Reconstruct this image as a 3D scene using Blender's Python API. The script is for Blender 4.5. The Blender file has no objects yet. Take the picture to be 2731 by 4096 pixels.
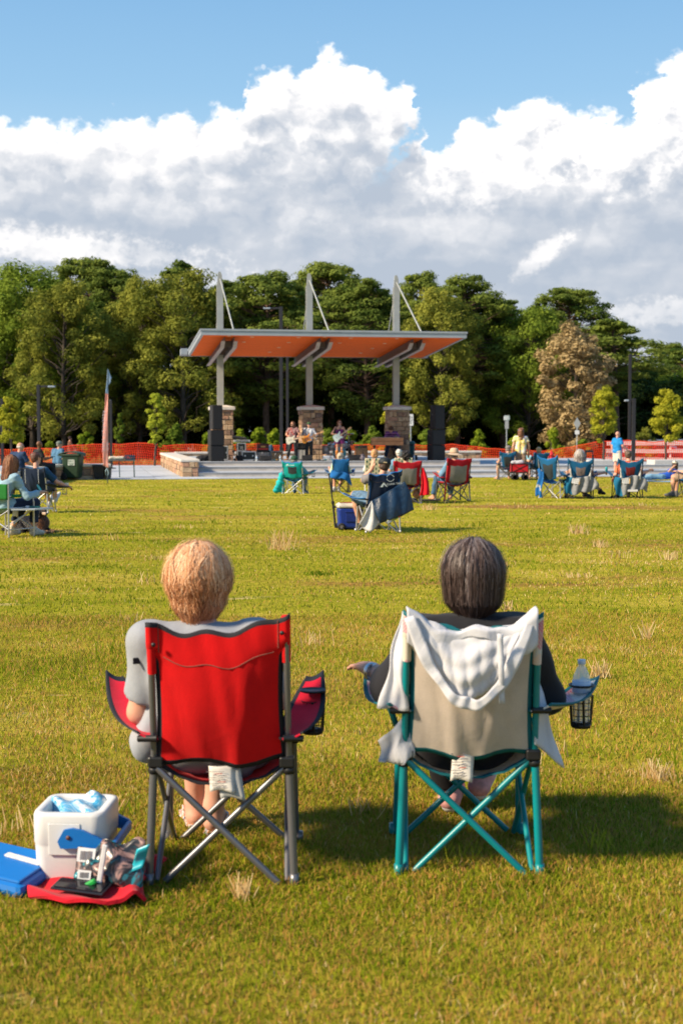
import bpy, bmesh, math, random
import numpy as np
from mathutils import Vector, Matrix
R = math.radians
rng = np.random.default_rng(7); random.seed(7)
SC = bpy.context.scene
COL = SC.collection

# ------------------------------------------------------------------ camera
CAM_H, F_PX, CX, CY, HOR = 1.57, 5689.0, 1365.5, 2048.0, 1717.0   # photograph pixels (2731 x 4096), 50 mm lens
PITCH = math.atan((CY-HOR)/F_PX)
cd = bpy.data.cameras.new('camera'); cam = bpy.data.objects.new('camera', cd); COL.objects.link(cam)
cam.location = (0, 0, CAM_H); cam.rotation_euler = (R(90)-PITCH, 0, 0)
cd.sensor_fit = 'VERTICAL'; cd.sensor_height = 36; cd.lens = 50; cd.clip_end = 3000; cd.clip_start = .05
cd.dof.use_dof = True; cd.dof.focus_distance = 9.5; cd.dof.aperture_fstop = 4.2
SC.camera = cam

# ------------------------------------------------------------------ light
SUN_EL = 34.0      # light comes from the left and a little from behind the camera
td = Vector((math.cos(R(24))*math.cos(R(SUN_EL)), math.sin(R(24))*math.cos(R(SUN_EL)), -math.sin(R(SUN_EL))))
ld = bpy.data.lights.new('sun', 'SUN'); ld.energy = 4.5; ld.angle = R(6.0); ld.color = (1, .83, .60)
sun = bpy.data.objects.new('sun', ld); COL.objects.link(sun); sun.rotation_euler = td.to_track_quat('-Z', 'Y').to_euler(); sun.location = (-20, -5, 20)
SC.view_settings.view_transform = 'Standard'; SC.view_settings.look = 'None'; SC.view_settings.gamma = 1
SC.view_settings.exposure = 0.95
SC.cycles.max_bounces = 6; SC.cycles.diffuse_bounces = 3; SC.cycles.glossy_bounces = 3; SC.cycles.transmission_bounces = 6
SC.cycles.transparent_max_bounces = 12; SC.cycles.caustics_reflective = False; SC.cycles.caustics_refractive = False

# ------------------------------------------------------------------ node helpers
class NT:
    def __init__(s, tree): s.t = tree
    def n(s, typ, **kw):
        nd = s.t.nodes.new(typ)
        for k, v in kw.items():
            if k.startswith('_'): setattr(nd, k[1:], v)
        for k, v in kw.items():
            if k.startswith('_'): continue
            key = int(k[1:]) if k[0] == 'i' and k[1:].isdigit() else k.replace('__', ' ')
            s.set(nd.inputs[key], v)
        return nd
    def set(s, sock, v):
        if isinstance(v, bpy.types.NodeSocket): s.t.links.new(v, sock)
        elif isinstance(v, bpy.types.Node): s.t.links.new(v.outputs[0], sock)
        else:
            if sock.type == 'RGBA' and len(v) == 3: v = (*v, 1)
            sock.default_value = v
    def m(s, op, a, b=0.0, c=0.0, clamp=False):
        nd = s.t.nodes.new('ShaderNodeMath'); nd.operation = op; nd.use_clamp = clamp
        s.set(nd.inputs[0], a); s.set(nd.inputs[1], b); s.set(nd.inputs[2], c); return nd.outputs[0]
    def mix(s, f, a, b, blend='MIX'):
        nd = s.t.nodes.new('ShaderNodeMix'); nd.data_type = 'RGBA'; nd.blend_type = blend
        s.set(nd.inputs[0], f); s.set(nd.inputs[6], a); s.set(nd.inputs[7], b); return nd.outputs[2]
    def ramp(s, f, stops, interp='LINEAR'):
        nd = s.t.nodes.new('ShaderNodeValToRGB'); e = nd.color_ramp.elements; nd.color_ramp.interpolation = interp
        while len(e) < len(stops): e.new(.5)
        for k, (p, c) in enumerate(stops):
            e[k].position = p; e[k].color = (*c, 1) if hasattr(c, '__len__') else (c, c, c, 1)
        s.set(nd.inputs[0], f); return nd.outputs[0]
    def sstep(s, v, lo, hi):
        nd = s.t.nodes.new('ShaderNodeMapRange'); nd.interpolation_type = 'SMOOTHSTEP'
        s.set(nd.inputs[0], v); s.set(nd.inputs[1], lo); s.set(nd.inputs[2], hi); return nd.outputs[0]
    dims = '3D'
    def noise(s, vec, scale, detail=4, rough=.55, dist=0.0):
        return s.n('ShaderNodeTexNoise', _noise_dimensions=s.dims, Vector=vec, Scale=scale, Detail=detail, Roughness=rough, Distortion=dist).outputs[0]

# ------------------------------------------------------------------ sky: Nishita air with a bank of cumulus
def build_world():
    w = bpy.data.worlds.new('World'); SC.world = w; w.use_nodes = True
    t = w.node_tree; t.nodes.clear(); g = NT(t); g.dims = '2D'; w.cycles.sampling_method = 'MANUAL'; w.cycles.sample_map_resolution = 128
    tc = t.nodes.new('ShaderNodeTexCoord').outputs['Generated']
    sep = g.n('ShaderNodeSeparateXYZ', Vector=tc)
    X, Y, Z = sep.outputs
    az = g.m('ARCTAN2', X, Y); hyp = g.m('SQRT', g.m('ADD', g.m('MULTIPLY', X, X), g.m('MULTIPLY', Y, Y)))
    el = g.m('ARCTAN2', Z, hyp)
    azd = g.m('MULTIPLY', az, 180/math.pi); eld = g.m('MULTIPLY', el, 180/math.pi)
    vec = g.n('ShaderNodeCombineXYZ', X=azd, Y=g.m('MULTIPLY', eld, 1.25), Z=0.0).outputs[0]
    def off(v, dx, dy): return g.n('ShaderNodeVectorMath', _operation='ADD', i0=v, i1=(dx, dy, 0)).outputs[0]
    # outline of the cloud bank: (azimuth, elevation) degrees from the photograph
    pts = [(-60,290),(0,291),(90,283),(180,296),(215,285),(300,272),(370,268),(460,264),(520,250),(560,243),(572,190),(605,168),(645,152),(700,160),(718,130),(748,112),(790,128),(840,152),(900,196),(950,200),(968,300),(1000,335),(1040,300),(1065,272),(1130,268),(1160,245),(1215,224),(1262,240),(1330,250),(1380,268),(1436,264),(1446,205),(1500,165),(1540,132),(1600,120),(1700,160)]
    cv = t.nodes.new('ShaderNodeFloatCurve'); cm = cv.mapping; c = cm.curves[0]; cm.use_clip = False
    P = []
    for x, y in pts:
        a = math.degrees(math.atan((x*1.7417-CX)/F_PX)); e = math.degrees(math.atan((HOR-y*1.7417)/F_PX))
        P.append(((a+20)/40, e/20))
    while len(c.points) < len(P): c.points.new(.5, .5)
    for p, q in zip(c.points, P): p.location = q; p.handle_type = 'AUTO'
    cm.update()
    dn = g.noise(vec, 1.1, 6, .62); dn2 = g.noise(off(vec, 31, 7), .35, 3, .5)
    azw = g.m('ADD', azd, g.m('MULTIPLY', g.m('SUBTRACT', dn, .5), 1.3))
    g.set(cv.inputs['Value'], g.m('DIVIDE', g.m('ADD', azw, 20), 40))
    top = g.m('MULTIPLY', cv.outputs[0], 20)
    side = g.sstep(g.m('ABSOLUTE', azd), 17, 30)
    top = g.m('ADD', g.m('MULTIPLY', top, g.m('SUBTRACT', 1, side)), g.m('MULTIPLY', side, g.m('ADD', 6, g.m('MULTIPLY', g.noise(vec, .05, 2), 10))))
    def puffs(v):
        a = g.n('ShaderNodeTexVoronoi', _voronoi_dimensions='2D', Vector=v, Scale=.75, Detail=1.4, Roughness=.42, Lacunarity=2.4)
        return g.m('SUBTRACT', .62, a.outputs['Distance'])
    warp = g.n('ShaderNodeTexNoise', _noise_dimensions='2D', Vector=vec, Scale=1.2, Detail=5, Roughness=.6).outputs[1]
    wv = g.n('ShaderNodeVectorMath', _operation='MULTIPLY_ADD', i0=warp, i1=(1.1, 1.1, 0), i2=vec).outputs[0]
    pf = puffs(wv); fine = g.noise(vec, 3.0, 6, .56)
    d = g.m('SUBTRACT', top, eld)
    d = g.m('ADD', d, g.m('MULTIPLY', pf, 1.0)); d = g.m('SUBTRACT', d, .28)
    d = g.m('ADD', d, g.m('MULTIPLY', g.m('SUBTRACT', fine, .5), .5))
    # clear slot between the two clouds, falling to the left
    slot = g.m('ADD', g.m('SUBTRACT', azd, 2.55), g.m('MULTIPLY', g.m('SUBTRACT', 11.2, eld), .75))
    slot = g.m('SUBTRACT', 1, g.sstep(g.m('ABSOLUTE', g.m('ADD', slot, g.m('MULTIPLY', g.m('SUBTRACT', dn, .5), 1.5))), .05, .6))
    slot = g.m('MULTIPLY', slot, g.sstep(eld, 9.2, 11.4))
    mask = g.sstep(d, -.12, .42)
    mask = g.m('MULTIPLY', mask, g.m('SUBTRACT', 1, g.m('MULTIPLY', slot, g.sstep(g.noise(vec, 2.0, 6, .6), .30, .55))))
    # thin streaks that open the base of the bank
    # form: lit crests against dull flanks and bases
    def form(v):
        return g.m('ADD', g.m('MULTIPLY', puffs(v), .8), g.m('MULTIPLY', g.noise(v, .7, 5, .48), 1.2))
    f0 = form(wv); f1 = form(off(wv, -.6, .5))
    crest = g.ramp(g.m('DIVIDE', eld, 20), [(.25, .10), (.42, .25), (.6, .62), (.75, .50)])
    emb = g.m('MULTIPLY', g.m('MULTIPLY', g.m('SUBTRACT', f0, f1), 1.1), crest)
    big = g.m('SUBTRACT', g.noise(off(g.n('ShaderNodeVectorMath', _operation='MULTIPLY', i0=vec, i1=(.6, 1.2, 1)).outputs[0], 3, 9), .36, 5, .46, .2), .5)
    mid = g.m('SUBTRACT', g.noise(off(vec, 11, 5), .8, 5, .5, .3), .5)
    lum = g.m('ADD', g.ramp(g.m('DIVIDE', g.m('SUBTRACT', eld, g.m('MULTIPLY', g.m('SUBTRACT', top, 12.2), .45)), 20), [(0, .22), (.18, .14), (.32, .16), (.42, .27), (.50, .46), (.58, .70), (.68, .90)]), emb)
    lum = g.m('ADD', lum, g.m('MULTIPLY', big, 1.15)); lum = g.m('ADD', lum, g.m('MULTIPLY', mid, .30))
    lum = g.m('ADD', lum, g.m('MULTIPLY', g.m('SUBTRACT', 1, g.sstep(d, .1, 2.2)), .35))
    # bright breaks low on the left and right of the stage
    def glow(a0, e0, sa, se, k, rot=0.0):
        dx = g.m('SUBTRACT', azd, a0); dy = g.m('SUBTRACT', eld, e0)
        dy = g.m('SUBTRACT', dy, g.m('MULTIPLY', dx, rot))
        r2 = g.m('ADD', g.m('POWER', g.m('ABSOLUTE', g.m('DIVIDE', dx, sa)), 2), g.m('POWER', g.m('ABSOLUTE', g.m('DIVIDE', dy, se)), 2))
        r2 = g.m('ADD', r2, g.m('ADD', g.m('MULTIPLY', g.m('SUBTRACT', fine, .5), 1.5), g.m('MULTIPLY', g.m('SUBTRACT', dn, .5), 2.2)))
        return g.m('MULTIPLY', g.m('SUBTRACT', 1, g.sstep(r2, .1, 1.3)), k)
    for a in [(-12, 7.2, 7.5, .8, .5, -.07), (8.0, 6.9, 1.3, .6, .5, .6), (13.0, 4.6, 3.5, .6, .45, 0), (6.2, 10.2, 3.2, 1.5, .35, .2), (11.5, 12.0, 3.2, 3.0, .4, 0), (-8.5, 5.6, 5, .7, .3, 0)]:
        lum = g.m('ADD', lum, glow(*a))
    lum = g.m('MAXIMUM', g.m('MINIMUM', lum, 1.0), 0.0)
    ccol = g.ramp(lum, [(0, (.42, .48, .57)), (.3, (.53, .57, .635)), (.55, (.70, .715, .75)), (.8, (.90, .885, .885)), (1, (1.04, 1.02, 1.0))])
    sky = t.nodes.new('ShaderNodeTexSky'); sky.sky_type = 'NISHITA'; sky.sun_disc = False
    sky.sun_elevation = R(SUN_EL); sky.sun_rotation = R(246); sky.air_density = 1.1; sky.dust_density = .6; sky.ozone_density = 2.0
    blue = g.ramp(g.m('DIVIDE', eld, 90), [(0, (.42, .63, .80)), (.11, (.42, .64, .83)), (.145, (.295, .53, .775)), (.19, (.22, .445, .72)), (.4, (.14, .34, .64)), (1, (.08, .22, .50))])
    skyc = g.mix(.86, g.n('ShaderNodeVectorMath', _operation='SCALE', i0=sky.outputs[0], Scale=.10).outputs[0], blue)
    col = g.mix(mask, skyc, ccol)
    gnd = g.sstep(eld, -1.5, 0)
    col = g.mix(gnd, (.10, .10, .05), col)
    bg = g.n('ShaderNodeBackground', Color=col, Strength=.61)
    t.links.new(bg.outputs[0], g.n('ShaderNodeOutputWorld').inputs[0])
build_world()

# ------------------------------------------------------------------ ground shape and pixel-to-place helpers
def gz(y, x=0.0):
    y = np.asarray(y, float)
    return np.interp(y, [-50, 27, 39, 50, 70, 78, 200], [0, 0, -.15, -.27, -.27, -.42, -.6])
def lawn_bump(x, y):
    return .012*np.sin(x*2.1+1.3*np.sin(y*.9))*np.sin(y*1.7+.8)+.010*np.sin(x*.83+y*3.1)+.008*np.sin(y*5.3+2*np.sin(x*.7))
def gzl(x, y): return float(gz(y)+lawn_bump(x, y)*float(np.clip((50-y)/4, 0, 1)))
def at(x, y, D):
    """the place at distance D (world Y) seen at photograph pixel (x, y)"""
    dx, dz = (x-CX)/F_PX, (CY-y)/F_PX
    dy = math.cos(PITCH)+dz*math.sin(PITCH); dzz = dz*math.cos(PITCH)-math.sin(PITCH)
    return Vector((dx/dy*D, D, CAM_H+dzz/dy*D))
def onground(x, D):
    p = at(x, HOR, D); return Vector((p.x, D, gzl(p.x, D)))
# ------------------------------------------------------------------ materials
MATS = {}
def mat(name, col, rough=.7, var=.12, nscale=8, bump=0.0, bscale=60, metal=0.0, col2=None, spec=.4, alpha=1.0, trans=0.0, sheen=0.0, thin=0.0, coat=0.0):
    """plain painted / woven surface whose colour wanders a little and whose grain catches light"""
    if name in MATS: return MATS[name]
    m = bpy.data.materials.new(name); m.use_nodes = True; t = m.node_tree; g = NT(t)
    b = t.nodes['Principled BSDF']
    tc = t.nodes.new('ShaderNodeTexCoord').outputs['Object']
    nz = g.noise(tc, nscale, 5, .6)
    c2 = col2 or tuple(c*(1-var*2) for c in col); c1 = tuple(min(1, c*(1+var)) for c in col)
    colr = g.ramp(nz, [(.32, c2), (.68, c1)])
    g.set(b.inputs['Base Color'], colr)
    g.set(b.inputs['Roughness'], rough); g.set(b.inputs['Metallic'], metal); g.set(b.inputs['Specular IOR Level'], spec)
    if coat: g.set(b.inputs['Coat Weight'], coat)
    if sheen: g.set(b.inputs['Sheen Weight'], sheen)
    if trans: g.set(b.inputs['Transmission Weight'], trans)
    if alpha < 1: g.set(b.inputs['Alpha'], alpha)
    if bump:
        bn = g.n('ShaderNodeBump', Height=g.noise(tc, bscale, 3, .6), Strength=bump, Distance=.01)
        t.links.new(bn.outputs[0], b.inputs['Normal'])
    if thin:
        tr = g.n('ShaderNodeBsdfTranslucent', Color=colr); mx = g.n('ShaderNodeMixShader', i0=thin, i1=b.outputs[0], i2=tr.outputs[0])
        t.links.new(mx.outputs[0], t.nodes['Material Output'].inputs[0])
    MATS[name] = m; return m
def fabric(name, col, thin=.12, wr=.35, rough=.85, col2=None):
    """camp-chair cloth: weave, soft creases, a little light coming through"""
    if name in MATS: return MATS[name]
    m = bpy.data.materials.new(name); m.use_nodes = True; t = m.node_tree; g = NT(t); b = t.nodes['Principled BSDF']
    tc = t.nodes.new('ShaderNodeTexCoord').outputs['Object']
    big = g.noise(tc, 5, 4, .6); sm = g.noise(tc, 220, 2, .5)
    v = g.m('ADD', g.m('MULTIPLY', big, .7), g.m('MULTIPLY', sm, .3))
    c = g.ramp(v, [(.3, col2 or tuple(x*.78 for x in col)), (.7, tuple(min(1, x*1.1) for x in col))])
    g.set(b.inputs['Base Color'], c); g.set(b.inputs['Roughness'], rough); g.set(b.inputs['Specular IOR Level'], .25); g.set(b.inputs['Sheen Weight'], .08)
    st = g.n('ShaderNodeVectorMath', _operation='MULTIPLY', i0=tc, i1=(5, 5, 3.2)).outputs[0]
    h = g.m('ADD', g.m('MULTIPLY', g.noise(st, 1.0, 4, .5, .8), .7), g.m('MULTIPLY', sm, .02))
    bn = g.n('ShaderNodeBump', Height=h, Strength=wr, Distance=.03); t.links.new(bn.outputs[0], b.inputs['Normal'])
    tr = g.n('ShaderNodeBsdfTranslucent', Color=c); mx = g.n('ShaderNodeMixShader', i0=thin, i1=b.outputs[0], i2=tr.outputs[0])
    t.links.new(mx.outputs[0], t.nodes['Material Output'].inputs[0]); MATS[name] = m; return m
def leafmat(name, dark, light, tr=.35, sc=.35):
    """leaves: per-leaf tint from the 'rnd' attribute plus patches of tone through the crown"""
    if name in MATS: return MATS[name]
    m = bpy.data.materials.new(name); m.use_nodes = True; t = m.node_tree; g = NT(t); b = t.nodes['Principled BSDF']
    a = g.n('ShaderNodeAttribute', _attribute_name='rnd').outputs['Fac']
    oi = t.nodes.new('ShaderNodeObjectInfo').outputs['Random']
    nz = g.noise(t.nodes.new('ShaderNodeTexCoord').outputs['Object'], sc, 3, .6)
    v = g.m('ADD', g.m('MULTIPLY', a, .5), g.m('MULTIPLY', nz, .6)); v = g.m('ADD', v, g.m('MULTIPLY', g.m('SUBTRACT', oi, .5), .22))
    c = g.ramp(v, [(.2, dark), (.85, light)])
    g.set(b.inputs['Base Color'], c); g.set(b.inputs['Roughness'], .8); g.set(b.inputs['Specular IOR Level'], .08)
    trn = g.n('ShaderNodeBsdfTranslucent', Color=c); mx = g.n('ShaderNodeMixShader', i0=tr, i1=b.outputs[0], i2=trn.outputs[0])
    t.links.new(mx.outputs[0], t.nodes['Material Output'].inputs[0]); MATS[name] = m; return m
def tintmat(name, stops, rough=.55, spec=.4, tr=0.0, up=False):
    """colour straight from the 'rnd' attribute (hair strands, blades)"""
    if name in MATS: return MATS[name]
    m = bpy.data.materials.new(name); m.use_nodes = True; t = m.node_tree; g = NT(t); b = t.nodes['Principled BSDF']
    a = g.n('ShaderNodeAttribute', _attribute_name='rnd').outputs['Fac']
    if up:
        nn = g.n('ShaderNodeVectorMath', _operation='MULTIPLY_ADD', i0=t.nodes.new('ShaderNodeNewGeometry').outputs['Normal'], i1=(1, 1, 1), i2=(0, 0, 1)).outputs[0]; nn = g.n('ShaderNodeVectorMath', _operation='NORMALIZE', i0=nn).outputs[0]; t.links.new(nn, b.inputs['Normal'])
    c = g.ramp(a, stops); g.set(b.inputs['Base Color'], c); g.set(b.inputs['Roughness'], rough); g.set(b.inputs['Specular IOR Level'], spec)
    if tr:
        trn = g.n('ShaderNodeBsdfTranslucent', Color=c); mx = g.n('ShaderNodeMixShader', i0=tr, i1=b.outputs[0], i2=trn.outputs[0])
        t.links.new(mx.outputs[0], t.nodes['Material Output'].inputs[0])
    MATS[name] = m; return m

# ------------------------------------------------------------------ objects
def tag(o, label=None, cat=None, group=None, kind=None):
    if label: o['label'] = label
    if cat: o['category'] = cat
    if group: o['group'] = group
    if kind: o['kind'] = kind
    return o
def empty(name, loc, rz=0, label=None, cat=None, group=None):
    o = bpy.data.objects.new(name, None); COL.objects.link(o); o.location = loc; o.rotation_euler = (0, 0, rz); o.empty_display_size = .1
    return tag(o, label, cat, group)
def mesh_np(name, V, F, mats, mi=None, smooth=False, rnd=None, parent=None):
    V = np.asarray(V, np.float32); F = np.asarray(F, np.int32)
    me = bpy.data.meshes.new(name); me.vertices.add(len(V)); me.vertices.foreach_set('co', V.ravel())
    n, k = F.shape; me.loops.add(n*k); me.loops.foreach_set('vertex_index', F.ravel())
    me.polygons.add(n); me.polygons.foreach_set('loop_start', np.arange(0, n*k, k, dtype=np.int32))
    if mi is not None: me.polygons.foreach_set('material_index', np.asarray(mi, np.int32))
    me.polygons.foreach_set('use_smooth', np.full(n, smooth))
    me.update(calc_edges=True)
    if rnd is not None:
        at_ = me.attributes.new('rnd', 'FLOAT', 'POINT'); at_.data.foreach_set('value', np.asarray(rnd, np.float32))
    for m in (mats if isinstance(mats, (list, tuple)) else [mats]): me.materials.append(m)
    o = bpy.data.objects.new(name, me); COL.objects.link(o)
    if parent: o.parent = parent
    return o
def copy_tree(o, parent=None):
    c = o.copy(); COL.objects.link(c)
    if parent: c.parent = parent
    for ch in list(o.children): copy_tree(ch, c)
    return c

class MB:
    """collects shapes, links them as ONE mesh"""
    def __init__(s): s.v = []; s.f = []; s.m = []; s.sm = []
    def add(s, vs, fs, mi=0, smooth=False, M=None):
        b = len(s.v)
        for v in vs:
            v = Vector(v); s.v.append(tuple(M @ v) if M is not None else tuple(v))
        for f in fs: s.f.append(tuple(b+i for i in f)); s.m.append(mi); s.sm.append(smooth)
        return s
    def box(s, c, d, mi=0, M=None, bev=0.0, rz=0, rx=0, ry=0, taper=1.0):
        x, y, z = [q/2 for q in d]; b = min(bev, x*.9, y*.9, z*.9)
        L = Matrix.Translation(c) @ Matrix.Rotation(rz, 4, 'Z') @ Matrix.Rotation(rx, 4, 'X') @ Matrix.Rotation(ry, 4, 'Y')
        if M is not None: L = M @ L
        if b <= 0:
            vs = [(sx*x*(taper if sz < 0 else 1), sy*y*(taper if sz < 0 else 1), sz*z) for sz in (-1, 1) for sy in (-1, 1) for sx in (-1, 1)]
            return s.add(vs, [(0,2,3,1),(4,5,7,6),(0,1,5,4),(2,6,7,3),(0,4,6,2),(1,3,7,5)], mi, False, L)
        rings = []
        def ring(xx, yy, z_, r):
            out = []
            for qx, qy, a0 in ((1,1,0),(-1,1,90),(-1,-1,180),(1,-1,270)):
                for k in range(3):
                    a = R(a0+45*k); out.append((qx*(xx-r)+r*math.cos(a), qy*(yy-r)+r*math.sin(a), z_))
            return out
        tp = taper
        rings = [ring((x-b)*tp, (y-b)*tp, -z, b*.5), ring((x-.3*b)*tp, (y-.3*b)*tp, -z+.3*b, b*.9), ring(x*tp, y*tp, -z+b, b), ring(x, y, z-b, b), ring(x-.3*b, y-.3*b, z-.3*b, b*.9), ring(x-b, y-b, z, b*.5)]
        vs = [p for r_ in rings for p in r_]; n = 12; fs = []
        for i in range(5):
            for j in range(n): fs.append((i*n+j, i*n+(j+1) % n, (i+1)*n+(j+1) % n, (i+1)*n+j))
        fs.append(tuple(range(n-1, -1, -1))); fs.append(tuple(5*n+j for j in range(n)))
        return s.add(vs, fs, mi, False, L)
    def tube(s, pts, r, n=8, mi=0, cap=True, M=None, smooth=True):
        pts = [Vector(p) for p in pts]; rs = r if hasattr(r, '__len__') else [r]*len(pts)
        vs = []; fs = []; up = None
        for i, p in enumerate(pts):
            d = (pts[min(i+1, len(pts)-1)]-pts[max(i-1, 0)])
            d = d.normalized() if d.length > 1e-9 else Vector((0, 0, 1))
            if up is None: up = Vector((0, 0, 1)) if abs(d.z) < .9 else Vector((0, 1, 0))
            a = d.cross(up)
            a = a.normalized() if a.length > 1e-6 else Vector((1, 0, 0))
            b = d.cross(a).normalized(); up = -b if False else up
            for k in range(n):
                t = 2*math.pi*k/n; vs.append(p+(a*math.cos(t)+b*math.sin(t))*rs[i])
        for i in range(len(pts)-1):
            for k in range(n): fs.append((i*n+k, i*n+(k+1) % n, (i+1)*n+(k+1) % n, (i+1)*n+k))
        s.add(vs, fs, mi, smooth, M)
        if cap:
            s.add([vs[k] for k in range(n)], [tuple(range(n-1, -1, -1))], mi, False, M)
            s.add([vs[(len(pts)-1)*n+k] for k in range(n)], [tuple(range(n))], mi, False, M)
        return s
    def lathe(s, prof, n=16, mi=0, M=None, c=(0, 0, 0), sx=1, sy=1, smooth=True):
        vs = []; fs = []
        for r, z in prof:
            for k in range(n):
                t = 2*math.pi*k/n; vs.append((c[0]+r*sx*math.cos(t), c[1]+r*sy*math.sin(t), c[2]+z))
        for i in range(len(prof)-1):
            for k in range(n): fs.append((i*n+k, i*n+(k+1) % n, (i+1)*n+(k+1) % n, (i+1)*n+k))
        if prof[0][0] > 1e-4: fs.append(tuple(range(n-1, -1, -1)))
        if prof[-1][0] > 1e-4: fs.append(tuple((len(prof)-1)*n+k for k in range(n)))
        return s.add(vs, fs, mi, smooth, M)
    def ell(s, c, r, mi=0, n=12, M=None):
        prof = [(max(1e-5, math.sin(math.pi*i/8)), -math.cos(math.pi*i/8)) for i in range(9)]
        L = Matrix.Translation(c) @ Matrix.Diagonal((*r, 1))
        return s.lathe(prof, n, mi, (M @ L) if M is not None else L)
    def prism(s, poly, d, mi=0, M=None, mi_side=None):
        """polygon in XZ pushed d along +Y"""
        n = len(poly)
        vs = [(x, 0, z) for x, z in poly]+[(x, d, z) for x, z in poly]
        s.add(vs, [tuple(range(n)), tuple(range(2*n-1, n-1, -1))], mi, False, M)
        return s.add(vs, [(i+n, (i+1) % n+n, (i+1) % n, i) for i in range(n)], mi if mi_side is None else mi_side, False, M)
    def sheet(s, fn, nu, nv, th=.003, mi=0, mfn=None, M=None, smooth=True):
        """cloth: fn(u, v) -> point, u and v in 0..1; gets a real thickness"""
        g = [[Vector(fn(i/nu, j/nv)) for i in range(nu+1)] for j in range(nv+1)]
        N = []
        for j in range(nv+1):
            row = []
            for i in range(nu+1):
                a = g[j][min(i+1, nu)]-g[j][max(i-1, 0)]; b = g[min(j+1, nv)][i]-g[max(j-1, 0)][i]
                c = a.cross(b); row.append(c.normalized() if c.length > 1e-12 else Vector((0, 0, 1)))
            N.append(row)
        W = nu+1; vs = [g[j][i]+N[j][i]*th/2 for j in range(nv+1) for i in range(W)]+[g[j][i]-N[j][i]*th/2 for j in range(nv+1) for i in range(W)]
        K = W*(nv+1); base = len(s.v); s.add(vs, [], mi, smooth, M)
        def push(f, m, k=None): s.f.append(tuple(base+q for q in f)); s.m.append(m); s.sm.append(smooth if k is None else k)
        for j in range(nv):
            for i in range(nu):
                m_ = mfn((i+.5)/nu, (j+.5)/nv) if mfn else mi
                a, b, c, d = j*W+i, j*W+i+1, (j+1)*W+i+1, (j+1)*W+i
                push((a, b, c, d), m_); push((K+d, K+c, K+b, K+a), m_)
        for i in range(nu):
            m_ = mfn((i+.5)/nu, 0) if mfn else mi; push((K+i, K+i+1, i+1, i), m_, False)
            m_ = mfn((i+.5)/nu, 1) if mfn else mi; q = nv*W; push((q+i, q+i+1, K+q+i+1, K+q+i), m_, False)
        for j in range(nv):
            m_ = mfn(0, (j+.5)/nv) if mfn else mi; push((j*W, (j+1)*W, K+(j+1)*W, K+j*W), m_, False)
            m_ = mfn(1, (j+.5)/nv) if mfn else mi; push((K+j*W+nu, K+(j+1)*W+nu, (j+1)*W+nu, j*W+nu), m_, False)
        return s
    def build(s, name, mats, parent=None, loc=None, rz=None):
        me = bpy.data.meshes.new(name); me.from_pydata(s.v, [], s.f)
        for m in (mats if isinstance(mats, (list, tuple)) else [mats]): me.materials.append(m)
        me.polygons.foreach_set('material_index', s.m); me.polygons.foreach_set('use_smooth', s.sm); me.update()
        o = bpy.data.objects.new(name, me); COL.objects.link(o)
        if parent: o.parent = parent
        if loc is not None: o.location = loc
        if rz is not None: o.rotation_euler = (0, 0, rz)
        return o
def lettering(name, text, size, material, parent, M, extrude=.001, align='CENTER', sp_=1.0):
    c = bpy.data.curves.new(name, 'FONT'); c.body = text; c.size = size; c.space_character = sp_; c.align_x = align; c.align_y = 'CENTER'; c.extrude = extrude
    c.materials.append(material); o = bpy.data.objects.new(name, c); COL.objects.link(o)
    me = bpy.data.meshes.new_from_object(o.evaluated_get(bpy.context.evaluated_depsgraph_get())); bpy.data.objects.remove(o)
    o = bpy.data.objects.new(name, me); COL.objects.link(o); o.parent = parent; o.matrix_local = M
    return o

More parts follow.
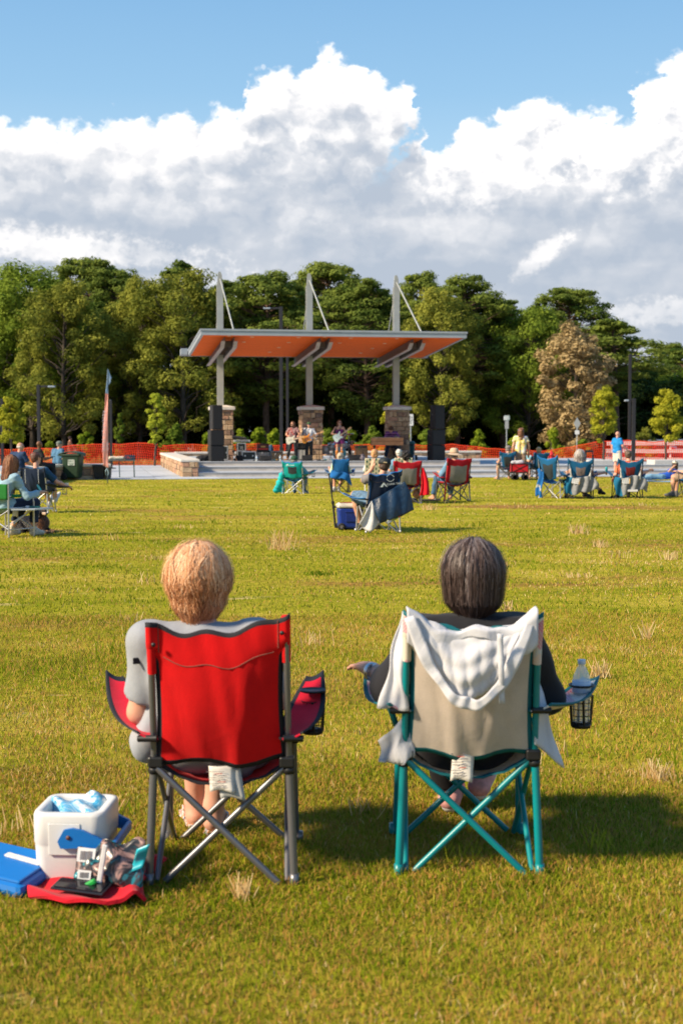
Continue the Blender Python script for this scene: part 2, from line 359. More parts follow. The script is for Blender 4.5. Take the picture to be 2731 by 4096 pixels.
# ------------------------------------------------------------------ soft solid surfaces (figures, clothing, bags)
def isosurf(prims, h, k=.025, cuts=(), wr=0.0, seed=0, wf=9.0, pad=.03):
    """prims: ('cap',a,b,r0,r1) or ('cyl',a,b,r0,r1) flat ends, ('ell',c,(rx,ry,rz),R3). One smooth skin round them all."""
    lo = np.full(3, 1e9); hi = -lo
    B = []
    for p in prims:
        if p[0] in ('cap', 'cyl'):
            a, b = np.array(p[1], float), np.array(p[2], float); r = max(p[3], p[4]); l, u = np.minimum(a, b)-r, np.maximum(a, b)+r
        else:
            a = np.array(p[1], float); r = max(p[2]); l, u = a-r, a+r
        B.append((l, u)); lo = np.minimum(lo, l); hi = np.maximum(hi, u)
    lo -= pad+h*2; hi += pad+h*2
    n = np.ceil((hi-lo)/h).astype(int)+1
    ax = [lo[i]+h*np.arange(n[i]) for i in range(3)]
    F = np.full(tuple(n), .2)
    for p, (l, u) in zip(prims, B):
        i0 = np.maximum(((l-lo-3*k-h)/h).astype(int), 0); i1 = np.minimum(((u-lo+3*k+h)/h).astype(int)+2, n)
        sl = tuple(slice(a, b) for a, b in zip(i0, i1))
        X, Y, Z = np.meshgrid(ax[0][sl[0]], ax[1][sl[1]], ax[2][sl[2]], indexing='ij', sparse=True)
        if p[0] in ('cap', 'cyl'):
            a, b = np.array(p[1], float), np.array(p[2], float); ba = b-a; L2 = max(ba@ba, 1e-9)
            t = ((X-a[0])*ba[0]+(Y-a[1])*ba[1]+(Z-a[2])*ba[2])/L2; tc = np.clip(t, 0, 1)
            d = np.sqrt((X-a[0]-tc*ba[0])**2+(Y-a[1]-tc*ba[1])**2+(Z-a[2]-tc*ba[2])**2)-(p[3]+(p[4]-p[3])*tc)
            if p[0] == 'cyl': d = np.maximum(d, (t-1)*math.sqrt(L2))
        else:
            c = p[1]; q = [X-c[0], Y-c[1], Z-c[2]]
            if len(p) > 3 and p[3] is not None:
                M = p[3]; q = [M[0][i]*q[0]+M[1][i]*q[1]+M[2][i]*q[2] for i in range(3)]
            r = p[2]
            k0 = np.sqrt((q[0]/r[0])**2+(q[1]/r[1])**2+(q[2]/r[2])**2); k1 = np.sqrt((q[0]/r[0]**2)**2+(q[1]/r[1]**2)**2+(q[2]/r[2]**2)**2)+1e-9
            d = k0*(k0-1)/k1
        kk = k if not (p[0] == 'cap' and max(p[3], p[4]) < .014) else .006
        f = F[sl]; hh = np.maximum(kk-np.abs(f-d), 0)/kk
        F[sl] = np.minimum(f, d)-hh*hh*kk*.25
    X, Y, Z = np.meshgrid(*ax, indexing='ij', sparse=True)
    if wr:
        r_ = np.random.default_rng(seed)
        for i in range(5):
            v = r_.normal(size=3)*wf*(1+i*.6); ph = r_.uniform(0, 6.3)
            F = F+wr/(1+.5*i)*np.sin(X*v[0]+Y*v[1]+Z*v[2]+ph+1.2*np.sin(Z*wf*1.3+X*5+i))
    for c in cuts:                                     # keep the side where (p - o).n < 0
        o_, nn = np.array(c[0], float), np.array(c[1], float); nn = nn/np.linalg.norm(nn)
        F = np.maximum(F, (X-o_[0])*nn[0]+(Y-o_[1])*nn[1]+(Z-o_[2])*nn[2])
    ins = F < 0
    s = ins[:-1, :-1, :-1].astype(np.int8)
    for dx, dy, dz in ((1,0,0),(0,1,0),(0,0,1),(1,1,0),(1,0,1),(0,1,1),(1,1,1)):
        s = s+ins[dx:n[0]-1+dx, dy:n[1]-1+dy, dz:n[2]-1+dz]
    act = (s > 0) & (s < 8); I = np.argwhere(act)
    idx = np.full(act.shape, -1, np.int64); idx[act] = np.arange(len(I))
    acc = np.zeros((len(I), 3)); cnt = np.zeros(len(I))
    cor = [(a, b, c) for a in (0, 1) for b in (0, 1) for c in (0, 1)]
    for a in cor:
        for b in cor:
            if sum(abs(a[i]-b[i]) for i in range(3)) == 1 and a < b:
                fa = F[I[:, 0]+a[0], I[:, 1]+a[1], I[:, 2]+a[2]]; fb = F[I[:, 0]+b[0], I[:, 1]+b[1], I[:, 2]+b[2]]
                m = (fa < 0) != (fb < 0); t = np.where(m, fa/np.where(m, fa-fb, 1), 0)[:, None]
                acc += np.where(m[:, None], np.array(a)+t*(np.array(b)-np.array(a)), 0); cnt += m
    V = lo+(I+acc/np.maximum(cnt, 1)[:, None])*h
    Q = []
    for axis in range(3):
        o1, o2 = [(1, 2), (2, 0), (0, 1)][axis]
        sa = [slice(0, None)]*3; sb = [slice(0, None)]*3; sa[axis] = slice(0, -1); sb[axis] = slice(1, None)
        A, Bb = ins[tuple(sa)], ins[tuple(sb)]; E = np.argwhere(A != Bb)
        ok = (E[:, o1] > 0) & (E[:, o2] > 0) & (E[:, o1] < n[o1]-1) & (E[:, o2] < n[o2]-1); E = E[ok]
        inside = A[E[:, 0], E[:, 1], E[:, 2]]
        def at_(d1, d2):
            e = E.copy(); e[:, o1] += d1; e[:, o2] += d2; return idx[e[:, 0], e[:, 1], e[:, 2]]
        q = np.stack([at_(-1, -1), at_(0, -1), at_(0, 0), at_(-1, 0)], 1)
        q[~inside] = q[~inside][:, ::-1]; Q.append(q)
    Q = np.concatenate(Q); Q = Q[(Q >= 0).all(1)]
    return V, Q
def solid(name, prims, h, mats, parent=None, k=.025, cuts=(), wr=0.0, seed=0, mfn=None, wf=9.0, fn=None):
    V, Q = isosurf(prims, h, k, cuts, wr, seed, wf)
    mi = None
    if mfn is not None:
        C = V[Q].mean(1); mi = mfn(C[:, 0], C[:, 1], C[:, 2]).astype(int)
    if fn is not None: V = fn(V)
    return mesh_np(name, V, Q, mats, mi, True, parent=parent)
# ------------------------------------------------------------------ ground, lawn, plaza, stage
def gz(y, x=0.0):
    y = np.asarray(y, float)
    return np.interp(y, [-50, 27, 39, 50, 70, 79, 90, 400], [0, 0, -.15, -.27, -.27, -.42, -.78, -1.2])
def edge_y(x): return 52.2+.176*(x+7)
def groundmat():
    m = bpy.data.materials.new('forest_floor'); m.use_nodes = True; t = m.node_tree; g = NT(t); b = t.nodes['Principled BSDF']
    p = t.nodes.new('ShaderNodeTexCoord').outputs['Object']
    c = g.ramp(g.noise(p, .6, 8, .65), [(.3, (.035, .035, .015)), (.55, (.10, .075, .03)), (.75, (.16, .11, .05))])
    g.set(b.inputs['Base Color'], c); b.inputs['Roughness'].default_value = .95; return m
def turfmat(name, bl=1.0):
    m = bpy.data.materials.new(name); m.use_nodes = True; t = m.node_tree; g = NT(t); b = t.nodes['Principled BSDF']
    p = t.nodes.new('ShaderNodeTexCoord').outputs['Object']
    st = g.n('ShaderNodeVectorMath', _operation='MULTIPLY', i0=p, i1=(.35, 1.0, 1)).outputs[0]
    a = g.noise(st, .9, 9, .72); f = g.noise(p, 14, 6, .7); q = g.noise(g.n('ShaderNodeVectorMath', _operation='ADD', i0=st, i1=(40, 3, 0)).outputs[0], .33, 6, .65)
    base = g.ramp(g.m('ADD', g.m('MULTIPLY', a, .6), g.m('MULTIPLY', f, .4)), [(.32, (.095, .13, .006)), (.45, (.27, .27, .014)), (.56, (.45, .37, .04)), (.68, (.60, .43, .13))])
    red = g.ramp(f, [(.35, (.22, .10, .025)), (.7, (.45, .27, .08))])
    c = g.mix(g.sstep(q, .52, .66), base, red)
    straw = g.sstep(g.noise(g.n('ShaderNodeVectorMath', _operation='MULTIPLY', i0=p, i1=(.5, 1.6, 1)).outputs[0], 1.5, 8, .7), .60, .70)
    c = g.mix(g.m('MULTIPLY', straw, .7), c, (.66, .50, .24))
    g.set(b.inputs['Base Color'], c); b.inputs['Roughness'].default_value = .9; b.inputs['Specular IOR Level'].default_value = .04
    bn = g.n('ShaderNodeBump', Height=g.noise(p, 30, 6, .75), Strength=.9, Distance=.05); t.links.new(bn.outputs[0], b.inputs['Normal'])
    return m
def concretemat(name, c1, c2, joint=1.5, rot=10):
    m = bpy.data.materials.new(name); m.use_nodes = True; t = m.node_tree; g = NT(t); b = t.nodes['Principled BSDF']
    p = t.nodes.new('ShaderNodeTexCoord').outputs['Object']
    pr = g.n('ShaderNodeVectorRotate', _rotation_type='Z_AXIS', Vector=p, Angle=R(-rot)).outputs[0]
    br = g.n('ShaderNodeTexBrick', Vector=pr, Color1=(.42, .42, .42), Color2=(.60, .60, .60), Mortar=(.2, .2, .2), Scale=1.0, _offset=0.0)
    br.inputs['Mortar Size'].default_value = .008; br.inputs['Brick Width'].default_value = joint; br.inputs['Row Height'].default_value = joint; br.inputs['Bias'].default_value = 0
    nz = g.noise(p, 6, 8, .7)
    c = g.ramp(nz, [(.3, c1), (.7, c2)])
    c = g.mix(1.0, c, g.n('ShaderNodeVectorMath', _operation='SCALE', i0=br.outputs[0], Scale=1.9).outputs[0], 'MULTIPLY')
    g.set(b.inputs['Base Color'], c); b.inputs['Roughness'].default_value = .85
    bn = g.n('ShaderNodeBump', Height=g.noise(p, 40, 4, .6), Strength=.3, Distance=.01); t.links.new(bn.outputs[0], b.inputs['Normal'])
    MATS[name] = m; return m
def build_ground():
    ys = [-60, -10, 0, 27, 39, 50, 79, 90, 140, 400, 1500]; xs = [-900, -100, 0, 100, 900]
    V = [(x, y, float(gz(y))-.06) for y in ys for x in xs]; W = len(xs)
    F = [(j*W+i, j*W+i+1, (j+1)*W+i+1, (j+1)*W+i) for j in range(len(ys)-1) for i in range(W-1)]
    tag(mesh_np('ground', V, F, groundmat()), kind='structure')
    # lawn
    nx, ny = 150, 420; X = np.linspace(-34, 34, nx+1)
    tt = np.linspace(0, 1, ny+1)**1.0; V = []
    for t_ in tt:
        Y = -8+(edge_y(X)+8)*t_; V.append(np.stack([X, Y, gz(Y)+lawn_bump(X, Y)*np.clip((50-Y)/4, 0, 1)], 1))
    V = np.concatenate(V); W = nx+1; j, i = np.meshgrid(np.arange(ny), np.arange(nx), indexing='ij'); q = (j*W+i).ravel()
    tag(mesh_np('lawn', V, np.stack([q, q+1, q+W+1, q+W], 1), turfmat('turf'), smooth=True), kind='structure')
    # plaza
    PC = concretemat('plaza_concrete', (.33, .36, .40), (.45, .48, .53), 2.4)
    nx, ny = 60, 40; X = np.linspace(-40, 40, nx+1); V = []
    for t_ in np.linspace(0, 1, ny+1):
        Y = edge_y(X)+(77-edge_y(X))*t_; V.append(np.stack([X, Y, gz(Y)+.012], 1))
    V = np.concatenate(V); W = nx+1; j, i = np.meshgrid(np.arange(ny), np.arange(nx), indexing='ij'); q = (j*W+i).ravel()
    tag(mesh_np('plaza_pavement', V, np.stack([q, q+1, q+W+1, q+W], 1), PC), kind='structure')
build_ground()

# stage frame: u to the right along the stage, v away from the camera; (0, 0) is the middle mast
TH = R(10); UC, US = math.cos(TH), math.sin(TH); S0 = (-1.42, 63.0)
def SW(u, v, z=0.0): return Vector((S0[0]+u*UC-v*US, S0[1]+u*US+v*UC, z))
MS = Matrix.Translation((S0[0], S0[1], 0)) @ Matrix.Rotation(TH, 4, 'Z')
def UX(px, v):
    k = (px-CX)/F_PX; return (k*(S0[1]+v*UC)-S0[0]+v*US)/(UC-k*US)
def ZX(py, u, v): return CAM_H+(HOR-py)/F_PX*(S0[1]+u*US+v*UC)
Z0, Z1, Z2, DK = -.27, -.10, .065, .23     # plaza, two wide steps, stage deck
VF0, VF1, VF2 = -7.2, -5.0, -3.2           # the three risers
STONE = [mat('sandstone_%s' % n, c, .85, .18, 6, .6, 30) for n, c in (('tan', (.42, .27, .155)), ('buff', (.52, .37, .23)), ('brown', (.27, .175, .115)), ('pink', (.44, .25, .16)), ('umber', (.19, .13, .10)))]
MORTAR = mat('mortar', (.33, .26, .19), .9, .1, 20)
CAPC = mat('cast_stone_cap', (.60, .56, .50), .75, .08, 5, .3, 30)
CONC = mat('stage_concrete', (.56, .50, .44), .85, .06, 3, .4, 50, col2=(.44, .395, .35))
NOSE = mat('step_paving', (.36, .39, .43), .8, .05, 4, .3, 50)
def stones(mb, a, b, z0, z1, out, course=.2, lens=(.18, .5), seed=1, M=None):
    """courses of rough stone along a..b (2-D), facing 'out'"""
    r_ = random.Random(seed); a, b = Vector(a), Vector(b); L = (b-a).length; d = (b-a)/L; n = Vector(out).normalized(); ang = math.atan2(d.y, d.x)
    z = z0; k = 0
    while z < z1-.03:
        h = min(course*r_.uniform(.75, 1.25), z1-z)
        if z1-z-h < .07: h = z1-z
        s = -r_.uniform(0, .2) if k % 2 else 0; s = max(0, s)
        while s < L-.01:
            w = min(r_.uniform(*lens), L-s)
            if L-s-w < .1: w = L-s
            pr = r_.uniform(.0, .045); c = a+d*(s+w/2)+n*(pr/2)
            mi = r_.choices(range(5), [5, 5, 2, 3, 1])[0]
            hj = r_.uniform(.006, .014)
            mb.box((c.x, c.y, z+h/2), (w-hj*2, .08+pr, h-hj*2), mi, bev=.018, rz=ang, M=M)
            s += w
        z += h; k += 1
def build_stage():
    uL, uR = UX(794, VF0)+.0, 13.5
    st = MB()
    # deck and two long steps, each a slab with its own nosing
    for z0, z1, v0, v1, r_ in ((-.35, Z1, VF0, 9, 13.5+5), (Z1, Z2, VF1, 9, 13.5+2.5), (Z2, DK, VF2, 9, 6.9)):
        st.box(((uL+r_)/2, (v0+v1)/2, (z0+z1-.03)/2), (r_-uL, v1-v0, z1-.03-z0), 0, M=MS)
        st.box(((uL+r_)/2, (v0+v1)/2-.01, z1-.0149), (r_-uL, v1-v0+.03, .03), 1, M=MS, bev=.006)
    o = st.build('stage_deck', [CONC, NOSE]); tag(o, kind='structure')
    # low stone walls round the stage
    def wall(name, label, segs, th, z0, ztop, capw=.06, grp='low stone walls of the plaza', seed=3):
        root = empty(name, (*segs[0][:2], 0), 0, label, 'wall', grp); o_ = Vector((*segs[0][:2], 0))
        s_ = MB(); c_ = MB()
        for (a, b) in zip(segs[:-1], segs[1:]):
            a2, b2 = Vector(a), Vector(b); d = (b2-a2).normalized(); n = Vector((d.y, -d.x)); L = (b2-a2).length; mid = (a2+b2)/2
            s_.box((mid.x-o_.x, mid.y-o_.y, (z0+ztop)/2), (L, th-.08, ztop-z0), 5, rz=math.atan2(d.y, d.x))
            for sgn in (1, -1):
                p, q = a2+n*sgn*(th/2-.04)-o_.xy, b2+n*sgn*(th/2-.04)-o_.xy
                stones(s_, p, q, z0, ztop, n*sgn, seed=seed+int(sgn))
            c_.box((mid.x-o_.x, mid.y-o_.y, ztop+.05), (L+capw*2, th+capw*2, .10), 0, bev=.02, rz=math.atan2(d.y, d.x))
        for e, f in ((segs[0], segs[1]), (segs[-1], segs[-2])):
            e, f = Vector(e), Vector(f); d = (e-f).normalized(); n = Vector((d.y, -d.x))
            stones(s_, e+n*(th/2)-d*.02-o_.xy, e-n*(th/2)-d*.02-o_.xy, z0, ztop, d, seed=seed+9)
        s_.build('stonework', STONE+[MORTAR], root); c_.build('coping', CAPC, root); return root
    p = [SW(uL-.32, VF0-.05).xy, SW(uL-.32, 8.9).xy]
    wall('stone_wall', 'low tan stone wall with pale coping running back along the left side of the stage', p, .62, -.3, .31)
    wall('stone_wall', 'low stone wall with pale coping along the back of the stage behind the left speaker stack', [SW(uL+.1, 9.2).xy, SW(1.6, 9.2).xy], .5, 0, .34, seed=12)
    wall('stone_wall', 'low dark stone wall with grey coping beside the right speaker stack', [SW(2.2, 9.2).xy, SW(UX(1915, 9.2), 9.2).xy], .5, 0, .36, seed=22)
    # piers and masts
    M_ = mat('painted_steel_grey', (.36, .37, .35), .45, .05, 3, metal=.1); MD = mat('dark_steel', (.10, .09, .09), .5, .1, 3)
    root = empty('stage_canopy', (*SW(0, 0).xy, DK), TH, 'grey steel stage canopy with orange wood soffit hung from three tall masts', 'canopy')
    def piece(mb, name, mats, par=root):
        return mb.build(name, mats, par)
    us = [UX(883, 0), 0.0, UX(1582, 0)]
    vf, vr = -4.8, 2.9
    ZF, ZR = 5.37-DK, 4.90-DK
    def zc(v): return ZF+(ZR-ZF)*(v-vf)/(vr-vf)
    L, Rr = UX(807, vf), UX(1863, vf)
    for i, u in enumerate(us):
        px = (883, 1237, 1582)[i]
        sh = MB()
        zt = ZX((1092, 1098, 1106)[i], u, 0)-DK
        # each mast: two channels with a web between, tapering plate on top
        for dv in (-.1, .1): sh.box((u, dv, (zt-.55)/2+.6), (.27, .05, zt-.55-1.2), 0)
        sh.box((u-.06, 0, (zt-.55)/2+.6), (.05, .152, zt-.6-1.2), 1); sh.box((u+.08, 0, (zt-.55)/2+.6), (.05, .152, zt-.6-1.2), 0)
        sh.prism([(u-.11, zt-.62), (u+.13, zt-.62), (u+.10, zt-.2), (u+.05, zt-.03), (u-.02, zt), (u-.07, zt-.05), (u-.10, zt-.3)], .07, 0, M=Matrix.Translation((0, -.035, 0)))
        m = piece(sh, 'mast', [M_, mat('mast_recess', (.17, .16, .15), .6)])
        # tie rods
        for (du, dv) in ((.32, -4.3), (-.05, 2.2)):
            r_ = MB(); r_.tube([(u+.02, 0, zt-.32), (u+du*.55, dv, zc(dv)+.21)], .032 if dv < 0 else .022, 8, 0); piece(r_, 'tie_rod', M_)
        # twin channel beams under the soffit
        for s in (-1, 1):
            b = MB(); x = u+s*.19
            a0, a1 = vf+.55, vr+.35
            for (y0, y1, h0, h1) in ((a0, a0+.45, .16, .36), (a0+.45, a1, .36, .36)):
                for zo, hh, w, o_ in ((0, 1, .03, 0), (-1, 0, .16, s*.065)):
                    if hh: b.add([(x-.015, y0, zc(y0)-.02), (x+.015, y0, zc(y0)-.02), (x+.015, y0, zc(y0)-.02-h0), (x-.015, y0, zc(y0)-.02-h0), (x-.015, y1, zc(y1)-.02), (x+.015, y1, zc(y1)-.02), (x+.015, y1, zc(y1)-.02-h1), (x-.015, y1, zc(y1)-.02-h1)], [(0,1,2,3),(7,6,5,4),(0,4,5,1),(1,5,6,2),(2,6,7,3),(3,7,4,0)], 0)
                    else:
                        zz0, zz1 = zc(y0)-.023-h0, zc(y1)-.023-h1; xa, xb = x+o_-.08, x+o_+.08
                        b.add([(xa, y0, zz0), (xb, y0, zz0), (xb, y0, zz0-.03), (xa, y0, zz0-.03), (xa, y1, zz1), (xb, y1, zz1), (xb, y1, zz1-.03), (xa, y1, zz1-.03)], [(0,1,2,3),(7,6,5,4),(0,4,5,1),(1,5,6,2),(2,6,7,3),(3,7,4,0)], 1)
            piece(b, 'beam', [MD, mat('beam_flange', (.42, .36, .35), .5)])
        for v in (vf+1.4, vf+2.9, vf+4.3, vf+5.8, vr-.2):
            b = MB(); b.box((u, v, zc(v)-.2), (.33, .06, .25), 0); piece(b, 'beam_spacer', mat('beam_spacer', (.13, .11, .11), .6), root)
    # roof slab: fascia, soffit, gutter
    f = MB()
    def slab(u0, u1, v0, v1, zb, zt_, mi):
        P_ = []
        for v in (v0, v1):
            for u in (u0, u1):
                for z in (zb, zt_): P_.append((u, v, zc(v)+z))
        f.add(P_, [(0,1,3,2),(4,6,7,5),(0,4,5,1),(2,3,7,6),(0,2,6,4),(1,5,7,3)], mi)
    slab(L+.05, Rr-.05, vf+.06, vr-.06, .06, .19, 0)
    slab(L, Rr, vf, vf+.05, -.02, .15, 0); slab(L-.03, Rr+.03, vf-.03, vf+.08, .153, .23, 0)
    slab(L, L+.11, vf+.05, vr, -.02, .15, 0); slab(L-.03, L+.11, vf+.08, vr, .153, .23, 0)
    slab(Rr-.11, Rr, vf+.05, vr, -.02, .15, 0); slab(Rr-.11, Rr+.03, vf+.08, vr, .153, .23, 0)
    slab(L+.11, Rr-.11, vr-.05, vr, -.02, .3, 0)
    slab(L-.34, Rr+.2, vr+.002, vr+.28, .02, .30, 0)
    slab(L-.34, L-.035, vr-.35, vr, .02, .30, 0)
    piece(f, 'fascia', mat('aluminium_fascia', (.33, .37, .42), .4, .04, 3, metal=.15))
    m = bpy.data.materials.new('orange_soffit'); m.use_nodes = True; t = m.node_tree; g = NT(t); b = t.nodes['Principled BSDF']
    p = t.nodes.new('ShaderNodeTexCoord').outputs['Object']
    pl = g.m('FRACT', g.m('MULTIPLY', g.n('ShaderNodeSeparateXYZ', Vector=p).outputs[1], 7.0))
    gr = g.noise(g.n('ShaderNodeVectorMath', _operation='MULTIPLY', i0=p, i1=(.5, 14, 1)).outputs[0], 1, 4, .6)
    c = g.ramp(gr, [(.3, (.80, .11, .008)), (.7, (.96, .18, .014))]); c = g.mix(g.sstep(pl, .86, .95), c, (.26, .035, .006))
    g.set(b.inputs['Base Color'], c); b.inputs['Roughness'].default_value = .7; b.inputs['Specular IOR Level'].default_value = .1
    s_ = MB()
    P_ = [(L+.112, vf+.052), (Rr-.112, vf+.052), (Rr-.112, vr-.052), (L+.112, vr-.052)]
    s_.add([(a, b_, zc(b_)) for a, b_ in P_]+[(a, b_, zc(b_)+.05) for a, b_ in P_], [(3,2,1,0),(4,5,6,7),(0,1,5,4),(1,2,6,5),(2,3,7,6),(3,0,4,7)])
    sf = piece(s_, 'soffit', m)
    lm = mat('downlight_lens', (.75, .55, .38), .4)
    for a, b_ in ((us[0]+1.0, 0), (us[0]+2.9, 0), (us[1]+1.15, 0), (us[1]+3.1, 0), (us[0]-.0, 1), (us[1]-.0, 1)):
        for v in ((vf+.6, vf+2.3, vf+4.1, vf+5.9) if b_ == 0 else (vf+.35,)):
            d = MB(); d.lathe([(.0001, -.012), (.07, -.012), (.085, 0), (.085, .01)], 12, 0, c=(a-.10*(v-vf), v, zc(v)-.004)); d.build('downlight', lm, sf)
    # piers
    for i, u in enumerate(us):
        lab = ('stone pier with pale cap behind the left speaker stack', 'stone pier with pale cap behind the guitarists, middle of the three', 'stone pier with pale cap behind the keyboard player')[i]
        r_ = empty('stone_pier', SW(u+.06, 0, DK), TH, lab, 'pier', 'stone piers carrying the canopy masts')
        h = ZX(1640, u, -.4)-DK; w = .92
        s_ = MB(); s_.box((0, 0, h/2), (w-.1, w-.1, h), 5)
        for k, (a, b_, n) in enumerate((((-w/2, -w/2+.05), (w/2, -w/2+.05), (0, -1)), ((w/2-.05, -w/2), (w/2-.05, w/2), (1, 0)), ((w/2, w/2-.05), (-w/2, w/2-.05), (0, 1)), ((-w/2+.05, w/2), (-w/2+.05, -w/2), (-1, 0)))):
            stones(s_, a, b_, 0, h, n, .2, (.16, .42), seed=30+7*i+k)
        s_.build('stonework', STONE+[MORTAR], r_)
        c_ = MB(); c_.box((0, 0, h+.07), (w+.16, w+.16, .14), 0, bev=.015)
        c_.add([(-.52, -.52, h+.14), (.52, -.52, h+.14), (.52, .52, h+.14), (-.52, .52, h+.14), (-.2, -.2, h+.21), (.2, -.2, h+.21), (.2, .2, h+.21), (-.2, .2, h+.21)], [(0,1,5,4),(1,2,6,5),(2,3,7,6),(3,0,4,7),(4,5,6,7)])
        c_.build('cap', CAPC, r_)
    # seat wall on the left of the lawn
    wall('stone_wall', 'curved low stone seat wall with white coping that the three men sit on', [(-9.9, 38.5), (-10.0, 44), (-10.42, 49), (-10.55, 51), (-10.2, 51.95), (-9.5, 52.35), (-8.6, 52.6)], .5, -.3, .20, seed=44)
    # concrete seat blocks on the right
    for (px0, px1, v, d, lab) in ((2352, 2450, -4.8, .9, 'pale concrete seat block behind the man in the orange shirt'), (2616, 2790, -4.8, .9, 'pale concrete seat block behind the girl lying on the grass')):
        u0, u1 = UX(px0, v), UX(px1, v); b = MB(); zb = Z1
        b.box(((u1-u0)/2, .45, .18), (u1-u0, d, .36), 0, bev=.02); b.box(((u1-u0)/2, .45, .01), (u1-u0-.1, d-.1, .06), 0)
        tag(b.build('seat_block', mat('pale_concrete', (.50, .49, .47), .85, .08, 8, .5, 40), None, SW(u0, v, zb), TH), lab, 'seat block', 'concrete seat blocks')
build_stage()

# ------------------------------------------------------------------ poles, signs, fence
DARK = mat('dark_bronze_paint', (.018, .018, .022), .45, .1, 3)
GALV = mat('galvanised_steel', (.38, .43, .45), .45, .08, 5, metal=.4)
def light_pole(px, ytop, D, arm, label, r=.075):
    z0 = float(gz(D)); p = at(px, HOR, D); h = CAM_H+(HOR-ytop)/F_PX*D-z0
    o = empty('light_pole', (p.x, D, z0), 0, label, 'light pole', 'dark light poles round the plaza')
    b = MB(); b.box((0, 0, .03), (.36, .36, .06), 0, bev=.01); b.box((0, 0, h/2), (r*2, r*2, h), 0, bev=.012); b.build('pole', DARK, o)
    if arm:
        a = MB(); a.box((arm/2, 0, h-.08), (abs(arm), .07, .09), 0, bev=.01); a.build('arm', DARK, o)
        l = MB(); l.box((arm*.82, 0, h-.085), (abs(arm)*.42, .28, .07), 0, bev=.02); l.box((arm*.82, 0, h-.125), (abs(arm)*.34, .2, .012), 1)
        l.build('lamp_head', [mat('lamp_housing', (.30, .36, .42), .4), mat('lamp_glass', (.5, .52, .5), .2)], o)
    else:
        l = MB(); l.lathe([(r*1.1, h), (r*1.1, h+.06), (.02, h+.1)], 12); l.build('cap', DARK, o)
    return o
light_pole(157, 1540, 70, .8, 'dark light pole with arm to the right, above the bald man on the wall')
light_pole(10, 1595, 74, .55, 'dark light pole at the left edge of the lawn behind the young tree')
light_pole(445, 1607, 66, 0, 'plain dark post beside the salmon feather flag', .055)
light_pole(1125, 1231, 76, -.9, 'tallest dark light pole behind the stage with its arm above the canopy', .09)
light_pole(1150, 1400, 78, 0, 'thinner dark pole just right of the tallest pole behind the stage', .07)
light_pole(2515, 1419, 84, .9, 'tall slim dark light pole at the right with curved arm', .08)
light_pole(2532, 1595, 66, -.42, 'short thick dark pole near the man in the blue polo shirt', .08)

def build_road():
    xs = np.linspace(14, 60, 12); ys = [79.2, 84, 90, 104]; V = [(x, y, float(gz(y))+.01) for y in ys for x in xs]; W = len(xs)
    tag(mesh_np('road', V, [(j*W+i, j*W+i+1, (j+1)*W+i+1, (j+1)*W+i) for j in range(3) for i in range(W-1)], mat('asphalt_pale', (.20, .17, .165), .9, .08, 6, .4, 60)), kind='structure')
build_road()
def traffic_sign(px, D, ytop, kind, label):
    z0 = float(gz(D)); p = at(px, HOR, D); k = D/F_PX
    def zz(y): return CAM_H+(HOR-y)*k-z0
    o = empty('road_sign', (p.x, D, z0), 0, label, 'road sign', 'road signs behind the plaza')
    pl = MB(); pl.tube([(0, 0, 0), (0, 0, zz(ytop)-.02)], .032, 8); pl.build('post', GALV, o)
    W = mat('sign_white', (.62, .66, .66), .4, .03); K = mat('sign_black', (.01, .012, .012), .5); S = mat('sign_back', (.36, .39, .38), .45, .05, metal=.3)
    def plate(w, y0, y1, m, name='plate', dia=False):
        b = MB(); za, zb = zz(y1), zz(y0); c = (za+zb)/2; h = (zb-za)/2; hw = w*k/2
        if dia: poly = [(-hw, c), (0, c-h), (hw, c), (0, c+h)]
        else:
            r_ = min(.04, hw*.3); poly = [(-hw+r_, c-h), (hw-r_, c-h), (hw, c-h+r_), (hw, c+h-r_), (hw-r_, c+h), (-hw+r_, c+h), (-hw, c+h-r_), (-hw, c-h+r_)]
        b.prism(poly, .006, 0, M=Matrix.Translation((0, -.045, 0))); return b.build(name, m, o), c, h, hw
    if kind == 'keep_right':
        pt, c, h, hw = plate(20, 1657, 1703, W)
        s = MB()
        q = lambda pts: s.prism([(x*hw, c+z*h) for x, z in pts], .004, 0, M=Matrix.Translation((0, -.0495, 0)))
        q([(-.62, .62), (-.18, .62), (-.28, .2), (-.38, -.15), (-.5, .2)])
        s.prism([(x*hw, c+z*h) for x, z in [(.05, -.72), (.22, -.72), (.26, -.3), (.5, .05), (.5, .4), (.34, .4), (.34, .12), (.1, -.25)]], .004, 0, M=Matrix.Translation((0, -.0495, 0)))
        q([(.2, .38), (.64, .38), (.42, .72)])
        s.build('symbol', K, pt)
    elif kind == 'arrow':
        pt, c, h, hw = plate(24, 1662, 1682, W)
        f = MB()
        for (x0, x1, z0_, z1_) in ((-.86, .86, .72, .86), (-.86, .86, -.86, -.72), (.8, .9, -.72, .72)): f.box(((x0+x1)/2*hw, -.049, c+(z0_+z1_)/2*h), ((x1-x0)*hw, .004, (z1_-z0_)*h), 0)
        f.build('border', mat('sign_green', (.01, .16, .09), .5), pt)
        s = MB(); s.prism([(x*hw, c+z*h) for x, z in [(-.8, 0), (-.35, .5), (-.35, .2), (.1, .2), (.1, -.2), (-.35, -.2), (-.35, -.5)]], .004, 0, M=Matrix.Translation((0, -.0495, 0))); s.build('symbol', mat('sign_grey', (.45, .5, .5), .5), pt)
        s = MB()
        for x in (.3, .55): s.box((x*hw, -.049, c), (.16*hw, .004, .9*h), 0)
        s.build('symbol', mat('sign_grey', (.45, .5, .5), .5), pt)
        plate(15, 1683, 1716, S)
    else:
        plate(28, 1669, 1719, S, 'plate', True); plate(18, 1721, 1738, W, 'plate')
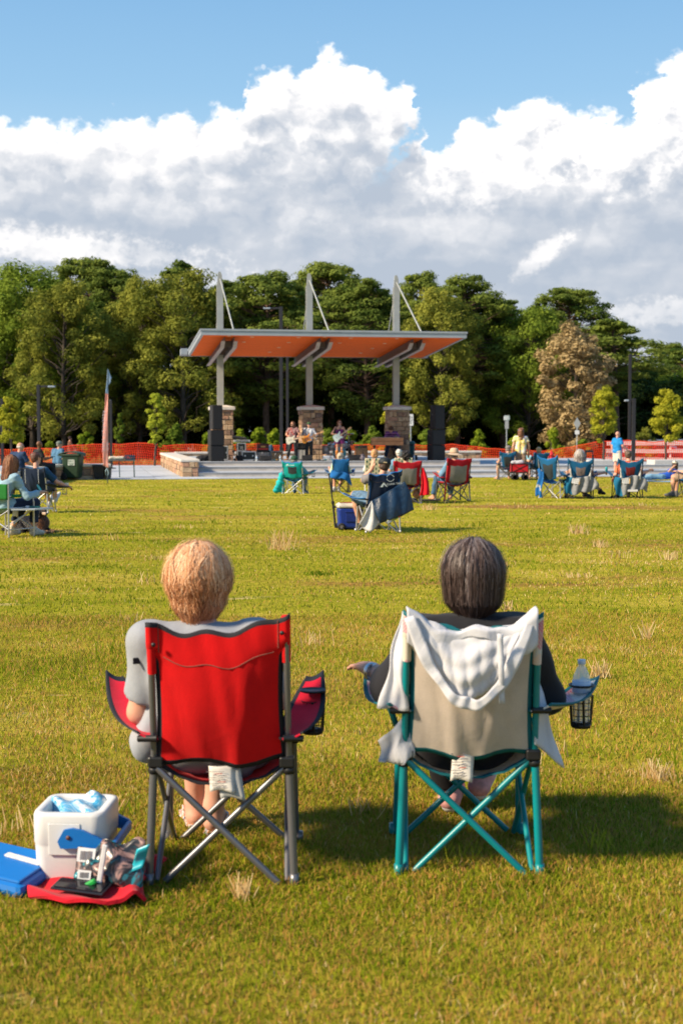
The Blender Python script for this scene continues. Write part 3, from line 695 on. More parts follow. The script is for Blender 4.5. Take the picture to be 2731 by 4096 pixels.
traffic_sign(1642, 81, 1660, 'keep_right', 'white sign with a curved arrow keeping right of an island, beside the right stone pier')
traffic_sign(2025, 81, 1664, 'arrow', 'small one way arrow sign over a narrow grey plate left of the woman in tie-dye')
traffic_sign(2306, 81, 1672, 'diamond', 'grey back of a diamond road sign over a small square plate')

def build_fence():
    top = [(-400, 1798), (0, 1796), (130, 1796), (230, 1791), (300, 1782), (440, 1775), (600, 1775), (700, 1781), (830, 1779), (1060, 1778), (1400, 1780), (1640, 1781), (1800, 1778), (1950, 1792), (2150, 1803), (2240, 1797), (2320, 1780), (2400, 1764), (2731, 1766), (3200, 1768)]
    D = 79.0; k = D/F_PX; xs = np.array([p[0] for p in top]); ys = np.array([p[1] for p in top])
    x0, x1 = (xs[0]-CX)*k, (xs[-1]-CX)*k
    org = Vector((0, D, 0))
    o = empty('safety_fence', (x0, D, float(gz(D))), 0, 'orange plastic mesh safety fence sagging between posts behind the stage', 'fence')
    OR = bpy.data.materials.new('orange_plastic'); OR.use_nodes = True; b = OR.node_tree.nodes['Principled BSDF']; g = NT(OR.node_tree)
    p_ = OR.node_tree.nodes.new('ShaderNodeTexCoord').outputs['Object']
    g.set(b.inputs['Base Color'], g.ramp(g.noise(p_, .5, 3), [(.3, (.95, .045, .02)), (.7, (.98, .14, .02))])); b.inputs['Roughness'].default_value = .5
    tr = g.n('ShaderNodeBsdfTranslucent', Color=(.95, .12, .02, 1)); mx = g.n('ShaderNodeMixShader', i0=.35, i1=b.outputs[0], i2=tr.outputs[0]); OR.node_tree.links.new(mx.outputs[0], OR.node_tree.nodes['Material Output'].inputs[0])
    def T(x):
        px = x/k+CX; return CAM_H+(HOR-np.interp(px, xs, ys))*k-gz(D)+.03*np.sin(x*2.1)+.02*np.sin(x*5.3)
    V = []; F = []
    def strip(P0, P1, w, axis):
        b_ = len(V); h = w/2
        for p in (P0, P1):
            for s in (-1, 1):
                for d in (-.006, .006):
                    q = list(p); q[axis] += s*h; q[1] += d; V.append((q[0]-x0, q[1], q[2]))
        F.extend([(b_, b_+2, b_+6, b_+4), (b_+1, b_+5, b_+7, b_+3), (b_, b_+4, b_+5, b_+1), (b_+2, b_+3, b_+7, b_+6)])
    X = np.arange(x0, x1, .115)
    Hn = 9
    def pt(x, j):
        t_ = T(x); f = j/Hn; return (x+.10*math.sin(x*.7)*(1-f)+.05*math.sin(x*1.9+j), .06*math.sin(x*1.3+j*.5), max(.02, t_-1.18+1.18*f*(1-.02*math.sin(x*3))))
    for x in X:
        for j in range(0, Hn, 3): strip(pt(x, j), pt(x, j+3), .032, 0)
    Xc = np.arange(x0, x1, .51)
    for a, b2 in zip(Xc[:-1], Xc[1:]):
        for j in range(Hn+1): strip(pt(a, j), pt(b2, j), .022 if j < Hn else .05, 2)
    mesh_np('netting', V, F, OR, parent=o)
    pm = mat('fence_post', (.10, .10, .09), .6)
    for x in np.arange(x0+1, x1, 3.05):
        b_ = MB(); b_.tube([(x-x0, .12, 0), (x-x0, .12, float(T(x))+.05)], .022, 6); b_.build('post', pm, o)
build_fence()
# ------------------------------------------------------------------ trees
def limb_mesh(mb, p0, p1, r0, r1, wob=.1, n=6, rr=random):
    p0, p1 = Vector(p0), Vector(p1); pts = []
    for i in range(6):
        t = i/5; q = p0.lerp(p1, t); w = wob*math.sin(math.pi*t)
        pts.append(q+Vector((rr.uniform(-w, w), rr.uniform(-w, w), rr.uniform(-w, w)*.5)))
    mb.tube(pts, [r0+(r1-r0)*i/5 for i in range(6)], n, 0)
def leaf_cloud(centers, radii, n, size, r_, flat=.7, up=.5, asp=.45):
    """n leaf faces round each centre, thicker toward the skin of each clump"""
    C = np.repeat(np.asarray(centers, float), n, 0); Rr = np.repeat(np.asarray(radii, float), n); N = len(C)
    d = r_.normal(size=(N, 3)); d /= np.linalg.norm(d, axis=1)[:, None]
    rad = Rr*(r_.uniform(.25, 1, N)**.45)*r_.uniform(.8, 1.15, N)
    P = C+d*rad[:, None]*np.array([1, 1, flat])
    nrm = d*1.0+r_.normal(size=(N, 3))*.38+np.array([0, 0, up]); nrm /= np.linalg.norm(nrm, axis=1)[:, None]
    a = np.cross(nrm, r_.normal(size=(N, 3))); a /= np.linalg.norm(a, axis=1)[:, None]; b = np.cross(nrm, a)
    s = (size*r_.uniform(.6, 1.3, N))[:, None]
    V = np.stack([P-a*s, P-b*s*asp+nrm*s*.12, P+a*s, P+b*s*asp+nrm*s*.12], 1).reshape(-1, 3)
    F = np.arange(N*4).reshape(-1, 4)
    cl = np.repeat(r_.uniform(0, 1, len(centers)), n)
    rnd = np.repeat(np.clip(.5*cl+.5*r_.uniform(0, 1, N), 0, 1), 4)
    return V, F, rnd
BARK = mat('pine_bark', (.12, .075, .052), .95, .25, 5, .8, 18)
BARK2 = mat('grey_bark', (.075, .060, .048), .95, .2, 5, .8, 18)
LM_PINE = leafmat('pine_needles', (.035, .075, .012), (.235, .285, .05), .30)
LM_LEAF = leafmat('broadleaf_foliage', (.045, .10, .010), (.29, .37, .045), .36)
LM_OLIVE = leafmat('olive_foliage', (.085, .115, .016), (.38, .38, .06), .36)
LM_BROWN = leafmat('dry_tan_foliage', (.20, .14, .060), (.58, .44, .22), .35)
LM_YEL = leafmat('sapling_leaves', (.21, .25, .02), (.56, .52, .045), .45, 1.0)
LM_BRIGHT = leafmat('shrub_leaves', (.10, .18, .012), (.40, .48, .04), .45, .8)
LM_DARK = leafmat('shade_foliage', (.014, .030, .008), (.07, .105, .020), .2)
def make_tree(name, H, crown0, W, seed, kind, lm, bark, nleaf, lsize, nclump, cr):
    """kind pine: flat pads on the ends of reaching limbs; leafy: rounded clumps filling an egg-shaped crown"""
    r_ = np.random.default_rng(seed); rr = random.Random(seed)
    o = empty(name, (0, 0, 0)); tb = MB(); lean = Vector((rr.uniform(-.03, .03)*H, rr.uniform(-.03, .03)*H, 0))
    tr0 = H*.0125+(.045 if H > 6 else .012); tb.tube([Vector((0, 0, -.4))]+[Vector((lean.x*t*t+rr.uniform(-.05, .05), lean.y*t*t+rr.uniform(-.05, .05), H*.93*t)) for t in (0, .15, .3, .45, .6, .75, .88, 1)], [tr0*1.2, tr0, tr0*.92, tr0*.84, tr0*.74, tr0*.62, tr0*.48, tr0*.3, tr0*.1], 9, 0)
    cs, rs = [], []
    for k in range(nclump):
        t = (k+.5)/nclump; t = t**.85
        z = crown0+(H-cr*.75-crown0)*t
        if kind == 'pine': prof = (.55+.6*math.sin(math.pi*min(1, t*1.08)))*(1-.55*t**4)*(.35+.65*min(1, t*3.5))
        else: prof = math.sqrt(max(.02, 1-(2*t-.86)**2/1.35))
        ang = k*2.39996+rr.uniform(-.5, .5)
        if H > 6 and math.sin(ang*2+t*9+seed)+.8*math.sin(ang*3-t*14+seed*2) < -1.0: continue
        prof *= 1+.26*math.sin(ang*2+seed+t*5)*(1 if H > 6 else .3); rad = W/2*prof*(rr.uniform(.25, 1.0)**.55)
        q = Vector((lean.x*t+rad*math.cos(ang), lean.y*t+rad*math.sin(ang), z+rr.uniform(-.4, .4)))
        cs.append(q); rs.append(cr*rr.uniform(.65, 1.25)*(1 if kind != 'pine' else (.85+.35*(1-t))))
        if rad > cr*.5 and (kind == 'pine' or k % 2 == 0):
            zb = z-rad*(.25 if kind == 'pine' else .7)-rr.uniform(0, .5); zb = max(zb, crown0*.8)
            limb_mesh(tb, (lean.x*(zb/H)**2, lean.y*(zb/H)**2, zb), q, tr0*.28, .015, rad*.12, 5, rr)
    for k in range(3 if kind == 'pine' else 0):       # dead stubs on the bare stem
        z = crown0*rr.uniform(.35, .95); a = rr.uniform(0, 6.3); limb_mesh(tb, (0, 0, z), (math.cos(a)*rr.uniform(.5, 1.4), math.sin(a), z+rr.uniform(-.2, .5)), .035, .01, .1, 5, rr)
    tb.build('trunk', bark, o)
    V, F, rnd = leaf_cloud(cs, rs, max(4, nleaf//len(cs)), lsize, r_, .44 if kind == 'pine' else .74)
    mesh_np('crown', V, F, lm, rnd=rnd, parent=o)
    return o
def place(o, x, D, h_scale, w_scale, rot, label, cat='tree', group=None, first=True):
    t = o if first else copy_tree(o)
    t.location = (x, D, float(gz(D))); t.rotation_euler = (0, 0, rot); t.scale = (w_scale, w_scale, h_scale)
    tag(t, label, cat, group); return t
def build_forest():
    P = dict(
        pine_a=make_tree('pine_tree', 15, 5.2, 8.0, 1, 'pine', LM_PINE, BARK, 27000, .125, 170, .86),
        pine_b=make_tree('pine_tree', 15, 3.6, 9.0, 2, 'pine', LM_PINE, BARK, 29000, .125, 185, .88),
        leaf_a=make_tree('broadleaf_tree', 14, 2.8, 9.8, 3, 'leafy', LM_LEAF, BARK2, 30000, .135, 150, 1.0),
        leaf_b=make_tree('broadleaf_tree', 14, 2.6, 8.4, 4, 'leafy', LM_OLIVE, BARK2, 26000, .13, 130, .92),
        brown=make_tree('dry_leaved_tree', 12, 1.2, 6.0, 5, 'leafy', LM_BROWN, BARK2, 13000, .17, 95, .85),
        slim=make_tree('pine_tree', 15, 7.5, 5.0, 6, 'pine', LM_PINE, BARK, 7000, .16, 46, .95),
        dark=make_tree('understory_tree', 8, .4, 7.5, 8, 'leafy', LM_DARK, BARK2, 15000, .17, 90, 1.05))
    base = dict(pine_a=15, pine_b=15, leaf_a=14, leaf_b=14, brown=12, slim=15, dark=8)
    used = set()
    front = [  # kind, photo x, top y, distance, width scale, label
        ('leaf_a', -60, 1085, 101, 1.0, 'round green broadleaf tree half cut by the left edge of the photo'),
        ('leaf_a', 130, 1050, 97, 1.0, 'large bright green broadleaf tree at the left of the treeline'),
        ('leaf_b', 255, 1120, 93, .8, 'olive green broadleaf tree standing forward at the left'),
        ('pine_a', 350, 1000, 106, 1.1, 'tall dark crowned tree, highest of the left end of the treeline'),
        ('pine_b', 470, 1060, 102, .9, 'pine behind the top of the salmon feather flag'),
        ('leaf_b', 560, 1110, 97, .75, 'yellowish tree with thin twigs between the flag and the young tree'),
        ('leaf_b', 735, 1075, 95, 1.0, 'broad olive tree just left of the stage canopy'),
        ('slim', 705, 1015, 112, .9, 'thin topped pine poking above the olive tree left of the canopy'),
        ('pine_b', 930, 1105, 100, .95, 'pine behind the left mast of the canopy'),
        ('pine_a', 1065, 1068, 98, 1.15, 'broad domed pine between the left and middle masts'),
        ('leaf_b', 1190, 1120, 106, .6, 'pale green treetop just left of the middle mast'),
        ('pine_a', 1325, 1022, 104, 1.15, 'tallest broad pine right of the middle mast'),
        ('pine_b', 1470, 1098, 97, 1.0, 'bushy pine between the middle and right masts'),
        ('pine_a', 1665, 1066, 108, .8, 'pine whose crown shows just right of the right mast'),
        ('pine_b', 1825, 1090, 99, 1.05, 'broad pine above the right end of the canopy'),
        ('leaf_b', 1760, 1150, 95, .7, 'yellow green tree above the right corner of the canopy'),
        ('pine_b', 2010, 1185, 101, .95, 'lower pine right of the canopy in front of the brick building'),
        ('leaf_a', 2110, 1215, 98, .7, 'green tree between the lower pine and the tan dry tree'),
        ('pine_a', 2275, 1125, 107, 1.15, 'high broad pine behind the tan dry tree'),
        ('brown', 2300, 1290, 93, .82, 'tree full of dry tan leaves at the right of the treeline'),
        ('slim', 2465, 1252, 102, 1.25, 'thin open crowned pine right of the tan dry tree'),
        ('pine_a', 2660, 1355, 128, .9, 'small distant pine at the right end of the treeline'),
        ('pine_b', 2560, 1460, 120, 1.0, 'low distant pine behind the tall slim light pole'),
        ('slim', 2745, 1370, 122, 1.0, 'pine cut by the right edge of the photo'),
        ('leaf_a', 2800, 1440, 112, .9, 'green tree just past the right edge'),
        ('pine_b', -230, 1050, 104, 1.0, 'pine beyond the left edge'),
        ('leaf_a', -420, 1100, 100, 1.0, 'green tree well beyond the left edge'),
        ('pine_a', 2960, 1420, 118, 1.0, 'pine well beyond the right edge'),
    ]
    def put(kind, px, top, D, ws, label, rot, group='trees of the wood behind the stage'):
        p = at(px, HOR, D); z = float(gz(D)); h = CAM_H+(HOR-top)/F_PX*D-z
        place(P[kind], p.x, D, h/base[kind], ws, rot, label, 'tree', group, kind not in used); used.add(kind)
    for i, (k, px, top, D, ws, lab) in enumerate(front): put(k, px, top, D, ws, lab, i*1.7)
    back = [('pine_b', 30, 1120), ('pine_a', 190, 1100), ('pine_b', 430, 1130), ('leaf_a', 620, 1190), ('pine_b', 840, 1150), ('pine_a', 985, 1160),
            ('pine_b', 1130, 1180), ('leaf_a', 1240, 1190), ('pine_b', 1400, 1160), ('pine_a', 1560, 1150), ('leaf_a', 1700, 1200), ('pine_b', 1910, 1170), ('pine_a', 2180, 1240), ('pine_b', 2380, 1300)]
    nb = ['far left', 'left of the flag', 'over the flag', 'left of the canopy', 'at the left mast', 'between left and middle masts', 'near the tallest light pole', 'at the middle mast', 'right of the middle mast', 'left of the right mast', 'at the right mast', 'past the canopy end', 'over the brick building', 'by the slim pine']
    for i, (k, px, top) in enumerate(back): put(k, px, top, 116+(i*5) % 9, 1.1, 'tree of the second row seen through gaps, '+nb[i], 2+i*1.3, 'second row of trees in the wood')
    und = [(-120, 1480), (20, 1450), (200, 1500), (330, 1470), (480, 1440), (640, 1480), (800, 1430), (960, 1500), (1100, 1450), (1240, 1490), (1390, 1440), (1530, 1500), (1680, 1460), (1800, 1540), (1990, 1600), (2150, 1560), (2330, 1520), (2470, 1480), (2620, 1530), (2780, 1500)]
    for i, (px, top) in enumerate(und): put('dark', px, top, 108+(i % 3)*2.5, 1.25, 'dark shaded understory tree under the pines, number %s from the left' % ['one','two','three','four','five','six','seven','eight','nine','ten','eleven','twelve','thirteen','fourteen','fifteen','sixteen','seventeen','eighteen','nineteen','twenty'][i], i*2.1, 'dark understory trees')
    # saplings on the plaza
    def sapling(px, y0, ytop, wpx, D, label, lm=LM_YEL, seed=20, c0=.36, n=4200):
        k = D/F_PX; z = float(gz(D)); H = CAM_H+(HOR-ytop)*k-z; W = wpx*k
        o = make_tree('young_tree', H, max(.3, CAM_H+(HOR-y0)*k-z), W*.80, seed, 'leafy', lm, BARK2, n, .075, 46, W*.17)
        for ch in o.children:
            if ch.name.startswith('trunk'): pass
        o.location = (*at(px, HOR, D).xy, z); tag(o, label, 'tree', 'young trees planted on the plaza'); return o
    sapling(45, 1765, 1600, 125, 60, 'yellow green young tree at the left edge above the seated men', seed=21, n=5200)
    sapling(622, 1772, 1592, 84, 74, 'slender lime green young tree between the feather flag and the stage', seed=22, lm=leafmat('lime_leaves', (.17, .24, .02), (.46, .50, .05), .42, 1.0))
    sapling(2412, 1745, 1560, 118, 70, 'yellow young tree left of the man in the blue polo shirt', seed=23, n=5200)
    sapling(2665, 1740, 1572, 140, 66, 'yellow young tree at the right edge above the white board barrier', seed=24, n=6200)
    # shrubs along the wood's edge
    def shrub(px, ytop, w, D, lm, seed, label, cone=False):
        k = D/F_PX; z = float(gz(D)); H = CAM_H+(HOR-ytop)*k-z; W = w*k; r_ = np.random.default_rng(seed); rr = random.Random(seed)
        o = empty('shrub', (*at(px, HOR, D).xy, z), 0, label, 'shrub', 'shrubs at the edge of the wood')
        cs, rs = [], []
        for i in range(34):
            t = rr.random(); pr = (1-t*.85) if cone else math.sqrt(max(.05, 1-t**2.4)); a = rr.uniform(0, 6.3); q = W/2*pr*rr.uniform(.2, .9)
            cs.append((q*math.cos(a), q*math.sin(a), H*(.08+.84*t))); rs.append(W*.14*(1-.5*t if cone else 1)*rr.uniform(.7, 1.2))
        V, F, rnd = leaf_cloud(cs, rs, 85, .10, r_, .9); mesh_np('foliage', V, F, lm, rnd=rnd, parent=o)
        s = MB()
        for i in range(5): limb_mesh(s, (rr.uniform(-.1, .1), rr.uniform(-.1, .1), -.1), cs[i*3], .035, .01, .1, 5, rr)
        s.build('stem', BARK2, o)
    shrub(480, 1640, 95, 88, LM_LEAF, 31, 'cone shaped green tree right of the feather flag', True)
    shrub(345, 1720, 80, 87, LM_BRIGHT, 32, 'bright green bush above the man walking behind the fence')
    shrub(200, 1765, 70, 88, LM_BRIGHT, 33, 'low bush behind the bald man at the left')
    shrub(700, 1695, 110, 88, LM_LEAF, 34, 'dark green bush just right of the slender young tree')
    shrub(840, 1725, 90, 88, LM_BRIGHT, 35, 'bush behind the left stone pier')
    shrub(965, 1705, 95, 86, LM_BRIGHT, 36, 'bright bush behind the flight cases')
    shrub(1035, 1698, 80, 87, LM_BRIGHT, 37, 'tall bright bush above the red amplifier')
    shrub(1100, 1712, 90, 88, LM_BRIGHT, 38, 'bright bush left of the dark light pole')
    shrub(1310, 1710, 110, 87, LM_LEAF, 39, 'bush behind the drum kit')
    shrub(1400, 1715, 90, 88, LM_BRIGHT, 40, 'bright bush right of the singer')
    shrub(1490, 1700, 110, 87, LM_LEAF, 41, 'bush left of the keyboard player')
    shrub(1575, 1610, 150, 84, LM_YEL, 42, 'yellow leaved bush showing on both sides of the right stone pier')
    shrub(1700, 1715, 110, 87, LM_LEAF, 43, 'dark bush between the road sign and right speaker stack')
    shrub(1915, 1712, 105, 88, LM_BRIGHT, 44, 'bright bush right of the right speaker stack')
    shrub(2060, 1735, 80, 88, LM_BRIGHT, 45, 'bush behind the woman in tie-dye')
    shrub(2210, 1705, 90, 88, LM_BRIGHT, 46, 'bright bush left of the diamond sign')
    shrub(2330, 1755, 80, 88, LM_LEAF, 47, 'low bush right of the diamond sign')
    shrub(2580, 1705, 120, 90, LM_OLIVE, 48, 'olive bush behind the parked cars')
build_forest()
# brick building seen through the trees
def build_building():
    D = 136; k = D/F_PX; x0, x1 = (1880-CX)*k, (2240-CX)*k; z0 = -1.2; zt = CAM_H+(HOR-1480)*k
    o = empty('brick_building', (x0, D, z0), 0, 'red brick building with pale parapet seen through gaps in the trees right of the stage', 'building')
    m = bpy.data.materials.new('red_brick'); m.use_nodes = True; t = m.node_tree; g = NT(t); b = t.nodes['Principled BSDF']
    br = g.n('ShaderNodeTexBrick', Vector=t.nodes.new('ShaderNodeTexCoord').outputs['Object'], Color1=(.55, .10, .05), Color2=(.42, .075, .04), Mortar=(.3, .22, .18), Scale=2.0); g.set(b.inputs['Base Color'], br.outputs[0])
    w = MB(); H = zt-z0; W = x1-x0; w.box((W/2, 5, H/2), (W, 10, H), 0); wall = w.build('wall', m, o)
    p = MB(); p.box((W/2, 5, H+.3), (W+.3, 10.3, .6), 0); p.build('roof', mat('pale_parapet', (.62, .60, .56), .7), o)
    gl = mat('dark_glass', (.03, .04, .05), .1, spec=.8); fr = mat('window_frame_white', (.6, .58, .55), .5)
    for j in range(2):
        for i in range(6):
            f = MB(); cx, cz = W*(i+.5)/6, 1.6+j*3.0
            if cz+.9 > H: continue
            for dx, dz, a, b_ in ((0, .8, 1.3, .08), (0, -.8, 1.3, .08), (-.61, 0, .08, 1.52), (.61, 0, .08, 1.52), (0, 0, .05, 1.52)): f.box((cx+dx, -.04, cz+dz), (a, .1, b_), 0)
            fo = f.build('window', fr, o); q = MB(); q.box((cx, -.01, cz), (1.16, .03, 1.52), 0); q.build('pane', gl, fo)
build_building()

# ------------------------------------------------------------------ grass
def build_grass():
    r_ = np.random.default_rng(11)
    gm = tintmat('grass_blades', [(0, (.05, .095, .004)), (.28, (.14, .205, .006)), (.52, (.30, .305, .016)), (.70, (.45, .36, .06)), (.82, (.42, .20, .05)), (1, (.72, .55, .27))], .95, spec=.04, tr=.3, up=True)
    Vs, Fs, Rs = [], [], []; base = 0
    def field(x, y, s=1.0):
        return (np.sin(x*1.7*s+2.1*np.sin(y*1.1*s))*np.sin(y*2.3*s+1.3*np.sin(x*.9*s))+.6*np.sin(x*5.1*s+y*3.3*s+1.5*np.sin(y*4.4*s))+.5*np.sin(y*7.9*s+2*np.sin(x*3.7*s)))/2.1
    def add(n, y0, y1, hw, hmin, hmax, wd, segs, tone=0.0, lean=.7):
        nonlocal base
        u = r_.uniform(0, 1, n); y = np.sqrt(y0**2+(y1**2-y0**2)*u); x = r_.uniform(-1, 1, n)*(y*.25+hw)
        ok = y < edge_y(x)-.02; x, y = x[ok], y[ok]; n = len(x)
        z = gz(y)+lawn_bump(x, y)*np.clip((50-y)/4, 0, 1)
        f = field(x, y); f2 = field(x+9, y*1.0+4, .43)
        dens = .5+.5*f; h = r_.uniform(hmin, hmax, n)*(.75+.5*dens)
        a = r_.uniform(0, 2*math.pi, n); ln = r_.uniform(.1, lean, n)*h
        dx, dy = np.cos(a)*ln, np.sin(a)*ln; b = r_.uniform(0, 2*math.pi, n); wx, wy = np.cos(b)*wd/2, np.sin(b)*wd/2
        rst = np.clip(field(x+3, y+1, .16)-.35, 0, 1); v = .45-.13*f+.22*f2+.30*rst+r_.normal(0, .19, n)+tone; v = np.clip(v, 0, 1)
        straw = r_.uniform(0, 1, n) < .025+.06*np.clip(f2, 0, 1); v = np.where(straw, r_.uniform(.8, 1, n), v)
        if segs == 2 or y1 < 13: v = np.where(r_.uniform(0, 1, n) < .28, r_.uniform(.74, .86, n), v)
        if segs == 1:
            V = np.stack([np.stack([x-wx, y-wy, z-.01], 1), np.stack([x+wx, y+wy, z-.01], 1), np.stack([x+dx+wx*.2, y+dy+wy*.2, z+h], 1), np.stack([x+dx-wx*.2, y+dy-wy*.2, z+h], 1)], 1).reshape(-1, 3)
            F = np.arange(n*4).reshape(-1, 4)+base; base += n*4; Vs.append(V); Fs.append(F); Rs.append(np.repeat(v, 4))
        else:
            V = np.stack([np.stack([x-wx, y-wy, z-.01], 1), np.stack([x+wx, y+wy, z-.01], 1),
                          np.stack([x+dx*.35+wx*.8, y+dy*.35+wy*.8, z+h*.6], 1), np.stack([x+dx*.35-wx*.8, y+dy*.35-wy*.8, z+h*.6], 1),
                          np.stack([x+dx+wx*.15, y+dy+wy*.15, z+h*.97], 1), np.stack([x+dx-wx*.15, y+dy-wy*.15, z+h*.97], 1)], 1).reshape(-1, 3)
            i = (np.arange(n)*6+base)[:, None]; F = np.concatenate([i+np.array([[0, 1, 2, 3]]), i+np.array([[3, 2, 4, 5]])]); base += n*6; Vs.append(V); Fs.append(F); Rs.append(np.repeat(v, 6))
    add(250000, 3.0, 6.5, 1.3, .006, .032, .0036, 2, .07, lean=1.6)
    add(165000, 6.5, 12, 1.6, .008, .032, .0065, 1, .05, lean=1.4)
    add(105000, 12, 24, 2.6, .010, .030, .013, 1, .06, lean=1.3)
    add(70000, 24, 58, 3, .010, .028, .03, 1, .07, lean=1.3)
    # longer seed stalks and straw tussocks
    def tuss(cx, cy, n, hh, spread, tone):
        nonlocal base
        x = cx+r_.normal(0, spread*.3, n); y = cy+r_.normal(0, spread*.3, n); z = gz(y)
        a = r_.uniform(0, 6.3, n); h = hh*r_.uniform(.5, 1, n); ln = h*r_.uniform(.1, .8, n); w = .0016+.00018*cy
        V = np.stack([np.stack([x-w, y, z], 1), np.stack([x+w, y, z], 1), np.stack([x+np.cos(a)*ln+w*.5, y+np.sin(a)*ln, z+h], 1), np.stack([x+np.cos(a)*ln-w*.5, y+np.sin(a)*ln, z+h], 1)], 1).reshape(-1, 3)
        Vs.append(V); Fs.append(np.arange(n*4).reshape(-1, 4)+base); base += n*4; Rs.append(np.full(n*4, tone)+np.repeat(r_.uniform(-.08, .08, n), 4))
    for (px, py, n, hh, sp) in [(2400, 2720, 40, .12, .10), (960, 3640, 40, .08, .07), (1130, 2200, 40, .30, .30), (2310, 2135, 40, .16, .25), (2400, 2190, 30, .12, .2), (1280, 2305, 60, .06, .25), (2680, 2240, 30, .12, .2), (2640, 3140, 40, .10, .12), (2600, 2570, 16, .16, .1),
                                 (430, 3300, 40, .09, .08), (2030, 2450, 20, .1, .1), (1590, 2040, 30, .14, .3), (1720, 2040, 30, .14, .3), (1140, 2640, 20, .08, .1), (2300, 2310, 40, .05, .3), (620, 2240, 20, .06, .3), (1000, 2860, 30, .06, .15), (2120, 3080, 24, .08, .1)]:
        for D in np.linspace(3.2, 50, 1200):
            if HOR+(CAM_H-float(gz(D)))*F_PX/D < py: break
        tuss((px-CX)/F_PX*D, D, n, hh, sp, .93 if (px, py) != (1280, 2305) else .06)
    for i in range(60):
        D = 5+40*r_.uniform(0, 1)**1.4; tuss(r_.uniform(-.26, .26)*D, D, int(r_.integers(6, 18)), .07+.05*r_.uniform(), .12+.01*D, r_.choice([.93, .9, .2, .5]))
    V = np.concatenate(Vs); F = np.concatenate(Fs); rd = np.clip(np.concatenate(Rs), 0, 1)
    tag(mesh_np('grass', V, F, gm, rnd=rd), 'short bermuda grass of the lawn with straw tussocks and thin patches', 'grass', kind='stuff')
    # dry verge behind the fence
    n = 20000; x = r_.uniform(-30, 14.3, n); y = 79.6+r_.uniform(0, 1, n)**.8*9; z = gz(y)-.02; h = r_.uniform(.15, .55, n)*(.6+.5*np.sin(x*.8)*np.sin(x*2.3+1)); h = np.abs(h)+.1
    a = r_.uniform(-.2, .2, n); w = .035
    V = np.stack([np.stack([x-w, y, z], 1), np.stack([x+w, y, z], 1), np.stack([x+a+w*.4, y+a*.5, z+h], 1), np.stack([x+a-w*.4, y+a*.5, z+h], 1)], 1).reshape(-1, 3)
    v = np.clip(.5+.25*np.sin(x*.6)+.2*np.sin(x*1.9+y)+r_.normal(0, .15, n), 0, 1)
    tag(mesh_np('dry_grass', V, np.arange(n*4).reshape(-1, 4), tintmat('dry_grass_blades', [(0, (.10, .12, .02)), (.35, (.30, .24, .06)), (.7, (.55, .38, .12)), (1, (.62, .46, .20))], .8, tr=.3), rnd=np.repeat(v, 4)), 'tall dry golden grass on the verge behind the orange fence', 'dry grass', kind='stuff')
build_grass()
# ------------------------------------------------------------------ people
SKIN = mat('skin_fair', (.56, .30, .20), .55, .06, 12, spec=.35, sheen=0)
SKIN_P = mat('skin_pink', (.60, .31, .22), .55, .06, 12, spec=.35)
SKIN_D = mat('skin_brown', (.17, .075, .035), .5, .06, 12, spec=.4)
EYE = mat('eye_dark', (.02, .015, .012), .25); LIP = mat('lip', (.38, .13, .10), .5)
def skin3(s): return [s, EYE, LIP]
def rotM(yaw, pitch=0.0, roll=0.0): return Matrix.Rotation(yaw, 3, 'Z') @ Matrix.Rotation(-pitch, 3, 'X') @ Matrix.Rotation(roll, 3, 'Y')
SIT = dict(pelvis=(0, -.05, .47), waist=(0, -.12, .60), chest=(0, -.16, .74), neck=(0, -.16, .885), head=(0, -.12, 1.03),
           shL=(-.165, -.15, .835), elL=(-.25, -.08, .60), wrL=(-.27, .14, .64), shR=(.165, -.15, .835), elR=(.25, -.08, .60), wrR=(.27, .14, .64),
           hipL=(-.085, -.03, .45), knL=(-.13, .40, .48), anL=(-.13, .42, .10), toL=(-.15, .57, .035), hipR=(.085, -.03, .45), knR=(.13, .40, .48), anR=(.13, .42, .10), toR=(.15, .57, .035))
STAND = dict(pelvis=(0, 0, .96), waist=(0, 0, 1.10), chest=(0, 0, 1.26), neck=(0, -.01, 1.44), head=(0, .02, 1.60),
           shL=(-.18, 0, 1.39), elL=(-.24, -.02, 1.12), wrL=(-.25, .08, .88), shR=(.18, 0, 1.39), elR=(.24, -.02, 1.12), wrR=(.25, .08, .88),
           hipL=(-.085, 0, .92), knL=(-.10, .02, .50), anL=(-.11, -.02, .09), toL=(-.13, .13, .035), hipR=(.085, 0, .92), knR=(.10, .02, .50), anR=(.11, -.02, .09), toR=(.13, .13, .035))
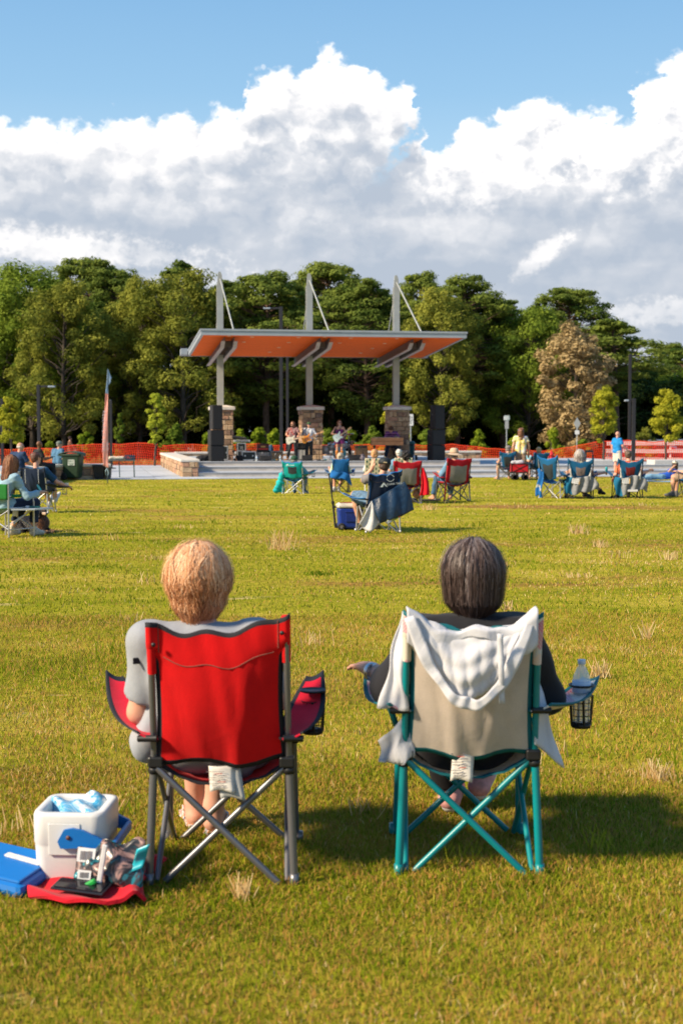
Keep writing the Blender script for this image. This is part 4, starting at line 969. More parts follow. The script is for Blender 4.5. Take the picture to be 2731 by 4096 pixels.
def hand_prims(w, e, side, curl=.6, dirv=None):
    """palm, four bent fingers of their own lengths and a thumb leaving the side of the palm"""
    w, e = Vector(w), Vector(e); d = Vector(dirv).normalized() if dirv is not None else (w-e).normalized()
    up = Vector((0, 0, 1)); s = d.cross(up)
    s = s.normalized() if s.length > .1 else Vector((1, 0, 0)); n = s.cross(d).normalized()          # n: back of the hand
    s = s*(1 if side > 0 else -1)                     # outer (little finger) side
    pr = [('cap', w, w+d*.03, .025, .026)]
    for j in (-1, 1): pr.append(('cap', w+d*.02+s*.012*j, w+d*.075+s*.024*j, .017, .014))
    pr.append(('cap', w+d*.02, w+d*.078, .018, .014))
    for i, L in enumerate((.072, .080, .075, .060)):
        o = w+d*.083+s*(-.029+.0195*i); a1 = curl*.9; a2 = curl*1.9
        k1 = o+(d*math.cos(a1)-n*math.sin(a1))*L*.48; k2 = k1+(d*math.cos(a2)-n*math.sin(a2))*L*.52
        pr += [('cap', o-d*.01, k1, .0095, .0088), ('cap', k1, k2, .0088, .0075)]
    t0 = w+d*.03-s*.022; t1 = t0+(d*.6-s*.75-n*.25*curl).normalized()*.036; t2 = t1+(d*.95-s*.2-n*.5*curl).normalized()*.032
    pr += [('cap', t0, t1, .0125, .0105), ('cap', t1, t2, .0105, .0085)]
    return pr
def face_frame(J, hs): return Vector(J['head']), J.get('hr', Matrix.Identity(3))
def head_prims(J, hs=1.0):
    c = Vector(J['head']); H = J.get('hr', Matrix.Identity(3)); f = lambda x, y, z: c+H @ (Vector((x, y, z))*hs)
    Mt = np.array(H.transposed()).T
    E = lambda x, y, z, a, b, d: ('ell', tuple(f(x, y, z)), (a*hs, b*hs, d*hs), Mt)
    return [E(0, -.012, .025, .077, .096, .088), E(0, .022, -.035, .060, .066, .078), ('cap', f(0, .05, -.078), f(0, .045, -.075), .033*hs, .030*hs),
            ('cap', f(0, .094, .01), f(0, .108, -.022), .008*hs, .0135*hs), ('cap', f(-.03, .088, .022), f(.03, .088, .022), .010*hs, .010*hs),
            ('cap', f(-.016, .09, -.052), f(.016, .09, -.052), .010*hs, .010*hs),
            ('cap', f(-.079, -.002, .018), f(-.076, -.004, -.018), .013*hs, .010*hs), ('cap', f(.079, -.002, .018), f(.076, -.004, -.018), .013*hs, .010*hs)], f
def body_prims(J, b=1.0, hands=(.5, .5), feet=True, hd=(None, None)):
    V_ = {k: Vector(v) for k, v in J.items() if k not in ('hr',)}
    pr, hf = head_prims(J, J.get('hs', 1.0) if False else 1.0)
    pr.append(('cap', V_['neck']+Vector((0, .0, -.03)), V_['head']+Vector((0, -.015, -.04)), .052, .050))
    for s in (-1, 1):
        o = Vector((.058*s, 0, 0)); sh = V_['shL' if s < 0 else 'shR']
        pr += [('cap', V_['pelvis']+o*1.2, V_['waist']+o, .105*b, .098*b), ('cap', V_['waist']+o, V_['chest']+o*1.15, .098*b, .100*b),
               ('cap', V_['chest']+o*1.15, (sh*.55+V_['neck']*.45)+Vector((0, 0, -.045)), .100*b, .058)]
        pr.append(('cap', V_['neck']+Vector((0, 0, -.035)), sh, .048, .050*b))
        S = 'L' if s < 0 else 'R'; sh, el, wr = V_['sh'+S], V_['el'+S], V_['wr'+S]
        pr += [('cap', sh, el, .050*b, .039*b), ('cap', el, el.lerp(wr, .35), .040*b, .041*b), ('cap', el.lerp(wr, .35), wr, .041*b, .026)]
        pr += hand_prims(wr, el, s, hands[0 if s < 0 else 1], hd[0 if s < 0 else 1])
        hp, kn, an, to = V_['hip'+S], V_['kn'+S], V_['an'+S], V_['to'+S]
        pr += [('cap', hp, kn, .088*b, .056*b), ('cap', kn, kn.lerp(an, .35), .054*b, .055*b), ('cap', kn.lerp(an, .35), an, .055*b, .036)]
        if feet:
            heel = an+(an-to).normalized()*.02; heel.z = max(.03, an.z-.06) if an.z < .2 else an.z-.05
            pr += [('cap', an, heel, .036, .032), ('cap', heel, to, .034, .026), ('cap', an+Vector((0, 0, -.01)), an.lerp(to, .6), .032, .028)]
            d = (to-heel).normalized(); sd = Vector((-d.y, d.x, 0)).normalized() if (abs(d.x)+abs(d.y)) > .1 else Vector((1, 0, 0))
            for i, q in enumerate((-.030, -.014, 0, .013, .025)): pr.append(('cap', to+sd*q*(-s)+d*0, to+sd*q*(-s)+d*(.030-.003*i), .011, .009))
    return pr, hf
def strands(name, J, par, stops, n, length, spread, seed=0, w=.0022, crown=(0, -.045, .105), volume=1.06, curl=0.0, layers=1.0, h_end=None, fringe=True, flip=1.0, ry=.118, rx=.098, rz=.112):
    """hair: ribbons that leave the crown, follow the skull and fall"""
    r_ = np.random.default_rng(seed); c = np.array(J['head']); H = np.array(J.get('hr', Matrix.Identity(3)))
    m = 11; out = []; F = []; rn = []
    nl = max(30, n//30); lk = r_.integers(0, nl, n)                       # strands gather in locks
    ph = (r_.uniform(0, 2*np.pi, nl)[lk]+r_.normal(0, .15, n)) % (2*np.pi); L = length*(r_.uniform(.55 if layers else .85, 1.0, nl)[lk]*r_.uniform(.88, 1.05, n))
    start = np.clip(r_.uniform(0.0, .95, nl)[lk]**.6+r_.normal(0, .07, n), 0, 1)
    lay = r_.uniform(.96, volume, nl)[lk]+r_.normal(0, .012, n); fly = r_.uniform(0, 1, n) < .035; lay = np.where(fly, lay*r_.uniform(1.03, 1.14, n), lay)
    tone = .50*r_.uniform(0, 1, nl)[lk]+.5*r_.uniform(.15, 1, n)
    wl = r_.normal(0, 1, (nl, 3))[lk]; wob = wl*.8+r_.normal(0, .35, (n, 3)); kk = 0
    for i in range(n):
        a = ph[i]; face = abs(((a-np.pi/2+np.pi) % (2*np.pi))-np.pi) < 1.05      # front = +y
        th = start[i]*1.25; P = []; s = 0.0
        Li = L[i]*(.35 if face else 1)
        step = Li/(m-1); aa = a
        q = None
        for j in range(m):
            if th < 1.62:
                x = rx*lay[i]*math.sin(th)*math.cos(aa); y = ry*lay[i]*math.sin(th)*math.sin(aa); z = rz*lay[i]*math.cos(th)
                q = np.array([x, y-.012, z+.012]); th += step/.105; aa += curl*.12*wob[i, 0]+.02*wob[i, 1]
            else:
                t = (j/(m-1)); inward = spread if q[2] > -.075 else spread*flip
                q = q+np.array([math.cos(aa)*step*inward+curl*.010*math.sin(j*1.9+wob[i, 2]*3), math.sin(aa)*step*inward*.8+curl*.010*math.cos(j*1.7+wob[i, 1]*3), -step*.97])
            P.append(q.copy())
        P = np.array(P)+r_.normal(0, .0012, (m, 3)); P = P@H.T+c
        T = np.gradient(P, axis=0); nr = P-c; S = np.cross(T, nr); S /= (np.linalg.norm(S, axis=1)[:, None]+1e-9)
        ww = w*np.concatenate([np.linspace(.5, 1, 3), np.ones(m-6), np.linspace(1, .25, 3)])[:, None]
        out.append(np.stack([P-S*ww, P+S*ww], 1).reshape(-1, 3)); b = kk*m*2; kk += 1
        for j in range(m-1): F.append((b+2*j, b+2*j+1, b+2*j+3, b+2*j+2))
        rn.append(np.repeat(np.clip(tone[i]+np.linspace(.20, -.24, m), 0, 1), 2))
    return mesh_np(name, np.concatenate(out), F, tintmat('hair_'+name+str(seed), stops, .5, spec=.35, tr=.15), rnd=np.concatenate(rn), parent=par)
def slump(J=None, d=.12, fwd=.03):
    B = dict(SIT)
    for k, f in (('waist', .3), ('chest', .7), ('neck', .9), ('head', 1), ('shL', .85), ('shR', .85), ('elL', .4), ('elR', .4)):
        x, y, z = B[k]; B[k] = (x, y+fwd*f, z-d*f)
    B.update(J or {}); return B
def person(label, loc, rz, J0=None, base=SIT, skin=SKIN, b=1.0, h=.014, hands=(.5, .5), hd=(None, None), scale=1.0,
           shirt=None, sleeve=.55, collar=None, hem=None, trousers=None, leg=1.0, dress=None, hair=None, hat=None, shoes=None, glasses=None, name='person', group=None, seed=0, shirt_wr=.006, z=None):
    J = dict(base); J.update(J0 or {})
    pr, hf = body_prims(J, b, hands, True, hd)
    H = np.array(J.get('hr', Matrix.Identity(3))); c = np.array(J['head'])
    def mf(x, y, zz):
        q = (np.stack([x, y, zz], 1)-c)@H
        eye = (np.abs(np.abs(q[:, 0])-.03) < .012) & (np.abs(q[:, 2]-.008) < .007) & (q[:, 1] > .06)
        lip = (np.abs(q[:, 0]) < .022) & (np.abs(q[:, 2]+.052) < .008) & (q[:, 1] > .07)
        return np.where(eye, 1, np.where(lip, 2, 0))
    o = solid(name, pr, h, skin3(skin), k=.022, mfn=mf)
    o.location = loc; o.rotation_euler = (0, 0, rz); o.scale = (scale,)*3
    tag(o, label, 'person', group)
    V_ = {k: Vector(v) for k, v in J.items() if k != 'hr'}
    if shirt is not None:
        g = .013+max(0, shirt_wr-.005)*.9; pr = []
        for s in (-1, 1):
            ob = Vector((.058*s, 0, 0)); S = 'L' if s < 0 else 'R'; sh, el, wr = V_['sh'+S], V_['el'+S], V_['wr'+S]
            hb = V_['pelvis']-(V_['waist']-V_['pelvis'])*.25
            if base is SIT: hb = V_['pelvis']+Vector((0, -.01, -.0))
            pr += [('cap', hb+ob*1.35, V_['waist']+ob*1.05, .112*b+g, .100*b+g), ('cap', V_['waist']+ob, V_['chest']+ob*1.15, .100*b+g, .102*b+g),
                   ('cap', V_['chest']+ob*1.15, (sh*.55+V_['neck']*.45)+Vector((0, 0, -.045)), .102*b+g, .060+g), ('cap', V_['neck']+Vector((0, 0, -.045)), sh, .050+g, .052*b+g)]
            if sleeve > 0:
                if sleeve <= 1: pr.append(('cyl', sh, sh.lerp(el, sleeve), .052*b+g, .050*b+g*1.5))
                else: pr += [('cap', sh, el, .052*b+g, .043*b+g*1.4), ('cyl', el, el.lerp(wr, sleeve-1), .045*b+g*1.3, .034+g)]
            if collar == 'polo':
                pass
        nk = V_['neck']; up = (V_['head']-nk).normalized()
        cuts = [(nk+up*(-.002)+Vector((0, -.02, 0)), (up.x, up.y-.25, up.z))]
        V, Q = isosurf(pr, h, .03, [((nk+Vector((0, 0, .024))), (0, -.12, 1) if abs(up.z) > .5 else tuple(up))], shirt_wr, seed, 11)
        so = mesh_np('shirt', V, Q, shirt, smooth=True, parent=o)
        if collar == 'polo':
            cb = MB(); pts = [nk+up*.022+Vector((.066*math.cos(t), .060*math.sin(t), 0)) for t in np.linspace(0, 2*math.pi, 14)]
            cb.tube(pts, .012, 6); cb.build('collar', shirt, so)
    if dress is not None:
        pr = []
        for s in (-1, 1):
            ob = Vector((.058*s, 0, 0))
            pr += [('cap', V_['waist']+ob, V_['chest']+ob*1.1+Vector((0, .01, 0)), .098*b, .108*b), ('cyl', V_['waist']+ob*.9, V_['pelvis']+ob*2+Vector((0, 0, -.24)), .10*b, .135*b)]
        solid('dress', pr, h, dress, o, k=.04, wr=.006, seed=seed, cuts=[((0, 0, V_['chest'].z+.06), (0, 0, 1))])
    if trousers is not None:
        g = .017; pr = []
        for s, S in ((-1, 'L'), (1, 'R')):
            hp, kn, an = V_['hip'+S], V_['kn'+S], V_['an'+S]
            pr.append(('cap', V_['pelvis']+Vector((.07*s, 0, 0)), hp, .095*b+g, .095*b+g))
            if leg <= 1 and leg > 0 and leg != 1.0: pr.append(('cyl', hp, hp.lerp(kn, leg), .094*b+g, (.094+(.066-.094)*leg)*b+g*2))
            else: pr += [('cap', hp, kn, .092*b+g, .060*b+g), ('cap', kn, kn.lerp(an, .4), .060*b+g, .056*b+g), ('cyl', kn.lerp(an, .4), kn.lerp(an, .93 if leg == 1.0 else leg-1), .056*b+g, .045+g)]
        solid('trousers', pr, h, trousers, o, k=.02, wr=.004, seed=seed+3, wf=14, cuts=[(V_['waist']+Vector((0, 0, .03)), (0, 0, 1) if V_['chest'].z-V_['waist'].z > .1 else tuple((V_['chest']-V_['waist']).normalized()))])
    if shoes is not None:
        for S in 'LR':
            an, to = V_['an'+S], V_['to'+S]; heel = an+(an-to).normalized()*.02; heel.z = max(.03, an.z-.06) if an.z < .2 else an.z-.05
            solid('shoe', [('cap', heel, to+(to-heel).normalized()*.02, .042, .036), ('cap', an, an.lerp(to, .6), .042, .036), ('cap', an+Vector((0, 0, .015)), heel, .044, .042)], min(h, .012), shoes, o, k=.02)
    if hair is not None:
        kind, m = hair[0], hair[1]; f = hf; Mt = np.array(J.get('hr', Matrix.Identity(3))).copy()
        E = lambda x, y, z, a, b_, d: ('ell', tuple(f(x, y, z)), (a, b_, d), Mt)
        fw = tuple(Vector(f(0, 1, 0))-Vector(f(0, 0, 0))); upv = Vector(f(0, 0, 1))-Vector(f(0, 0, 0)); fwv = Vector(fw)
        face_cut = (f(0, .052, .03), tuple(fwv*1.0-upv*.75))
        if kind == 'short': solid('hair', [E(0, -.018, .036, .085, .100, .088), E(0, -.05, -.02, .070, .055, .060)], min(h, .012), m, o, wr=.004, seed=seed, wf=45, cuts=[face_cut])
        elif kind == 'fringe': solid('hair', [E(0, -.035, -.005, .086, .080, .060)], min(h, .012), m, o, wr=.004, seed=seed, wf=40, cuts=[face_cut, (f(0, 0, .055), tuple(upv))])
        elif kind == 'curly': solid('hair', [E(0, -.02, .035, .100, .112, .100), E(0, -.05, -.03, .088, .065, .06)], min(h, .012), m, o, wr=.010, seed=seed, wf=60, cuts=[face_cut])
        elif kind == 'bob': solid('hair', [E(0, -.02, .036, .092, .108, .092), E(-.035, -.045, -.04, .058, .062, .075), E(.035, -.045, -.04, .058, .062, .075)], min(h, .012), m, o, wr=.004, seed=seed, wf=40, cuts=[face_cut])
        elif kind == 'long':
            L = hair[2] if len(hair) > 2 else .35
            solid('hair', [E(0, -.02, .036, .092, .106, .092), ('cap', f(-.045, -.055, 0), f(-.065, -.075, -L), .055, .030), ('cap', f(.045, -.055, 0), f(.065, -.075, -L), .055, .030), ('cap', f(0, -.075, 0), f(0, -.095, -L*1.05), .055, .030),
                           ('cap', f(-.075, .0, 0), f(-.095, .02, -L*.75), .028, .016), ('cap', f(.075, .0, 0), f(.095, .02, -L*.75), .028, .016)], min(h, .012), m, o, wr=.006, seed=seed, wf=38, cuts=[(f(0, .05, .04), tuple(fwv-upv*.35))])
        elif kind == 'beard':
            solid('hair', [E(0, -.02, .036, .092, .106, .092), ('cap', f(-.05, -.05, 0), f(-.08, -.05, -.30), .055, .032), ('cap', f(.05, -.05, 0), f(.08, -.05, -.30), .055, .032), ('cap', f(-.075, .02, 0), f(-.1, .06, -.22), .03, .02), ('cap', f(.075, .02, 0), f(.1, .06, -.22), .03, .02)], min(h, .012), m, o, wr=.006, seed=seed, wf=38, cuts=[(f(0, .05, .04), tuple(fwv-upv*.3))])
            solid('beard', [E(0, .06, -.085, .055, .05, .06)], .010, m, o, wr=.004, seed=seed+1, wf=50, cuts=[(f(0, 0, -.05), tuple(upv*.9-fwv*.1))])
    if hat is not None:
        kind, m = hat[0], hat[1]; Mh = Matrix.Translation(J['head']) @ J.get('hr', Matrix.Identity(3)).to_4x4()
        hb = MB()
        if kind in ('cap', 'cap_back'):
            s = 1 if kind == 'cap' else -1
            hb.lathe([(.094, .025), (.098, .05), (.094, .08), (.075, .112), (.045, .128), (.008, .134), (.0001, .136)], 20, 0, Mh, (0, -.012, 0), 1, 1.12)
            n = 13; P_ = []
            for i in range(n):
                t = math.pi*(i/(n-1)); x = .085*math.cos(t); P_.append((x, s*(.075+.085*math.sin(t)**.7), .036-.012*math.sin(t)+.0*abs(x)))
            vs = [tuple(p) for p in P_]+[(p[0], p[1], p[2]+.008) for p in P_]
            hb.add(vs, [tuple(range(n-1, -1, -1)), tuple(range(n, 2*n))]+[(i, i+1, n+i+1, n+i) for i in range(n-1)]+[(n-1, 0, n, 2*n-1)], 0, False, Mh)
            ho = hb.build('cap', m, o)
            if len(hat) > 2:
                bb = MB(); bb.ell((0, -.012, .137), (.010, .010, .006), 0, 8, Mh); bb.box((0, -s*.120, .048), (.055, .012, .022), 0, M=Mh, bev=.004); bb.build('cap_strap', hat[2], ho)
        else:                                  # wide brimmed sun hat, brim dipping front and back
            prof = [(.0001, .150), (.06, .148), (.088, .125), (.097, .08), (.100, .035), (.102, .030)]
            hb.lathe(prof[::-1], 28, 0, Mh, (0, -.01, 0), 1, 1.1)
            vs = []; n = 36
            for r_, z_ in ((.100, .034), (.14, .022), (.178, .012), (.196, .018), (.196, .024), (.178, .019), (.14, .030), (.100, .042)):
                for k in range(n):
                    t = 2*math.pi*k/n; vs.append((r_*math.cos(t), -.01+r_*1.05*math.sin(t), z_-.030*abs(math.sin(t))*(r_-.1)/.1-.012*(math.cos(t)*.6+.4)*(r_-.1)/.1))
            fs = [(i*n+k, i*n+(k+1) % n, ((i+1) % 8)*n+(k+1) % n, ((i+1) % 8)*n+k) for i in range(8) for k in range(n)]
            hb.add(vs, fs, 0, True, Mh); ho = hb.build('sun_hat', m, o)
            bd = MB(); bd.lathe([(.101, .036), (.104, .04), (.103, .060), (.099, .062)], 28, 0, Mh, (0, -.01, 0), 1, 1.1); bd.build('hat_band', hat[2], ho)
    if glasses is not None:
        Mh = Matrix.Translation(J['head']) @ J.get('hr', Matrix.Identity(3)).to_4x4(); g_ = MB()
        for s in (-1, 1):
            g_.ell((.033*s, .102, .010), (.027, .010, .019), 0, 10, Mh); g_.tube([(.062*s, .095, .015), (.082*s, .0, .015)], .003, 5, 0, M=Mh)
        g_.tube([(-.012, .108, .014), (.012, .108, .014)], .003, 5, 0, M=Mh); g_.build('sunglasses', glasses, o)
    return o
# ------------------------------------------------------------------ folding chairs
def fold_noise(x, z, s=0.0): return math.sin(x*19+z*7+s)*.5+math.sin(x*41-z*23+s*2)*.3+math.sin(z*31+x*11+s*3)*.2
def camp_chair(label, loc, rz, fab, trim, metal, cloth2=None, joint=None, W=.49, HT=.90, arm_z=(.52, .63), splay=.12, panel=None, panel_shape='taper', group='folding camp chairs on the lawn',
               slant=0.0, narrow=.06, sag=.045, cup=True, seat_fab=None, arms=(True, True), arm_fab=None, seed=1, res=1.0, bulge=.05, tagcard=True, black_back=None, mesh_cup=None, band=None, rr=.0115, topband=None, scale=1.0, arm_tilt=0.0):
    o = empty('camp_chair', loc, rz, label, 'camp chair', group); o.scale = (scale,)*3
    if not hasattr(splay, '__len__'): splay = (splay, splay)
    SP = {-1: splay[0], 1: splay[1]}
    joint = joint or mat('black_plastic', (.012, .012, .013), .45, .05)
    h = W/2; rf, ff = -.25, .27          # rear and front feet
    jz = .43
    def jp(s, front): return Vector((s*(h+.005), .22 if front else -.235, jz-.02 if front else jz))
    def foot(s, front): return Vector((s*(h+.024), ff if front else rf, .012))
    def rod(a, b, name, r=rr, m=None, cap=True):
        t = MB(); t.tube([a, b], r, 10 if res >= 1 else 6); q = t.build(name, m or metal, o)
        return q
    for s in (-1, 1):
        # upright legs (outer tube), back posts (inner tube)
        rod(foot(s, False), jp(s, False)+Vector((0, 0, .02)), 'leg', rr*1.22)
        topz = HT*.96+slant*s*.9
        pt = Vector((s*(h+.0), -.345, topz)); rod(jp(s, False), pt, 'back_post', rr*1.02)
        rod(foot(s, True)+Vector((-.01*s, 0, 0)), jp(s, True), 'leg', rr*1.1)
        if arms[0 if s < 0 else 1]:
            rod(jp(s, True), Vector((s*(h+SP[s]*.75), .20, arm_z[1]-.03)), 'arm_post', rr*.95)
        # crossed side braces
        rod(foot(s, False)+Vector((-.025*s, .01, 0)), jp(s, True)+Vector((-.022*s, 0, 0)), 'side_brace', rr*.9)
        rod(foot(s, True)+Vector((-.03*s, -.01, 0)), jp(s, False)+Vector((-.0*s, .03, -.0)), 'side_brace', rr*.9)
        j = MB(); c = jp(s, False); j.box((c.x-.006*s, c.y-.004, c.z+.0), (.052, .040, .038), 0, bev=.006); j.lathe([(.019, -.012), (.021, 0), (.019, .012)], 12, 0, c=(c.x, c.y, c.z-.03)); j.build('joint', joint, o)
        j = MB(); c = jp(s, True); j.box((c.x, c.y, c.z), (.04, .036, .034), 0, bev=.006); j.build('joint', joint, o)
        for fr in (False, True):
            f = MB(); c = foot(s, fr); f.lathe([(.015, -.010), (.017, -.004), (.016, .03)], 10, 0, c=tuple(c)); f.build('foot_cap', metal if res < 1 else metal, o)
    # rear and front crosses
    for fr, y, nm in ((False, rf, 'rear_brace'), (True, ff, 'front_brace')):
        for s in (-1, 1):
            a = Vector((s*(h-.03), y-(.012 if s > 0 else -.012)*(1 if not fr else -1), .012)); b = Vector((-s*(h-.005), jp(1, fr).y-(.012 if s > 0 else -.012), jz-.02))
            rod(a, b, nm, rr*1.0)
    # back cloth
    r_ = random.Random(seed); z0 = .435; TR, PN = 1, 2
    def bx(t): return h*(1-narrow*math.sin(math.pi*min(1, t*1.12))**.8) if panel_shape == 'taper' else h*(.62+.38*t)
    nv = int(30*max(.6, res)); nu = int(26*max(.6, res))
    def back(u, v):
        s = 2*u-1; t = v; zt = HT+slant*s*.9-sag*(1-s*s)**1.0+.010*math.sin(s*9+seed); zb = z0+.012*math.sin(s*5+seed)-.012*(1-s*s)
        z = zb+(zt-zb)*t; w = bx(t) if t < .80 else h+.015
        if .74 < t <= .80: w = bx(t)+(h+.015-bx(t))*(t-.74)/.06
        y = -.235-.11*t-bulge*(1-s*s)*math.sin(math.pi*min(1, .12+t*.85))*1.0-.004*fold_noise(s, z*2, seed)*(1-abs(s)**4)
        y -= .010*math.exp(-((abs(s)-.55+.3*(1-t))/.10)**2)*(1-t)*1.2
        if t > .80 and abs(s) > .86: y -= .019
        return (w*s, y, z)
    def bm(u, v):
        s = abs(2*u-1)
        if v > .965 or (s > .955 and v < .80) or v < .025: return TR
        if panel == 'center' and s < .52+.12*v and .05 < v < .74: return PN
        if panel == 'wide' and v < .72 and s < .66+.10*v: return PN
        if panel == 'block' and s < .40+.10*v and .27 < v < .70: return PN
        if topband is not None and v > .74: return 3
        return 0
    bk = MB(); bk.sheet(back, nu, nv, .005, 0, bm)
    backo = bk.build('backrest', [fab, trim, cloth2 or fab, topband or fab], o)
    if res >= 1:
        for pts in ([back(.10+.8*i/20, .775-.03*math.sin(math.pi*i/20)) for i in range(21)], [back(.085, .80+.19*i/5) for i in range(6)], [back(.915, .80+.19*i/5) for i in range(6)]):
            b = MB(); b.tube([Vector(p)+Vector((0, -.0035, 0)) for p in pts], .0016, 5); b.build('seam', mat('seam_'+fab.name, tuple(.35*q for q in (.6, .2, .15)) if 'red' in fab.name else (.10, .08, .07), .9), backo)
    # sleeves that hold the posts
    for s in (-1, 1):
        p = MB(); zt = HT+slant*s*.9-.022
        p.tube([(s*(h-.0), -.3105, zt-.155), (s*h, -.345, zt+.004)], [.0155, .0155], 10); p.lathe([(.0001, -.006), (.007, -.004), (.008, 0), (.007, .004), (.0001, .006)], 8, 1, M=Matrix.Translation((s*(h-.012), -.3655, zt-.05)) @ Matrix.Rotation(R(90), 4, 'X'))
        p.build('post_sleeve', [topband or (black_back or fab), joint], backo)
    # seat
    def seat(u, v):
        s = 2*u-1; y = -.235+.47*v; d = .105*(1-s*s)**.8*(1-(2*v-1)**2*.15)
        return (s*(h+.0)*(1-.04*math.sin(math.pi*v)), y, jz+.004-d+.004*fold_noise(s, v, seed+2))
    st = MB(); st.sheet(seat, 18, 14, .006, 0, lambda u, v: 1 if (v < .04 or v > .96) else 0); st.build('seat', [seat_fab or fab, trim], o)
    # arms
    for s in (-1, 1):
        if not arms[0 if s < 0 else 1]: continue
        z0_, z1_ = arm_z; tilt = arm_tilt
        def arm(u, v, s=s):
            q = (u-.5)*2; x = s*(h+.015+SP[s]*v)+q*.055*(.55+.75*math.sin(math.pi*min(1, v*.9+.08)))*1.0
            y = -.285+.53*v; z = z0_+(z1_-z0_)*v**1.1-.035*math.sin(math.pi*v)+q*s*(.012+tilt*v)+.012*q*q
            return (x, y, z)
        a = MB(); a.sheet(arm, 8, 18, .006, 0, lambda u, v: 1 if (u < .13 or u > .87 or v > .96) else 0); ao = a.build('armrest', [arm_fab or fab, trim], o)
        j = MB(); j.tube([(s*(h-.012), -.285, z0_), (s*(h+.055), -.27, z0_-.004)], .012, 8); j.build('arm_strap', joint, ao)
        if cup and (cup == 2 or s > 0):
            cx, cy, cz = s*(h+.03+SP[s]*.72), .10, arm_z[0]+(arm_z[1]-arm_z[0])*.72-.03
            k = MB(); zz0 = .012+.022
            k.lathe([(.046, 0), (.050, .004), (.046, .008), (.041, .004)], 18, 0, c=(cx, cy, cz+zz0)); k.lathe([(.0001, 0), (.041, 0), (.041, .004), (.0001, .004)], 18, 0, c=(cx, cy, cz+zz0-.002))
            for i in range(12 if res >= 1 else 6):
                t = i*math.pi*2/(12 if res >= 1 else 6); k.tube([(cx+.042*math.cos(t), cy+.042*math.sin(t), cz), (cx+.036*math.cos(t+.15), cy+.036*math.sin(t+.15), cz-.115)], .0013 if i % 3 else .005, 4)
            for zz in ((0, .025, .05, .075, .1) if res >= 1 else (.05,)):
                k.tube([(cx+(.042-.05*zz)*math.cos(t), cy+(.042-.05*zz)*math.sin(t), cz-zz) for t in np.linspace(0, 2*math.pi, 13)], .0016, 4)
            k.lathe([(.0001, -.122), (.036, -.122), (.039, -.112), (.036, -.104)], 12, 0, c=(cx, cy, cz)); k.build('cup_holder', mesh_cup or joint, ao)
    return o
def care_tag(par, x, y, z, w, h, rz=0.0, lines=True, mt=None, skew=0.0, y2=-.02):
    b = MB(); P_ = mt or mat('tag_paper', (.60, .57, .52), .85, .06, 30)
    def fn(u, v): return (x+(u-.5)*w+skew*(1-v), y+y2*(1-v)+.006*math.sin(u*5+v*3), z-h*(1-v)+.006*math.sin(u*4)*(1-v))
    b.sheet(fn, 6, 8, .002); c = b.build('care_tag', P_, par)
    if lines:
        ink = mat('tag_ink', (.22, .20, .20), .8); red = mat('tag_red', (.55, .08, .06), .8)
        t = MB()
        for k in range(9):
            v = .12+.085*k; p = fn(.5, v); t.box((p[0]-.01*(k % 3), p[1]-.006, p[2]), (w*(.72-.13*(k % 4)), .0008, h*.022), 1 if k in (3, 7) else 0)
        t.build('print', [ink, red], c)
    return c
def draped(name, label, cat, loc, rz, fn, nu, nv, mats, th=.006, mfn=None, group=None):
    b = MB(); b.sheet(fn, nu, nv, th, 0, mfn); o = b.build(name, mats, None, loc, rz); return tag(o, label, cat, group)
def pt_rot(loc, rz, p): return Vector(loc)+Matrix.Rotation(rz, 3, 'Z') @ Vector(p)
# ------------------------------------------------------------------ things on the stage
K_ = mat('black_cloth_box', (.016, .016, .018), .75, .15, 12, .5, 90); K2 = mat('black_grille', (.010, .010, .012), .55, .2, 40, .6, 200)
ALU = mat('aluminium_edge', (.55, .56, .57), .35, .05, metal=.6); CHR = mat('chrome', (.60, .60, .62), .18, .05, metal=.9)
WOODO = mat('orange_wood', (.52, .22, .085), .5, .12, 5)
def sp(px, v, z=DK+.001): return SW(UX(px, v), v, z)
def kk(px, v): return (S0[1]+UX(px, v)*US+v*UC)/F_PX      # metres per photograph pixel there
def box_thing(name, cat, label, px0, px1, y0, y1, v, dep, parts, group=None, zb=DK+.001, rz=0.0):
    pm = (px0+px1)/2; k = kk(pm, v); w, h = (px1-px0)*k, (y1-y0)*k
    o = empty(name, sp(pm, v, zb), TH+rz, label, cat, group); parts(o, w, h, dep); return o
def speaker_box(name, label, px, wpx, hpx, v, z, wv, group):
    k = kk(px, v); w, h = wpx*k, hpx*k; o = empty(name, sp(px, v, z), TH+wv, label, 'loudspeaker', group)
    b = MB(); b.box((0, .02, h/2), (w, .62, h), 0, bev=.018); b.build('cabinet', K_, o)
    g_ = MB(); g_.box((0, -.300, h/2), (w-.05, .03, h-.06), 0, bev=.008); g_.build('grille', K2, o)
    for s in (-1, 1):
        q = MB(); q.box((s*(w/2+.002), .05, h*.62), (.012, .16, .08), 0, bev=.004); q.build('handle', mat('speaker_handle', (.03, .03, .03), .4), o)
    return h
for side, px, v, lab, wv in (('left', 865, -2.6, 'beside the left stone pier', .12), ('right', 1744, -2.3, 'near the right end of the stage', .14)):
    z = DK+.001; gp = 'black loudspeakers stacked '+('left' if side == 'left' else 'right')+' of the stage'
    hp = 62 if side == 'left' else 60.5
    z += speaker_box('loudspeaker', 'wide black bass bin, bottom of the speaker stack '+lab, px, 55, hp, v, z, wv, gp)+.006
    z += speaker_box('loudspeaker', 'wide black bass bin, middle of the speaker stack '+lab, px, 55, hp, v, z, wv, gp)+.02
    speaker_box('loudspeaker', 'narrow tall black speaker on top of the stack '+lab, px+(1 if side == 'left' else 4), 41, 97 if side == 'left' else 96, v, z, wv, gp)
